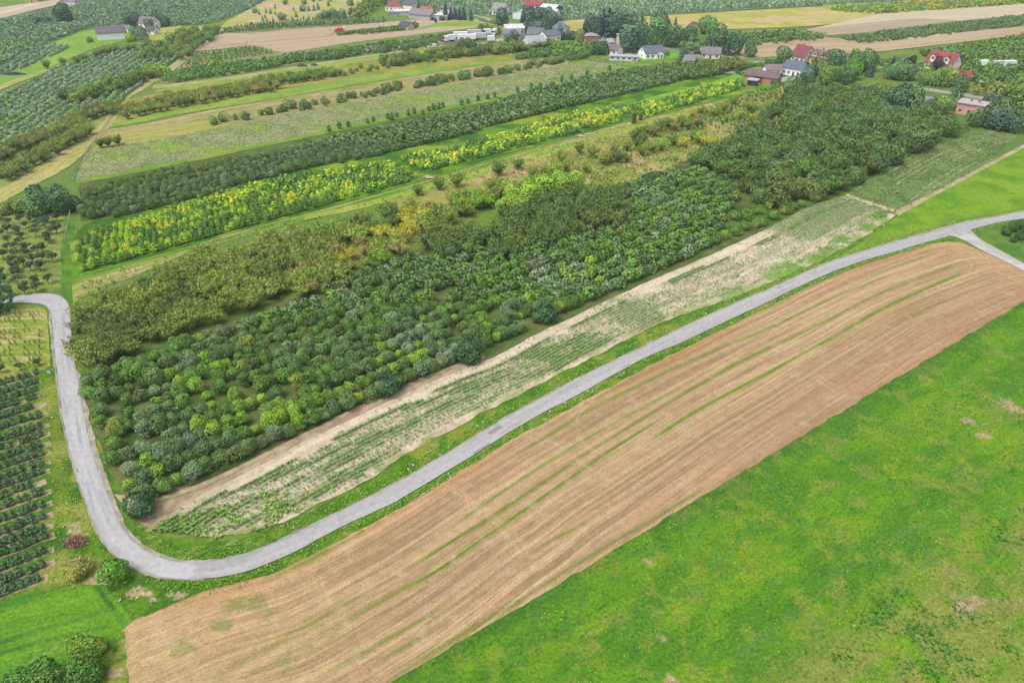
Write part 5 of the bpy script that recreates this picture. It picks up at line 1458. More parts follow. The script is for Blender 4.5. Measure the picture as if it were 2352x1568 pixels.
# small conifers and bushes on the scrub meadow
j = 1
for (px, py, k, s) in [(610, 42, 0, .55), (596, 34, 0, .6), (612, 30, 0, .55), (622, 32, 0, .7), (633, 34, 0, .5), (604, 48, 0, .6), (614, 50, 0, .45), (628, 50, 0, .55), (648, 46, 1, 1.0), (672, 46, 0, .5), (681, 40, 0, .7), (698, 47, 0, .6), (710, 46, 0, .55), (640, 38, 0, .4),
                       (655, 10, 1, .8), (675, 24, 0, .5), (695, 26, 1, .9), (710, 26, 0, .7), (722, 25, 0, .8), (731, 22, 0, .9), (700, 10, 1, .8), (720, 4, 0, .8), (735, 2, 0, .9), (755, 14, 0, .8), (760, 4, 0, .7), (806, 13, 1, 1.0), (738, 46, 1, 1.0), (748, 44, 1, 1.1), (758, 42, 1, 1.1), (768, 42, 1, 1.2),
                       (775, 44, 0, .9), (788, 42, 1, 1.2), (632, 20, 0, .4), (632, 14, 0, .4), (586, 30, 1, .7), (596, 6, 0, .5)]:
    g = ground(px, py + 1)
    if k == 0: tree("conifer", "conifer_tree", f"small conifer dotted over the scrub meadow, {nth(j)} of the scatter", "tree", "small conifers on the scrub meadow", g[0], g[1], s * 0.8, jitc(leafc(92, 120, 90), 0.1), False, 0.8)
    else: tree("bush", "bush", f"rounded bush among the conifers of the scrub meadow, {nth(j)} of the scatter", "bush", "bushes on the scrub meadow", g[0], g[1], s * 1.15, jitc(leafc(92, 122, 88), 0.1))
    j += 1

# village and farm trees, one by one: x, y of the foot, kind, scale, colour, label
VT = [(150, 54, "broad", 1.5, (74, 98, 74), "tall dark tree standing by the far dirt road"), (158, 55, "broad", 0.9, (64, 84, 68), "darker lower tree leaning on the tall one by the far dirt road"), (88, 55, "bush", 1.5, (78, 104, 80), "dark bush below the far pale field, first of two"), (110, 54, "bush", 1.3, (84, 108, 80), "dark bush below the far pale field, second of two"),
      (330, 96, "weeping", 1.05, (104, 122, 100), "grey weeping willow in front of the farmhouse"), (312, 92, "weeping", 0.95, (98, 118, 96), "second grey willow beside the white barn"), (306, 60, "broad", 1.1, (92, 108, 92), "grey-green tree behind the farm buildings"), (296, 62, "broad", 0.9, (84, 104, 84), "smaller grey-green tree behind the white barn"), (345, 68, "broad", 0.75, (92, 116, 76), "round tree by the farmhouse roof"),
      (366, 62, "conifer", 1.35, (58, 78, 70), "very dark spruce beside the farmhouse"), (380, 62, "broad", 0.95, (84, 108, 78), "mid-green tree behind the dark spruce"), (355, 60, "broad", 0.8, (84, 104, 92), "blue-grey tree between farmhouse and spruce"), (298, 96, "bush", 1.25, (128, 168, 56), "bright lime bush at the barn's corner"), (208, 98, "bush", 0.9, (98, 124, 80), "small bush beside the barn yard"),
      (962, 27, "conifer", 1.0, (60, 84, 66), "dark pointed spruce between the farm roofs"), (1024, 47, "conifer", 1.45, (52, 76, 70), "tallest dark spruce of the clump by the farm yard"), (1036, 46, "conifer", 1.1, (50, 74, 72), "dark spruce, second in the clump by the farm yard"), (1046, 46, "conifer", 1.05, (52, 76, 74), "dark spruce, third in the clump by the farm yard"), (1056, 47, "conifer", 1.0, (50, 72, 74), "dark spruce, fourth in the clump by the farm yard"), (1066, 47, "conifer", 1.05, (52, 76, 72), "dark spruce, fifth in the clump by the farm yard"), (1082, 48, "conifer", 0.9, (54, 78, 72), "dark spruce ending the clump by the farm yard"),
      (1014, 48, "bush", 1.0, (74, 98, 78), "dark bush below the spruce clump"), (995, 48, "bush", 0.6, (70, 92, 74), "small bush by the white shed"), (1153, 58, "broad", 1.2, (74, 100, 82), "dark green tree by the road bend near the gabled house"), (1135, 54, "bush", 0.9, (112, 132, 92), "thin pale tree beside the village road"),
      (1065, 125, "broad", 0.95, (84, 104, 70), "broad flat-crowned tree below the lorry park"), (1082, 122, "broad", 0.9, (88, 108, 74), "second broad tree below the lorry park"), (1178, 97, "bush", 1.6, (72, 96, 78), "dark bush in front of the grey hall"), (1106, 68, "bush", 1.1, (88, 114, 80), "rounded bush at the pale field's end"), (1118, 67, "bush", 0.9, (96, 120, 84), "second rounded bush at the pale field's end"),
      (1202, 57, "conifer", 1.4, (52, 82, 70), "pointed spruce in front of the white hall"), (1213, 58, "broad", 1.35, (62, 92, 74), "dark tree, first of the group before the white halls"), (1224, 58, "conifer", 1.5, (56, 84, 74), "dark spruce in the group before the white halls"), (1236, 60, "broad", 1.25, (64, 94, 74), "dark tree, third of the group before the white halls"), (1248, 60, "broad", 1.2, (70, 98, 76), "green tree beneath the white hall roof"), (1262, 66, "broad", 1.45, (76, 104, 80), "loose tree before the white hall's end wall"), (1270, 72, "broad", 1.2, (72, 98, 72), "green tree at the golden meadow's corner"),
      (1214, 78, "broad", 1.0, (80, 108, 82), "green tree beside the white-roofed house"), (1222, 84, "broad", 0.9, (74, 102, 80), "dark tree left of the yellow house"), (1252, 82, "broad", 1.1, (70, 98, 74), "dark tree hiding the yellow house"), (1262, 88, "conifer", 1.3, (60, 90, 72), "spruce behind the grey-roofed house"), (1286, 92, "broad", 0.8, (78, 104, 86), "grey-green tree before the gabled blue roof"), (1302, 92, "bush", 1.3, (72, 98, 74), "dark bush right of the gabled blue roof"), (1315, 93, "bush", 1.2, (66, 92, 78), "dark conifer-like bush in the hedge"), (1332, 98, "weeping", 0.95, (116, 134, 86), "pale olive willow beside the brick house"),
      (1170, 100, "bush", 1.4, (76, 102, 78), "dark bush by the grey barn"), (1190, 104, "conifer", 0.7, (62, 92, 70), "small column conifer near the grey house"), (1360, 84, "broad", 1.5, (74, 102, 82), "tall dark tree, first of the tall wood"), (1372, 82, "broad", 1.3, (72, 100, 78), "dark tree, second of the tall wood"), (1384, 84, "conifer", 2.0, (58, 82, 74), "tall dark pine, third of the tall wood"), (1396, 86, "conifer", 2.1, (54, 78, 72), "tallest dark pine of the tall wood"), (1376, 88, "conifer", 1.6, (52, 76, 72), "very dark pine at the foot of the tall wood"), (1412, 86, "broad", 1.5, (66, 100, 76), "deep green tree, sixth of the tall wood"), (1424, 84, "broad", 1.7, (88, 114, 86), "loose grey-green tree, seventh of the tall wood"), (1350, 78, "conifer", 1.2, (62, 90, 82), "bluish spruce at the edge of the tall wood"), (1340, 84, "conifer", 0.9, (66, 92, 84), "little bluish spruce by the brick house"),
      (1444, 120, "broad", 1.75, (92, 120, 92), "great grey-green tree beside the tall grey house"), (1466, 116, "broad", 1.7, (90, 116, 88), "second great grey-green tree near the white bungalow"), (1472, 84, "conifer", 1.6, (74, 104, 86), "pointed fir behind the great trees"), (1455, 82, "broad", 1.2, (84, 114, 84), "round tree behind the great trees"), (1502, 106, "broad", 1.65, (98, 136, 78), "large bright green oak above the white bungalow"), (1514, 84, "broad", 1.65, (90, 118, 90), "tall grey-green tree behind the oak"), (1546, 108, "broad", 1.35, (88, 118, 84), "rounded tree right of the oak"), (1550, 68, "conifer", 0.95, (62, 88, 74), "dark spruce on the golden meadow edge"), (1582, 94, "broad", 1.15, (84, 112, 86), "broad tree in the middle of the tree belt"), (1560, 92, "bush", 1.6, (88, 118, 84), "low tree below the spruce on the meadow edge"),
      (1618, 78, "broad", 1.2, (92, 134, 76), "fresh green tree standing against the golden meadow"), (1634, 88, "broad", 1.15, (96, 138, 76), "second fresh green tree against the golden meadow"), (1648, 122, "broad", 1.5, (78, 106, 78), "dark tree before the tan field"), (1626, 122, "conifer", 1.15, (60, 88, 70), "small spruce before the tan field"), (1668, 128, "conifer", 1.0, (58, 84, 70), "dark spruce near the hidden grey roof"), (1686, 128, "broad", 1.35, (76, 106, 76), "dark tree right of the hidden grey roof"), (1720, 132, "broad", 1.0, (82, 122, 74), "green tree standing alone on the tan field"), (1566, 140, "conifer", 1.2, (72, 104, 78), "pair of firs beside the bungalow lawn, lower one"), (1582, 138, "conifer", 1.7, (94, 122, 88), "tall pale fir beside the bungalow lawn"), (1596, 136, "broad", 0.7, (56, 80, 72), "very dark round tree between the hidden roofs"), (1530, 128, "bush", 0.8, (104, 128, 88), "garden shrub on the bungalow lawn"),
      (1374, 126, "bush", 2.2, (72, 102, 68), "large dark bush at the end of the grey-roofed barn"), (1404, 118, "bush", 1.0, (76, 102, 70), "bush between barn and brick shed"),
      (1798, 148, "broad", 0.95, (80, 118, 66), "green tree at the end of the clipped hedge"), (1884, 172, "bush", 2.2, (92, 120, 66), "olive tree behind the white grey-roofed house"), (1918, 160, "broad", 1.05, (78, 114, 70), "green tree right of the yellow house"), (1950, 172, "broad", 1.15, (88, 118, 74), "spreading tree in the village wood"), (1968, 166, "broad", 1.2, (104, 134, 66), "yellow-green tree in the village wood"), (1986, 166, "broad", 1.2, (92, 126, 74), "mid-green tree at the lane side of the village wood"), (1958, 184, "broad", 1.1, (96, 140, 60), "fresh green tree at the front of the village wood"), (1995, 178, "conifer", 1.1, (62, 92, 74), "pointed spruce beside the garden lawn"), (1894, 198, "broad", 0.95, (108, 136, 62), "lime tree below the white grey-roofed house"), (1918, 188, "broad", 0.85, (92, 132, 60), "second lime tree below the white grey-roofed house"), (1946, 196, "broad", 0.9, (82, 116, 66), "round green tree above the dark wood"), (1850, 190, "broad", 0.85, (96, 124, 96), "silvery tree beside the white house's yard"), (1836, 196, "bush", 1.3, (66, 92, 74), "dark bush by the white house's yard"), (1812, 212, "bush", 1.6, (104, 132, 66), "olive-lime bush on the slope by the brick barn"), (1780, 196, "bush", 1.0, (82, 122, 72), "green bush at the brick barn's corner"), (1868, 178, "conifer", 0.75, (50, 72, 54), "dark column cypress beside the white house"),
      (2048, 158, "conifer", 0.75, (44, 48, 62), "small purple-black tree on the garden lawn"), (2086, 158, "broad", 0.72, (40, 42, 58), "round purple-black tree before the garden hedge"), (2150, 166, "broad", 0.72, (38, 40, 56), "purple-black tree in front of the red-roofed house"), (2064, 186, "broad", 1.0, (108, 142, 88), "pale green tree, largest by the road"), (2048, 184, "broad", 0.9, (92, 128, 82), "green tree left of the largest roadside tree"), (2088, 186, "broad", 0.8, (96, 130, 84), "green tree at the roadside behind the pale one"), (2122, 196, "broad", 0.95, (112, 142, 66), "round olive-green tree above the road, first of three"), (2146, 198, "broad", 0.95, (104, 138, 64), "round green tree above the road, second of three"), (2172, 200, "broad", 1.0, (118, 148, 64), "round lime tree above the road, third of three"), (2196, 222, "conifer", 1.3, (84, 112, 66), "leaning dark tree at the road junction"), (2200, 212, "broad", 0.9, (96, 118, 76), "grey-green tree behind the road junction"),
      (2084, 262, "weeping", 1.5, (98, 128, 84), "huge pale willow at the end of the wood"), (2062, 262, "broad", 1.3, (70, 98, 72), "dark tree under the huge willow"), (2160, 262, "broad", 0.75, (118, 146, 72), "lime tree beside the pink house"), (2140, 252, "bush", 1.3, (82, 108, 74), "dark bush left of the lime tree by the pink house"), (2030, 272, "bush", 1.8, (92, 116, 84), "grey-green tree below the willow"), (2286, 296, "bush", 2.4, (76, 100, 76), "large dark bush at the corner of the vegetable field"), (2240, 290, "bush", 1.7, (92, 116, 66), "olive bush in front of the pink house"), (2316, 302, "bush", 1.9, (80, 104, 78), "dark bush at the picture edge below the pink house"), (2266, 258, "broad", 0.85, (82, 104, 78), "dark tree at the pink house's corner"),
      (2310, 540, "bush", 0.7, (62, 92, 46), "dark round bush in the side meadow, first of five"), (2326, 532, "bush", 0.65, (60, 90, 46), "dark round bush in the side meadow, second of five"), (2338, 526, "bush", 0.7, (60, 92, 46), "dark round bush in the side meadow, third of five"), (2340, 550, "bush", 0.7, (58, 88, 46), "dark round bush in the side meadow, fourth of five"), (2326, 556, "bush", 0.4, (66, 96, 50), "smallest dark bush in the side meadow"), (2360, 540, "bush", 0.7, (60, 90, 46), "dark round bush in the side meadow, fifth of five")]
for (px, py, kind, s, c, lb) in VT:
    g = ground(px, py)
    k = {"broad": "broadleaf_tree", "conifer": "conifer_tree", "weeping": "willow_tree", "bush": "bush"}[kind]
    tree(kind, k, lb, "bush" if kind == "bush" else "tree", "trees around the village and farms", g[0], g[1], s * (0.82 if py > 300 else 0.86), jitc(leafc(*c), 0.04), True)

# ------------------------------------------------------------------ plants too many to count
def tufts(name, label, X, Y, S, cols, lean=0.5, k=3, zoff=0.0, asp=0.5):
    n = len(X)
    C = np.repeat(np.stack([X, Y, np.zeros(n) + zoff], 1), k, 0)
    s = np.repeat(S, k)
    a = rng.random(n * k) * 2 * pi
    tilt = lean * (0.4 + rng.random(n * k))
    d = np.stack([np.cos(a) * tilt, np.sin(a) * tilt, np.ones(n * k)], 1)
    side = np.stack([-np.sin(a), np.cos(a), 0 * a], 1)
    p0 = C; tip = C + d * s[:, None]; w = side * (s * asp)[:, None]
    mid = C + d * (s * 0.55)[:, None]
    V = np.stack([p0, mid - w, tip, mid + w], 1).reshape(-1, 3)
    F = np.arange(4 * n * k).reshape(-1, 4)
    cc = np.repeat(np.asarray(cols), k, 0) * (0.8 + 0.4 * rng.random(n * k))[:, None]
    o = link(name, raw_mesh(name, V, [F], [M_LEAFV], np.clip(np.repeat(cc, 4, 0), 0, 0.8)))
    return tag(o, label, kind="stuff")


def scatter(poly, n):
    P = plan(poly)
    lo = P.min(0); hi = P.max(0)
    X = lo[0] + (hi[0] - lo[0]) * rng.random(n); Y = lo[1] + (hi[1] - lo[1]) * rng.random(n)
    m = in_poly(X, Y, P)
    return X[m], Y[m]


# vegetables on the ridges of the sandy field
T_ = smooth_line(plan(SAND_UP)); B_ = smooth_line(plan(SAND_LO)); n_ = 1500
T_, lt = resample(T_, n_); B_, lb = resample(B_, n_)
wd = np.hypot(*(B_ - T_).T)
px_, py_, ps_, pc_ = [], [], [], []
Ls = (lt + lb) / 2
vr = np.arange(0.4, wd.max(), 0.85)
for vm in vr:
    u = np.arange(0, n_ - 1, 1.0) + rng.random(n_ - 1) * 0.8
    ui = u.astype(int)
    v = vm / wd[ui]
    ok = (v < 0.97)
    vv = np.clip(v, 0, 1)[:, None]
    Q = T_[ui] * (1 - vv) + B_[ui] * vv
    de = crop_density(u, 0 * u, Q[:, 0], Q[:, 1], v)
    keep = ok & (rng.random(len(u)) < np.clip(de * 1.15, 0, 0.97))
    Q = Q[keep] + rng.normal(size=(keep.sum(), 2)) * 0.07
    px_ += Q[:, 0].tolist(); py_ += Q[:, 1].tolist(); ps_ += (0.12 + 0.12 * rng.random(len(Q)) + 0.06 * (de[keep] > 0.8)).tolist()
X = np.array(px_); Y = np.array(py_)
cols = mix(leafc(92, 130, 62), leafc(112, 146, 74), rng.random(len(X)))
tufts("vegetable_plants", "rows of leafy vegetables growing on sandy ridges", X, Y, np.array(ps_), cols, 0.9, 3, 0.3, 0.75)
NV = len(X)
# weeds at the pointed end of the sandy field
X, Y = scatter([(395, 1225), (470, 1170), (560, 1140), (700, 1120), (700, 1180), (600, 1222), (500, 1240)], 2600)
m = rng.random(len(X)) < sstep(0.48, 0.66, fbm(X, Y, 2.4, 502)) * 0.8
X, Y = X[m], Y[m]
tufts("field_weeds", "dense weeds in the pointed end of the sandy field", X, Y, 0.18 + 0.2 * rng.random(len(X)), mix(leafc(112, 152, 60), leafc(140, 160, 92), rng.random(len(X))), 0.8, 3, 0.22, 0.6)
# meadow plants, lower right
poly = [(700, 1700), (895, 1572), (1176, 1412), (1401, 1280), (1626, 1142), (1839, 1012), (2064, 872), (2209, 788), (2352, 700), (2420, 660), (2700, 1100), (2500, 1750), (1200, 1900)]
X, Y = scatter(poly, 90000)
dn = fbm(X, Y, 4.0, 503); m = rng.random(len(X)) < 0.25 + 0.75 * sstep(0.42, 0.62, dn)
X, Y = X[m], Y[m]
n1 = fbm(X, Y, 6, 504); n2 = rng.random(len(X))
cols = mix(leafc(78, 138, 28), leafc(112, 166, 36), sstep(0.35, 0.65, n1 + (n2 - .5) * .5))
cols = mix(cols, leafc(62, 112, 50), (n2 > 0.8) * 1.0)
cols = mix(cols, leafc(140, 156, 96), ((n2 > 0.28) & (n2 < 0.34)) * 0.9)
tufts("meadow_grass", "tufted grass and herbs of the big lower meadow", X, Y, 0.08 + 0.12 * n2 ** 2, cols * 0.85, 0.9, 2, 0.0, 0.6)
X, Y = scatter(poly, 9000)
m = (fbm(X, Y, 5, 505) > 0.60) & (rng.random(len(X)) < 0.45)
X, Y = X[m], Y[m]
tufts("meadow_flowers", "small yellow flowers dotted over the lower meadow", X, Y, 0.10 + 0.07 * rng.random(len(X)), np.tile(alb(226, 206, 40), (len(X), 1)), 0.9, 1, 0.12, 0.6)
A = []
for (px, py) in [(2330, 1215), (2370, 1240), (2400, 1180), (2030, 1405), (2050, 1388), (2070, 1392), (2090, 1365), (2002, 1430), (2112, 1440), (2130, 1432), (2160, 1450), (2210, 1430), (2260, 1420), (2140, 1400), (2232, 1400), (2040, 1420), (1950, 1510), (2140, 1470), (2190, 1490), (2100, 1538), (2150, 1530), (2180, 1548), (2250, 1540), (2230, 1510), (2340, 1490), (2320, 1240)]:
    g = ground(px * 0.98 + 20, py)
    for q in range(26):
        A.append((g[0] + random.gauss(0, 0.8), g[1] + random.gauss(0, 0.7)))
A = np.array(A)
tufts("meadow_herbs", "dark leafy herb clumps in the dry corner of the meadow", A[:, 0], A[:, 1], 0.14 + 0.14 * rng.random(len(A)), mix(leafc(58, 118, 34), leafc(84, 142, 46), rng.random(len(A))) * 0.7, 0.9, 3, 0.0, 0.6)
# rough grass round the bend
X, Y = scatter([(100, 850), (125, 850), (150, 1000), (205, 1180), (270, 1290), (330, 1322), (450, 1336), (590, 1310), (800, 1205), (900, 1160), (930, 1172), (760, 1252), (600, 1332), (400, 1395), (300, 1425), (260, 1370), (100, 1370), (112, 1200)], 14000)
m = rng.random(len(X)) < 0.3 + 0.7 * sstep(0.4, 0.6, fbm(X, Y, 2.2, 506))
X, Y = X[m], Y[m]; n2 = rng.random(len(X))
cols = mix(leafc(88, 138, 38), leafc(134, 160, 62), n2); cols = mix(cols, leafc(214, 214, 200), (n2 > 0.992) * 1.0)
tufts("verge_grass", "rough grass and weeds round the road bend", X, Y, 0.10 + 0.16 * n2 ** 2, cols * 0.85, 0.8, 3, 0.02, 0.45)
# verges along the road
for nm, lo_, hi_, sd in (("upper", ROAD_B[22:], 14, 507), ("lower", ROAD_A[22:], -9, 508)):
    L, ln = resample(smooth_line(plan(lo_)), 4000)
    d = np.gradient(L, axis=0); d /= np.hypot(*d.T)[:, None] + 1e-9
    nrm = np.c_[-d[:, 1], d[:, 0]] * (1 if hi_ > 0 else -1)
    for r in range(3 if hi_ > 0 else 2):
        pass
    rep = 3
    off = 0.25 + rng.random((rep, 4000)) * (2.1 if hi_ > 0 else 1.2)
    X = (L[None, :, 0] + nrm[None, :, 0] * off).ravel(); Y = (L[None, :, 1] + nrm[None, :, 1] * off).ravel()
    m = rng.random(len(X)) < 0.25 + 0.75 * sstep(0.38, 0.6, fbm(X, Y, 2.0, sd))
    X, Y = X[m], Y[m]; n2 = rng.random(len(X))
    cols = mix(leafc(90, 142, 38), leafc(122, 160, 58), n2); cols = mix(cols, leafc(220, 220, 206), (n2 > 0.992) * 1.0)
    tufts("verge_grass", f"rough grass strip along the {'orchard' if hi_ > 0 else 'stubble'} side of the road", X, Y, 0.09 + 0.15 * n2 ** 2, cols * 0.85, 0.8, 3, 0.02, 0.45)
# straw and regrowth on the stubble
X, Y = scatter(FIELD_T + FIELD_B[::-1], 26000)
n2 = rng.random(len(X)); gr = sstep(0.58, 0.70, fbm(X, Y, 3.0, 509))
cols = mix(mix(leafc(206, 172, 122), leafc(170, 132, 92), n2), leafc(118, 140, 60), gr * (n2 > 0.4))
tufts("straw_stubble", "short straw and weeds standing on the reaped field", X, Y, 0.07 + 0.07 * n2, cols * 0.62, 0.9, 2, 0.10, 0.4)
# dry tall weeds on the fallow strip and wild meadow
X, Y = scatter([(170, 690), (300, 640), (470, 562), (640, 520), (900, 462), (1180, 405), (1440, 330), (1440, 285), (1176, 366), (940, 440), (740, 500), (450, 574), (196, 642)], 9000)
n2 = rng.random(len(X))
tufts("dry_weeds", "tall dry weeds on the fallow strip", X, Y, 0.3 + 0.5 * n2, mix(leafc(180, 168, 128), leafc(150, 156, 84), rng.random(len(X))) * 0.85, 0.5, 3, 0.2, 0.4)
X, Y = scatter([(960, 540), (1180, 452), (1340, 425), (1420, 440), (1640, 345), (1790, 235), (1800, 200), (1640, 240), (1440, 330), (1180, 400)], 14000)
n2 = rng.random(len(X))
tufts("dry_weeds", "tall weeds and grasses of the wild meadow", X, Y, 0.3 + 0.7 * n2 ** 1.5, mix(leafc(160, 160, 100), leafc(120, 146, 66), rng.random(len(X))) * 0.85, 0.5, 3, 0.2, 0.45)
X, Y = scatter([(165, 418), (325, 388), (588, 334), (838, 279), (1088, 232), (1351, 170), (1452, 146), (1401, 134), (1176, 170), (963, 210), (713, 252), (500, 296), (287, 332), (196, 352)], 40000)
n2 = rng.random(len(X))
tufts("fallow_weeds", "grey-green weeds covering the fallow field", X, Y, 0.22 + 0.2 * n2, mix(leafc(112, 128, 86), leafc(134, 142, 108), n2), 0.8, 2, 0.3, 0.7)
X, Y = scatter([(1940, 450), (2139, 333), (2274, 298), (2336, 312), (2239, 394), (2060, 490)], 9000)
n2 = rng.random(len(X))
tufts("vegetable_plants", "green crop of the second plot beyond the pale junction", X, Y, 0.2 + 0.2 * n2, mix(leafc(108, 138, 72), leafc(126, 150, 90), n2) * 0.72, 0.8, 2, 0.15, 0.6)


# ------------------------------------------------------------------ buildings, vehicles, small things
class MB:
    def __init__(self):
        self.V = []; self.F = []

    def add(self, V, F):
        o = len(self.V)
        self.V += [tuple(v) for v in V]; self.F += [tuple(i + o for i in f) for f in F]
        return self

    def box(self, x0, x1, y0, y1, z0, z1):
        V = [(x0, y0, z0), (x1, y0, z0), (x1, y1, z0), (x0, y1, z0), (x0, y0, z1), (x1, y0, z1), (x1, y1, z1), (x0, y1, z1)]
        return self.add(V, [(3, 2, 1, 0), (4, 5, 6, 7), (0, 1, 5, 4), (1, 2, 6, 5), (2, 3, 7, 6), (3, 0, 4, 7)])

    def prism(self, prof, x0, x1):
        """profile in (y,z), run along x"""
        n = len(prof)
        V = [(x0, y, z) for y, z in prof] + [(x1, y, z) for y, z in prof]
        F = [tuple(range(n))[::-1], tuple(range(n, 2 * n))] + [(i, (i + 1) % n, n + (i + 1) % n, n + i) for i in range(n)]
        return self.add(V, F)

    def cyl(self, x, y, z, r, w, axis='y', n=12):
        V = []
        for s in (-w / 2, w / 2):
            for k in range(n):
                a = 2 * pi * k / n
                V.append((x + r * cos(a), y + s, z + r * sin(a)) if axis == 'y' else ((x + r * cos(a), y + r * sin(a), z + s) if axis == 'z' else (x + s, y + r * cos(a), z + r * sin(a))))
        F = [tuple(range(n)), tuple(range(n, 2 * n))[::-1]] + [(i, n + i, n + (i + 1) % n, (i + 1) % n) for i in range(n)]
        return self.add(V, F)

    def build(self, name, mat, parent=None, bevel=0.0):
        me = bpy.data.meshes.new(name)
        me.from_pydata(self.V, [], self.F)
        me.materials.append(mat)
        import bmesh
        b = bmesh.new(); b.from_mesh(me)
        bmesh.ops.recalc_face_normals(b, faces=b.faces)
        if bevel:
            bmesh.ops.bevel(b, geom=b.edges[:], offset=bevel, segments=2, affect='EDGES', clamp_overlap=True)
        b.to_mesh(me); b.free()
        return link(name, me, parent)


_mats = {}
def wallm(c):
    k = ("w",) + tuple(c)
    if k not in _mats:
        _mats[k] = plain_mat("plaster", tuple(np.clip(lin(c) * 0.86, 0, 0.82)), 0.9, 0.1, 0.8, 0.10)
    return _mats[k]


def brickm(c):
    k = ("b",) + tuple(c)
    if k not in _mats:
        _mats[k] = brick_mat("brickwork", tuple(alb(*c, 1.35)), tuple(alb(196, 180, 166, 1.3)))
    return _mats[k]


def roofm(c):
    k = ("r",) + tuple(c)
    if k not in _mats:
        _mats[k] = roof_mat("roofing", tuple(alb(*c)))
    return _mats[k]


def paint(c, rough=0.45, spec=0.4):
    k = ("p", rough) + tuple(c)
    if k not in _mats:
        _mats[k] = plain_mat("paint", tuple(np.clip(alb(*c, 1.4), 0, 0.8)), rough, spec, 1.2, 0.08)
    return _mats[k]


M_GLASS = plain_mat("window_glass", (0.02, 0.025, 0.03), 0.12, 0.6, 1.0, 0.1)
M_FRAME = plain_mat("window_frame", (0.6, 0.58, 0.55), 0.6, 0.3, 2.0, 0.05)
M_DOOR = plain_mat("door_wood", (0.10, 0.06, 0.04), 0.6, 0.3, 2.0, 0.2)
M_CHIM = brick_mat("chimney_brick", (0.25, 0.10, 0.07), (0.3, 0.28, 0.25))
M_TYRE = plain_mat("rubber", (0.02, 0.02, 0.02), 0.9, 0.1)
M_CONC = plain_mat("concrete", tuple(alb(186, 184, 180)), 0.9, 0.1, 1.5, 0.15)
M_METAL = plain_mat("galvanised", tuple(alb(188, 190, 192)), 0.5, 0.4, 2.0, 0.1)

_wm = {}
def window_mesh():
    if "w" not in _wm:
        f = MB(); f.box(-0.5, -0.43, -0.06, 0.05, -0.5, 0.5); f.box(0.43, 0.5, -0.06, 0.05, -0.5, 0.5); f.box(-0.43, 0.43, -0.06, 0.05, 0.43, 0.5); f.box(-0.43, 0.43, -0.06, 0.05, -0.5, -0.43); f.box(-0.03, 0.03, -0.055, 0.045, -0.43, 0.43)
        p = MB(); p.box(-0.43, 0.43, -0.01, 0.03, -0.43, 0.43)
        a = f.build("window", M_FRAME); b = p.build("pane", M_GLASS)
        _wm["w"] = a.data; _wm["p"] = b.data
        bpy.data.objects.remove(a); bpy.data.objects.remove(b)
    return _wm["w"], _wm["p"]


def window(parent, x, y, z, rz, w, h):
    a, b = window_mesh()
    o = link("window", a, parent, (x, y, z), rz, (w, 1, h))
    link("pane", b, o)
    return o


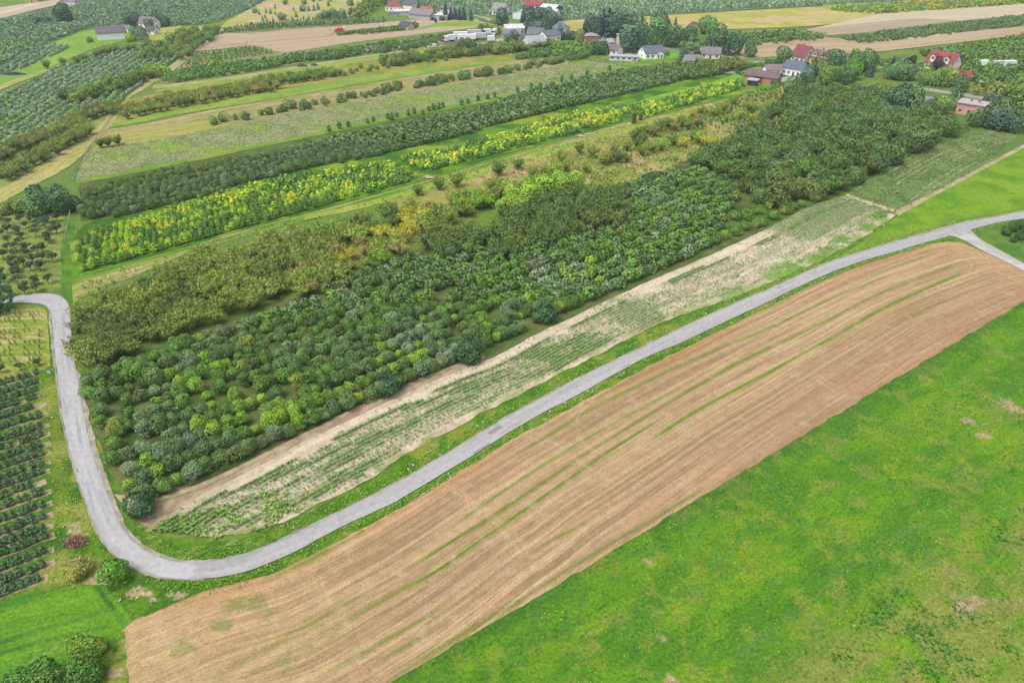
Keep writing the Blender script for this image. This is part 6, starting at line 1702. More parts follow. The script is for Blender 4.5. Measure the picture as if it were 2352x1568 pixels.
def house(label, px, py, L, D, hw, rh, yaw, wall, roof, typ="gable", win=(3, 1), cat="house", name="house", chim=1, brick=False, storeys=1, door=True, over=0.45, dormers=0, group=None):
    g = ground(px, py)
    e = thing(name, label, cat, g[0], g[1], radians(yaw), group)
    wm = brickm(wall) if brick else wallm(wall)
    rm = roofm(roof)
    hx, hy = L / 2, D / 2
    w = MB(); r = MB()
    t = 0.22
    if typ == "gable":
        w.prism([(-hy, -0.2), (hy, -0.2), (hy, hw), (0, hw + rh), (-hy, hw)], -hx, hx)
        sl = rh / hy
        o = over
        for s in (-1, 1):
            r.prism([(0, hw + rh + 0.02), (s * (hy + o), hw - sl * o + 0.02), (s * (hy + o), hw - sl * o + 0.02 + t), (0, hw + rh + 0.02 + t)], -hx - o, hx + o)
    elif typ == "hip":
        w.box(-hx, hx, -hy, hy, -0.2, hw)
        o = over; rx = max(0.3, hx - hy * 0.9)
        V = [(-hx - o, -hy - o, hw + 0.01), (hx + o, -hy - o, hw + 0.01), (hx + o, hy + o, hw + 0.01), (-hx - o, hy + o, hw + 0.01), (-rx, 0, hw + rh), (rx, 0, hw + rh)]
        r.add(V, [(3, 2, 1, 0), (0, 1, 5, 4), (2, 3, 4, 5), (1, 2, 5), (3, 0, 4)])
    elif typ == "flat":
        w.box(-hx, hx, -hy, hy, -0.2, hw)
        r.prism([(-hy - over, hw + 0.01), (hy + over, hw + 0.01 + rh), (hy + over, hw + rh + 0.3), (-hy - over, hw + 0.3)], -hx - over, hx + over)
    w.build("wall", wm, e)
    ro = r.build("roof", rm, e)
    for c in range(chim):
        cx = (-0.25 + 0.5 * c) * L * 0.6 + 0.4
        ch = MB(); top = hw + rh + (0.7 if typ != "flat" else 0.9)
        ch.box(cx - 0.35, cx + 0.35, 0.15, 0.75, hw + rh * 0.5, top); ch.box(cx - 0.42, cx + 0.42, 0.08, 0.82, top, top + 0.12)
        ch.build("chimney", M_CHIM, ro)
    # dormers: small gabled boxes on the near slope
    for k in range(dormers):
        dx = (k + 0.5) / dormers * L - hx
        dz = hw + rh * 0.30; dh = rh * 0.28; dw = 1.2
        dm = MB()
        V = [(dx - dw, -hy * 0.98, hw - 0.3), (dx + dw, -hy * 0.98, hw - 0.3), (dx + dw, -hy * 0.98, dz + dh), (dx, -hy * 0.98, dz + dh + 1.1), (dx - dw, -hy * 0.98, dz + dh)]
        V += [(a, -hy * 0.15, c) for a, b, c in V]
        dm.add(V, [(0, 1, 2, 3, 4), (9, 8, 7, 6, 5), (0, 5, 6, 1), (1, 6, 7, 2), (4, 9, 5, 0), (2, 7, 8, 3), (3, 8, 9, 4)])
        d = dm.build("dormer", wm, e)
        rr_ = MB()
        for s in (-1, 1):
            a = [(dx, -hy - 0.15, dz + dh + 1.16), (dx + s * (dw + 0.25), -hy - 0.15, dz + dh - 0.14), (dx + s * (dw + 0.25), -hy * 0.12, dz + dh - 0.14), (dx, -hy * 0.12, dz + dh + 1.16)]
            b = [(x_, y_, z_ + 0.16) for x_, y_, z_ in a]
            rr_.add(a + b, [(0, 1, 2, 3), (7, 6, 5, 4), (0, 4, 5, 1), (1, 5, 6, 2), (2, 6, 7, 3), (3, 7, 4, 0)])
        rr_.build("dormer_roof", rm, d)
        window(e, dx, -hy * 0.98 - 0.03, dz + dh * 0.55, 0, 1.4, 1.3)
    nl, ng = win
    for st in range(storeys):
        zc = 1.55 + st * 2.75
        if zc + 0.6 > hw: break
        for k in range(nl):
            x = (k + 0.5) / nl * L - hx
            if door and st == 0 and k == nl // 2:
                dd = MB(); dd.box(x - 0.5, x + 0.5, -hy - 0.05, -hy + 0.05, -0.1, 2.05); dd.build("door", M_DOOR, e)
            else:
                window(e, x, -hy - 0.02, zc, 0, 1.25, 1.2)
            window(e, x, hy + 0.02, zc, pi, 1.25, 1.2)
        for k in range(ng):
            y = (k + 0.5) / max(1, ng) * D - hy
            window(e, hx + 0.02, y, zc, pi / 2, 1.1, 1.2); window(e, -hx - 0.02, y, zc, -pi / 2, 1.1, 1.2)
    if typ == "gable" and ng and rh > 2.2:
        for s in (-1, 1):
            window(e, s * (hx + 0.02), 0, hw + rh * 0.32, s * pi / 2, 1.1, 1.1)
    return e


W = (246, 244, 240)
house("white barn with a dark weathered roof on the meadow at upper left", 258, 90, 15, 7.5, 4.2, 3.0, 22, (236, 234, 234), (122, 112, 124), win=(0, 0), cat="barn", name="barn", chim=0, door=False)
house("low white shed behind the dark-roofed barn", 284, 76, 9, 6, 3.2, 1.2, 10, W, (150, 146, 150), win=(2, 1), cat="shed", name="shed", chim=0)
house("white farmhouse half hidden by grey willows", 346, 64, 11, 8, 3.4, 3.2, -20, W, (140, 130, 128), win=(3, 1))
house("small white outbuilding with dark roof beside the willow farmhouse", 352, 79, 7, 5, 2.6, 1.8, -25, (236, 232, 232), (104, 92, 100), win=(1, 1), cat="shed", name="shed", chim=0)
house("orange house cut by the top edge of the picture", 78, 4, 9, 8, 4.5, 2.5, 10, (226, 184, 132), (150, 120, 108), win=(3, 1))
house("long grey-roofed shed at the top edge above the far track", 168, 10, 17, 9, 3.0, 2.0, -25, (200, 190, 186), (150, 148, 154), win=(0, 0), cat="shed", name="shed", chim=0, door=False)
# first farm
house("house with red hipped roof at the first farm", 908, 24, 12.5, 10, 3.2, 3.6, -8, W, (178, 88, 80), "hip", (4, 2))
house("cream house with dark roof and gable beside the red hipped roof", 945, 25, 9.5, 8.5, 4.6, 3.4, -35, (240, 234, 214), (112, 106, 116), win=(2, 2), storeys=2)
house("long shed with bright white roof in the first farmyard", 929, 36, 13, 6, 3.0, 0.7, 8, (190, 188, 188), (250, 248, 246), "flat", (0, 0), "shed", "shed", 0, door=False)
house("low grey shed at the yard's field corner", 904, 37, 6, 5, 2.6, 0.5, 5, (164, 164, 166), (176, 178, 182), "flat", (0, 0), "shed", "shed", 0, door=False)
house("long grey barn running down through the first farmyard", 972, 44, 19, 8.5, 3.4, 3.0, -32, (176, 170, 166), (150, 148, 152), win=(0, 0), cat="barn", name="barn", chim=0, door=False)
house("red-roofed outbuilding behind the long grey barn", 981, 33, 9, 6, 3.0, 1.8, -10, (216, 196, 186), (206, 104, 92), win=(2, 1), cat="shed", name="shed", chim=0)
house("flat-roofed cream house with solar panels by the spruces", 1027, 36, 9, 8, 5.2, 0.1, -6, (238, 228, 210), (120, 128, 142), "flat", (3, 2), chim=0, storeys=2)
house("white-roofed garage shed in front of the flat cream house", 1013, 46, 11, 6.5, 3.2, 0.8, -14, (200, 198, 196), (250, 250, 248), "flat", (0, 0), "shed", "shed", 0, door=False)
house("gabled pale house with grey roof by the village road bend", 1151, 34, 10, 9, 4.0, 3.6, -32, (238, 236, 230), (168, 164, 166), win=(3, 2))
house("small block-built hut with dark roof beside the pale field", 934, 68, 7.5, 6.5, 2.6, 2.2, -34, (196, 188, 180), (96, 92, 104), win=(0, 0), cat="hut", name="hut", chim=0, door=False)
# halls
house("white-roofed low hall left of the red-roofed house", 1200, 43, 9, 11, 4.2, 1.6, 62, (224, 224, 226), (250, 250, 250), win=(0, 0), cat="hall", name="hall", chim=0, door=False)
house("two-storey white house with red roof among the white halls", 1229, 29, 14, 9, 5.4, 2.4, -14, (232, 226, 224), (190, 76, 88), win=(4, 2), chim=0, storeys=2)
house("hall with white roof and teal gable wall", 1266, 34, 13, 11, 5.0, 1.8, -36, (40, 132, 146), (250, 250, 250), win=(0, 0), cat="hall", name="hall", chim=0, door=False)
house("largest white hall behind the dark trees", 1255, 46, 16, 10, 5.4, 1.8, -22, (240, 238, 236), (252, 252, 252), win=(0, 0), cat="hall", name="hall", chim=0, door=False)
house("long white-roofed building at the lorry park's end", 1180, 79, 12, 8, 4.0, 1.8, 12, (206, 204, 206), (248, 248, 248), win=(3, 1), cat="hall", name="hall", chim=0)
house("grey-roofed barn with pale gable below the white-roofed building", 1178, 90, 10.5, 7, 3.2, 2.4, -14, (204, 198, 194), (150, 146, 148), win=(2, 0), cat="barn", name="barn", chim=0)
house("yellow house with dark roof hidden by trees", 1240, 76, 8, 7, 4.6, 2.2, -10, (240, 228, 162), (110, 108, 112), win=(2, 2), storeys=2)
house("white house with blue-grey hipped roof and round gable", 1286, 79, 11, 9, 3.6, 3.2, -16, W, (128, 138, 160), "hip", (3, 2), dormers=1)
house("house with dark grey angular roof behind the pale-roofed one", 1232, 91, 10, 8, 3.4, 3.2, -24, W, (124, 130, 140), win=(3, 1))
house("long white house with grey roof, gable end towards the fields", 1262, 95, 11.5, 7.5, 3.8, 2.4, 40, W, (132, 138, 146), win=(3, 0), chim=0)
house("white house with pale blue-grey roof and small chimney stacks", 1226, 112, 11.5, 9, 3.2, 3.6, 30, (240, 240, 242), (196, 208, 216), win=(3, 2), chim=2)
house("brick cube house with shallow grey roof", 1356, 99, 8, 7.5, 4.4, 1.3, 8, (206, 118, 88), (186, 176, 184), "hip", (2, 2), brick=True, storeys=1)
house("low brick shed with pale sheet roof next to the brick cube", 1389, 107, 8.5, 5.5, 2.6, 1.6, 10, (206, 122, 96), (206, 192, 196), win=(2, 1), cat="shed", name="shed", brick=True)
house("tall narrow grey house half covered by a great tree", 1428, 103, 5.5, 5.5, 5.6, 0.9, 4, (214, 206, 200), (206, 188, 188), "hip", (2, 1), storeys=2)
house("long barn with brown roof and white gable", 1405, 124, 10.5, 6, 2.8, 2.2, -42, (240, 236, 230), (142, 122, 132), win=(3, 0), cat="barn", name="barn", chim=0)
house("low flat white shed along the fallow field's end", 1433, 140, 15, 3.6, 2.3, 0.25, -13, (214, 214, 218), (208, 216, 224), "flat", (5, 0), "shed", "shed", 0, door=False)
e_ = house("white bungalow with dark grey roof and crisp white walls", 1495, 133, 11.5, 8.5, 3.2, 3.0, 20, (252, 252, 252), (122, 128, 142), win=(4, 1))
x_ = MB(); x_.prism([(-2.2, -0.2), (2.2, -0.2), (2.2, 2.9), (0, 4.5), (-2.2, 2.9)], 0, 5.4); w_ = x_.build("wing", wallm((252, 252, 252)), e_); w_.location = (2.4, 0.2, 0); w_.rotation_euler = (0, 0, -pi / 2)
x_ = MB()
for s in (-1, 1):
    x_.prism([(0, 4.52), (s * 2.6, 2.62), (s * 2.6, 2.82), (0, 4.72)], -0.2, 5.8)
x_ = x_.build("wing_roof", roofm((122, 128, 142)), e_); x_.location = (2.4, 0.2, 0); x_.rotation_euler = (0, 0, -pi / 2)
window(e_, 1.5, -5.24, 1.3, 0, 0.9, 2.0); window(e_, 3.4, -5.24, 1.3, 0, 0.9, 2.0)
house("grey-roofed house sunk behind the olive trees, by dark spruces", 1631, 133, 10, 8, 2.8, 2.6, -14, (226, 220, 212), (150, 142, 146), win=(3, 1))
house("grey roof showing low among the olive trees, beside the pale fir", 1586, 147, 7, 6, 2.2, 2.2, 6, (206, 198, 192), (156, 150, 158), win=(2, 1), cat="hut", name="hut", chim=0)
# right village
e_ = house("long brick barn with brown sheet roof", 1752, 190, 15, 5.5, 3.2, 1.9, -38, (206, 128, 104), (136, 112, 116), win=(0, 0), cat="barn", name="barn", chim=0, brick=True, door=False)
x_ = MB(); x_.box(-2.2, 0.6, -2.81, -2.7, -0.1, 2.6); x_.build("door", plain_mat("barn_door", tuple(alb(138, 92, 80)), 0.8, 0.1, 2, 0.25, stretch=(6, 1, 1)), e_)
x_ = MB(); x_.box(5.6, 6.6, -2.82, -2.7, -0.1, 0.8); x_.build("white_hatch", wallm(W), e_)
house("low black shed with pale lid-like roof against the brick barn", 1728, 196, 4.2, 2.6, 2.3, 0.3, -36, (64, 66, 72), (206, 212, 216), "flat", (0, 0), "shed", "shed", 0, door=False)
house("white garage with brown gabled roof behind the brick barn", 1772, 172, 7.5, 5.5, 2.8, 1.9, 4, W, (156, 138, 142), win=(2, 1), cat="garage", name="garage", chim=0)
e_ = house("white house with blue-grey roof beside the brick barn", 1824, 172, 9.5, 7.5, 3.6, 2.8, -46, (246, 246, 246), (112, 126, 138), win=(4, 0), chim=2)
house("white gabled house with red-brown tiled roof at the tan field", 1842, 141, 8.5, 8, 3.2, 4.6, -58, (236, 230, 220), (156, 84, 92), win=(3, 2), chim=1)
house("yellow house with brown roof and dormers", 1888, 147, 10.5, 8, 3.4, 3.2, -58, (228, 192, 120), (150, 128, 132), win=(3, 2), chim=2, dormers=2)
house("large white house with bright red roof and twin dormers", 2162, 160, 13.5, 9.5, 3.4, 4.8, -56, (240, 236, 230), (172, 84, 84), win=(5, 2), dormers=2)
house("low building with crimson sheet roof in front of the red-roofed house", 2196, 182, 12, 6, 2.2, 1.9, -44, (226, 196, 150), (184, 70, 86), win=(3, 1), cat="outbuilding", name="outbuilding", chim=0)
house("pink box house with flat pale roof at the wood's end", 2228, 262, 9.5, 6.5, 4.2, 0.35, -44, (206, 160, 148), (212, 202, 208), "flat", (3, 1), chim=2, storeys=1)
house("small grey-roofed shed above the willow", 2124, 244, 3.6, 3.4, 2.2, 1.6, -32, (176, 172, 172), (160, 160, 164), win=(0, 0), cat="shed", name="shed", chim=0, door=False)
house("grey-roofed hut hidden in front of the willow", 2094, 262, 6, 4.5, 2.6, 1.6, -6, (170, 168, 166), (150, 154, 152), win=(0, 0), cat="hut", name="hut", chim=0, door=False)
house("tiny open-sided white shelter in the autumn cherries", 2254, 198, 3, 2.4, 1.9, 0.2, -10, (206, 196, 186), (226, 220, 210), "flat", (1, 0), "shelter", "shelter", 0, door=False)
house("pale blue garden shed below the grey barn", 1159, 122, 4, 2.8, 2.2, 0.2, -8, (176, 190, 204), (214, 222, 228), "flat", (0, 0), "shed", "shed", 0, door=False)
house("dark flat garage beside the pale blue garden shed", 1176, 117, 4.5, 3.4, 2.2, 0.2, -8, (92, 98, 116), (176, 180, 186), "flat", (0, 0), "garage", "garage", 0, door=False)


# solar panels on the flat cream house stay out of reach; vehicles follow
def wheels(e, xs, y, r, w):
    for x in xs:
        for s in (-1, 1):
            m = MB(); m.cyl(x, s * y, r, r, w); m.build("wheel", M_TYRE, e)


def lorry(label, px, py, yaw, L, cabc, boxc, cat="lorry", name="lorry", cab=True, grp="lorries and trailers of the lorry park"):
    g = ground(px, py)
    e = thing(name, label, cat, g[0], g[1], radians(yaw), grp)
    b = MB(); b.box(-L / 2, L / 2, -1.25, 1.25, 1.15, 3.9); b.build("cargo_box", paint(boxc), e, 0.04)
    c = MB(); c.box(-L / 2, L / 2 + (2.2 if cab else 0.2), -0.45, 0.45, 0.75, 1.1); c.build("chassis", paint((60, 60, 62)), e)
    if cab:
        x0 = L / 2 + 0.25
        k = MB(); k.prism([(-1.2, 0.7), (1.2, 0.7), (1.2, 2.9), (1.05, 3.5), (-1.05, 3.5), (-1.2, 2.9)], x0, x0 + 2.0); cabo = k.build("cab", paint(cabc), e, 0.05)
        k = MB(); k.box(x0 + 2.0, x0 + 2.03, -1.05, 1.05, 1.9, 2.85); k.build("windscreen", M_GLASS, cabo)
        wheels(e, (x0 + 1.0,), 1.05, 0.5, 0.35)
    wheels(e, (-L / 2 + 1.2, -L / 2 + 2.4), 1.05, 0.5, 0.35)


def car(label, px, py, yaw, col, van=False, grp=None):
    g = ground(px, py)
    L = 4.4 if not van else 5.2
    e = thing("van" if van else "car", label, "van" if van else "car", g[0], g[1], radians(yaw), grp)
    if van:
        prof = [(-L / 2, 0.35), (L / 2, 0.35), (L / 2, 1.1), (L / 2 - 1.0, 1.25), (L / 2 - 1.7, 2.1), (-L / 2 + 0.1, 2.2), (-L / 2, 1.9)]
        cabp = [(L / 2 - 1.02, 1.30), (L / 2 - 1.66, 2.04), (L / 2 - 2.5, 2.04), (L / 2 - 2.5, 1.30)]
    else:
        prof = [(-L / 2, 0.35), (L / 2, 0.35), (L / 2, 0.75), (L / 2 - 1.1, 0.95), (L / 2 - 1.9, 1.45), (-L / 2 + 0.9, 1.45), (-L / 2 + 0.1, 0.98)]
        cabp = [(L / 2 - 1.3, 0.98), (L / 2 - 1.95, 1.38), (-L / 2 + 0.95, 1.38), (-L / 2 + 0.4, 0.98)]
    def side(pr, w):
        n = len(pr); m = MB()
        m.add([(x, -w, z) for x, z in pr] + [(x, w, z) for x, z in pr], [tuple(range(n)), tuple(range(n, 2 * n))[::-1]] + [(i, n + i, n + (i + 1) % n, (i + 1) % n) for i in range(n)])
        return m
    side(prof, 0.88).build("body", paint(col, 0.3, 0.5), e, 0.05)
    side(cabp, 0.90).build("side_window", M_GLASS, e)
    wheels(e, (-L / 2 + 0.85, L / 2 - 0.85), 0.80, 0.33, 0.22)


lorry("white box lorry facing the red car in the lorry park", 1037, 96, 205, 4.5, (244, 244, 244), (250, 250, 250))
lorry("white trailer standing behind the front row of the lorry park", 1058, 89, 12, 8.5, W, (250, 250, 250), "trailer", "trailer", False)
lorry("large white trailer in the front row of the lorry park", 1072, 95, 10, 11, W, (252, 252, 252), "trailer", "trailer", False)
lorry("pale grey trailer with blue cab in the rear row of the lorry park", 1090, 84, 12, 8.5, (54, 84, 150), (206, 206, 212))
lorry("grey trailer with green cab nearest the lorry park gate", 1102, 92, 12, 8, (40, 152, 124), (216, 214, 216))
lorry("white lorry tractor with blue trim by the grey hall", 1137, 81, 250, 2.2, (240, 242, 246), (230, 236, 244))
lorry("white low trailer beyond the green cab", 1119, 82, 10, 4.5, W, (246, 240, 232), "trailer", "trailer", False)
lorry("white small trailer parked on the grass below the lorries", 1128, 98, 10, 4.2, W, (248, 246, 246), "trailer", "trailer", False)
lorry("white trailer half sunk in the trees, right of the red-roofed house", 2259, 157, -14, 4.6, W, (246, 246, 248), "trailer", "trailer", False, "white trailers among the grove trees")
lorry("long grey-white trailer among the grove trees near the picture edge", 2288, 158, 10, 5.5, W, (214, 206, 206), "trailer", "trailer", False, "white trailers among the grove trees")
lorry("bright white-roofed trailer, last among the grove trees", 2315, 158, 8, 6, W, (250, 250, 250), "trailer", "trailer", False, "white trailers among the grove trees")
car("red car parked at the end of the lorry park", 1017, 98, 10, (180, 50, 56))
car("white van on the edge of the orchard below the lorry park", 992, 110, -150, (246, 244, 244), True)
car("white van behind the yellow house", 1926, 130, 10, (240, 240, 242), True)
car("white van parked between white garage and white house", 1793, 165, 40, (240, 240, 240), True)
car("silver car in the paved yard of the white house", 1793, 176, 12, (176, 182, 190))
car("dark car in the drive beside the red-brown roof", 1848, 148, 5, (62, 66, 76))
car("white car on the paved drive of the red-roofed house", 2096, 158, 30, (238, 238, 240))
car("silver car at the corner of the red-roofed house", 2124, 155, -10, (150, 156, 164))
car("white pickup at the farm entrance by the top edge", 892, 9, 5, (240, 238, 236), True)

# combine harvester on the pale field
g = ground(785, 77)
e_ = thing("combine_harvester", "red combine harvester with white cab on the pale field", "combine harvester", g[0], g[1], radians(6))
RED = paint((206, 44, 62), 0.4, 0.4)
m_ = MB(); m_.box(-3.2, 1.2, -1.3, 1.3, 1.0, 2.9); m_.prism([(-1.3, 2.9), (1.3, 2.9), (1.0, 3.5), (-1.0, 3.5)], -2.4, 0.6); m_.build("body", RED, e_, 0.06)
m_ = MB(); m_.prism([(-0.95, 2.0), (0.95, 2.0), (0.95, 3.9), (-0.95, 3.9)], 1.25, 2.5); c_ = m_.build("cab", paint((236, 232, 230)), e_, 0.05)
m_ = MB(); m_.box(2.5, 2.54, -0.85, 0.85, 2.3, 3.7); m_.build("windscreen", M_GLASS, c_)
m_ = MB(); m_.prism([(-0.7, 0.9), (0.7, 0.9), (0.7, 1.6), (-0.7, 1.6)], 2.4, 3.6); m_.build("feeder", RED, e_)
m_ = MB(); m_.box(3.6, 4.6, -2.6, 2.6, 0.2, 0.9); m_.cyl(4.6, 0, 1.0, 0.55, 5.0, 'y', 8); m_.build("header", RED, e_)
m_ = MB(); m_.box(-4.4, -3.2, -1.1, 1.1, 1.2, 2.3); m_.build("straw_hood", RED, e_)
wheels(e_, (1.6,), 1.55, 0.85, 0.6); wheels(e_, (-2.4,), 1.4, 0.55, 0.4)

# concrete panel fences and clipped hedges
def fence(label, a, b, h, name="concrete_fence", mat=None, step=2.2):
    A = np.array(ground(*a)); B = np.array(ground(*b)); d = B - A; L = np.hypot(*d)
    e = thing(name, label, "fence", A[0], A[1], math.atan2(d[1], d[0]))
    n = max(1, int(L / step)); st = L / n
    p = MB(); p.box(0.07, st - 0.07, -0.04, 0.04, 0, h); po = p.build("panel", mat or M_CONC, e)
    q = MB(); q.box(-0.07, 0.07, -0.08, 0.08, -0.1, h + 0.1); qo = q.build("post", M_CONC, e)
    for i in range(1, n):
        c = po.copy(); COLL.objects.link(c); c.location = (i * st, 0, 0)
    for i in range(1, n + 1):
        c = qo.copy(); COLL.objects.link(c); c.location = (i * st, 0, 0)


fence("grey concrete panel fence behind the white bungalow's lawn", (1508, 114), (1558, 124), 1.9)
fence("grey concrete panel fence at the end of the low flat shed", (1450, 141), (1464, 148), 1.6)
fence("grey concrete panel wall along the lorry park", (1018, 105), (1060, 102), 1.8)
fence("short concrete wall closing the lorry park corner", (1004, 100), (1018, 105), 1.8)


def hedge(label, pts, w, h, col, grp=None):
    L = smooth_line(plan(pts)); n = int(np.hypot(*np.diff(L, axis=0).T).sum() * 26 * max(w, 1))
    Q, ln = resample(L, max(8, n))
    d = np.gradient(Q, axis=0); d /= np.hypot(*d.T)[:, None] + 1e-9
    nr = np.c_[-d[:, 1], d[:, 0]]
    th = rng.random(len(Q)) * 2 * pi
    off = np.clip(np.cos(th) * 1.4, -1, 1) * w / 2; z = h * (0.5 + 0.5 * np.clip(np.sin(th) * 1.4, -1, 1))
    c0 = Q[len(Q) // 2]
    C = np.c_[Q + nr * off[:, None] - c0, z]
    Nn = np.c_[nr * np.cos(th)[:, None], np.sin(th) + 0.3] + rng.normal(size=(len(Q), 3)) * 0.35
    V, F, cc = quads(C, Nn, 0.5 + 0.25 * rng.random(len(Q)), 0.8)
    o = link("hedge", raw_mesh("hedge", V, [F], [M_LEAF], cc), None, (c0[0], c0[1], 0)); o.color = (*col, 1)
    return tag(o, label, "hedge", grp)


HG = leafc(62, 92, 58)
hedge("clipped dark green hedge above the village lane, nearest the lone tree", [(1756, 147), (1790, 150)], 2.4, 2.2, leafc(60, 92, 50))
hedge("dark thuja hedge along the lane behind the brick barn", [(1690, 168), (1720, 156), (1748, 152), (1775, 158), (1800, 163)], 1.2, 2.0, HG)
hedge("dark low hedge at the lane corner by the brick barn", [(1690, 168), (1700, 174), (1716, 178)], 1.2, 1.6, HG)
hedge("tall bright green hedge left of the red-roofed house", [(2056, 158), (2090, 158), (2124, 152)], 2.0, 2.6, leafc(96, 142, 62))
hedge("dark hedge row at the front of the house gardens", [(1184, 138), (1210, 136), (1250, 128), (1290, 121)], 1.0, 1.5, HG)
hedge("thuja row beside the pale blue garden shed", [(1130, 116), (1160, 111), (1200, 104)], 1.0, 1.8, HG)
hedge("row of clipped bushes between village road and farm meadow", [(1100, 48), (1125, 53), (1140, 57)], 1.4, 1.2, leafc(84, 116, 62))
hedge("dark hedge along the drive of the red-roofed house's garden", [(2018, 152), (2050, 160), (2070, 166)], 1.2, 1.4, leafc(70, 98, 66))

# trellis end posts, wire posts, signs
M_POST = plain_mat("whitewashed_post", tuple(alb(214, 212, 204)), 0.8, 0.1, 3, 0.12)
pm = MB(); pm.cyl(0, 0, 1.15, 0.09, 2.5, 'z', 8); p0 = pm.build("trellis_post", M_POST); pmesh = p0.data; bpy.data.objects.remove(p0)
for j, (px, py) in enumerate([(160, 500), (158, 508), (156.5, 515), (155, 521), (154, 528), (153, 535), (151.5, 541), (150, 549), (148.5, 555)]):
    g = ground(px, py)
    o = link("trellis_post", pmesh, None, (g[0], g[1], 0), 0)
    o.rotation_euler = (0.05 * random.gauss(0, 1), 0.28 + 0.05 * random.gauss(0, 1), 0)
    tag(o, f"leaning whitish trellis post beside the grass path, {nth(j + 1)} from the corner clump", "post", "whitish posts beside the grass path")
for j, (px, py) in enumerate([(7, 578), (26, 571), (49, 568), (90, 562), (110, 560), (130, 556), (140, 556)]):
    g = ground(px, py)
    o = link("trellis_post", pmesh, None, (g[0], g[1], 0), 0, (0.8, 0.8, 0.75)); o.rotation_euler = (0.05 * random.gauss(0, 1), 0.06, 0)
    tag(o, f"thin pale post of the cross fence in the sparse plot, {nth(j + 1)} from the picture edge", "post", "pale posts of the cross fence")
# pale stakes along the bush line above the fallow field
for j, px in enumerate(range(600, 1190, 24)):
    py = np.interp(px, [588, 713, 838, 963, 1088, 1176], [282, 254, 232, 212, 187, 172]) + 2
    g = ground(px, py)
    o = link("fence_post", pmesh, None, (g[0], g[1], 0), 0, (0.7, 0.7, 0.75))
    tag(o, f"thin pale fence post along the fallow field's upper edge, {nth(j + 1)} from the fence track", "post", "fence posts along the fallow field")
# wire fence running up the track
L_ = smooth_line(plan([(168, 412), (176, 392), (212, 338), (232, 313), (250, 283), (270, 250), (292, 220)])); Q_, ln_ = resample(L_, 56)
e_ = thing("wire_fence", "long wire fence with pale posts up the dry grass track", "fence", Q_[0][0], Q_[0][1])
fm = MB(); fm.cyl(0, 0, 0.75, 0.05, 1.6, 'z', 6)
po = fm.build("post", M_POST, e_)
for q in Q_[1:]:
    c = po.copy(); COLL.objects.link(c); c.location = (q[0] - Q_[0][0], q[1] - Q_[0][1], 0)
M_WIRE = plain_mat("fence_netting", tuple(alb(168, 172, 168)), 0.6, 0.3, 6, 0.2)
wv, wf = [], []
for i, q in enumerate(Q_):
    for z in (0.35, 0.47, 0.75, 0.87, 1.2, 1.34):
        wv.append((q[0] - Q_[0][0], q[1] - Q_[0][1], z))
    if i:
        for k in (0, 2, 4):
            a = (i - 1) * 6 + k; b = i * 6 + k
            wf.append((a, b, b + 1, a + 1))
wm_ = bpy.data.meshes.new("wire"); wm_.from_pydata(wv, [], wf); wm_.materials.append(M_WIRE)
link("wire", wm_, e_)
# utility poles
M_POLE = plain_mat("pole_concrete", tuple(alb(196, 192, 186)), 0.85, 0.1, 3, 0.1)
for (px, py, lb) in [(980, 30, "tall pale utility pole between the farm roofs"), (893, 12, "utility pole at the farm entrance by the top edge"), (100, 54, "thin utility pole in the far left orchard"), (1460, 110, "utility pole behind the white bungalow"), (2130, 214, "dark utility pole beside the road below the trees"), (1797, 158, "utility pole beside the village lane near the clipped hedge"), (572, 130, "utility pole at the young orchard corner")]:
    g = ground(px, py)
    e_ = thing("utility_pole", lb, "pole", g[0], g[1], random.random() * 3)
    m_ = MB(); m_.prism([(-0.12, -0.2), (0.12, -0.2), (0.08, 8.0), (-0.08, 8.0)], -0.1, 0.1); m_.build("shaft", M_POLE, e_)
    m_ = MB(); m_.box(-0.8, 0.8, -0.06, 0.06, 7.4, 7.55); m_.build("crossarm", M_POLE, e_)
# road sign, hydrant marker, marker post, gate
g = ground(119, 871)
e_ = thing("road_sign", "small road sign with pale blue plate on a post beside the left road", "sign", g[0], g[1], radians(-15))
m_ = MB(); m_.cyl(0, 0, 0.9, 0.035, 2.0, 'z', 8); m_.build("post", M_METAL, e_)
m_ = MB(); m_.box(-0.32, 0.32, -0.05, -0.036, 1.35, 1.95); m_.build("plate", paint((176, 206, 226)), e_)
g = ground(179, 834)
e_ = thing("marker_post", "bright yellow marker post at the road edge by the olive thicket", "marker", g[0], g[1])
m_ = MB(); m_.cyl(0, 0, 0.4, 0.05, 0.9, 'z', 8); m_.build("post", paint((206, 176, 40)), e_)
m_ = MB(); m_.prism([(-0.3, 0.75), (0.3, 0.75), (0.22, 1.05), (0, 1.2), (-0.22, 1.05)], -0.18, 0.18); m_.build("cap", paint((244, 196, 20)), e_)
g = ground(1111, 981)
e_ = thing("marker_post", "thin white marker post beside the dark asphalt patch", "marker", g[0], g[1])
m_ = MB(); m_.cyl(0, 0, 0.55, 0.04, 1.2, 'z', 8); m_.build("post", M_POST, e_)
m_ = MB(); m_.box(-0.07, 0.07, -0.05, 0.05, 1.15, 1.3); m_.build("reflector", paint((230, 230, 226)), e_)
g = ground(2201, 228)
e_ = thing("road_sign", "blue-white sign board standing at the village road junction", "sign", g[0], g[1], radians(30))
m_ = MB(); m_.box(-0.4, 0.4, -0.03, 0.03, 0.9, 2.2); m_.build("plate", paint((206, 220, 240)), e_)
m_ = MB(); m_.cyl(0, 0.06, 1.1, 0.04, 2.4, 'z', 8); m_.build("post", M_METAL, e_)
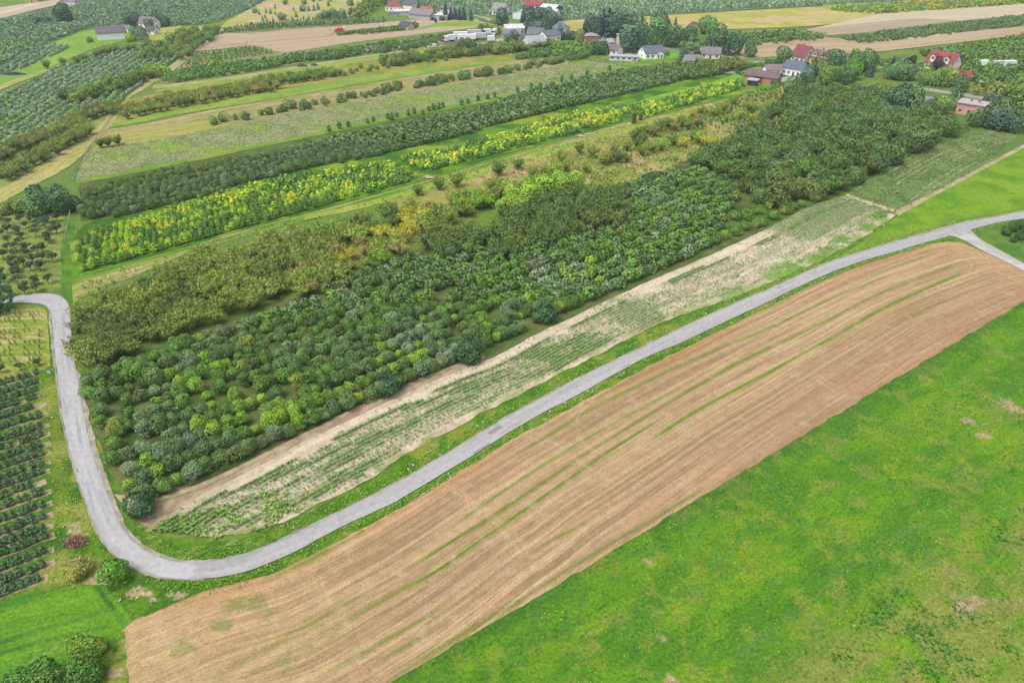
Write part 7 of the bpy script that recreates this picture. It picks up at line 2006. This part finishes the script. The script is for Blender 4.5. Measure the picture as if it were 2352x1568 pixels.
# blue tank on the farm meadow
g = ground(1001, 54)
e_ = thing("water_tank", "dark blue tank on legs at the farm meadow edge", "tank", g[0], g[1])
m_ = MB(); m_.cyl(0, 0, 1.9, 0.9, 2.4, 'z', 14); m_.build("barrel", paint((44, 66, 140)), e_)
for sx, sy in ((-.6, -.6), (.6, -.6), (-.6, .6), (.6, .6)):
    m_ = MB(); m_.box(sx - 0.06, sx + 0.06, sy - 0.06, sy + 0.06, -0.1, 0.75); m_.build("leg", M_METAL, e_)
# pallet stacks at the yellowing blocks' corner
M_CRATE = plain_mat("old_crate_wood", tuple(alb(128, 108, 98)), 0.9, 0.05, 5, 0.3, stretch=(1, 1, 6))
def crates(label, px, py, n, w):
    g = ground(px, py)
    e = thing("crate_stack", label, "crates", g[0], g[1], radians(12))
    for i in range(n):
        m = MB(); z = i * 0.62; o = random.uniform(-.05, .05)
        m.box(-w + o, w + o, -0.55, 0.55, z, z + 0.1)
        for zz in (0.14, 0.29, 0.44):
            m.box(-w + o, w + o, -0.55, -0.5, z + zz, z + zz + 0.12); m.box(-w + o, w + o, 0.5, 0.55, z + zz, z + zz + 0.12)
            m.box(-w + o, -w + o + 0.05, -0.5, 0.5, z + zz, z + zz + 0.12); m.box(w + o - 0.05, w + o, -0.5, 0.5, z + zz, z + zz + 0.12)
        m.build("crate", M_CRATE, e)


crates("tall stack of weathered wooden crates at the young tree blocks", 1456, 284, 6, 0.6)
crates("shorter stack of weathered crates beside the tall one", 1471, 276, 3, 0.5)
g = ground(1444, 286)
e_ = thing("white_sacks", "small white heap beside the tall crate stack", "sacks", g[0], g[1])
for q in range(3):
    m_ = MB(); m_.box(-0.5 + 0.35 * q, 0.0 + 0.35 * q, -0.3, 0.3, 0, 0.5 + 0.15 * (q % 2)); m_.build("sack", paint((226, 224, 220), 0.8, 0.1), e_, 0.08)


def twig_heap(label, px, py, rx, ry, h, col, n=420, name="brushwood_heap"):
    g = ground(px, py)
    a = rng.random(n) * 2 * pi; r = np.sqrt(rng.random(n))
    C = np.stack([np.cos(a) * r * rx, np.sin(a) * r * ry, h * (1 - r ** 2) * (0.5 + 0.5 * rng.random(n))], 1)
    al = rng.normal(size=(n, 3)) * np.array([1, 1, 0.35])
    V, F, cc = quads(C, rng.normal(size=(n, 3)) + np.array([0, 0, 0.8]), 0.5 + 0.5 * rng.random(n), 0.14, along=al)
    V2, F2, c2 = quads(C * 0.85, dirs(n, 0.5), 0.5 + 0 * a, 0.7)
    o = link(name, raw_mesh(name, np.vstack([V, V2]), [F, F2 + len(V)], [M_LEAF], np.vstack([cc, c2 * 0.8])), None, (g[0], g[1], 0)); o.color = (*col, 1)
    return tag(o, label, "brushwood")


twig_heap("heap of brown cut branches beside the road bend", 174, 1246, 1.7, 1.1, 1.1, leafc(134, 104, 88))
twig_heap("long dark heap of prunings on the left meadow", 32, 172, 7.0, 2.6, 1.5, leafc(104, 96, 100), 900)
twig_heap("rounded grey heap of cuttings on the farm track", 694, 153, 3.0, 1.8, 1.7, leafc(112, 106, 104))
twig_heap("smaller grey heap of cuttings next to the rounded one", 722, 151, 2.3, 1.2, 1.0, leafc(104, 100, 98))
twig_heap("brownish heap at the end of the rusty cherry block", 385, 213, 3.0, 1.2, 1.0, leafc(140, 112, 96))
twig_heap("grey heap of rubble and stones beside the brick barn slope", 1725, 210, 4.0, 0.9, 0.7, leafc(170, 156, 148))

# faint summer haze: one even body of air round everything
hz = MB(); hz.box(-6200, 6200, -3200, 8200, -1.0, 82.0)
HZM = bpy.data.materials.new("haze"); HZM.use_nodes = True
t_ = HZM.node_tree; t_.nodes.remove(t_.nodes["Principled BSDF"])
pv = t_.nodes.new("ShaderNodeVolumePrincipled")
pv.inputs["Color"].default_value = (0.84, 0.92, 1.0, 1); pv.inputs["Density"].default_value = 0.00014; pv.inputs["Anisotropy"].default_value = 0.2
t_.links.new(pv.outputs[0], t_.nodes["Material Output"].inputs["Volume"])
if USE_HAZE:
    tag(hz.build("haze", HZM), kind="stuff")
bpy.context.view_layer.update()
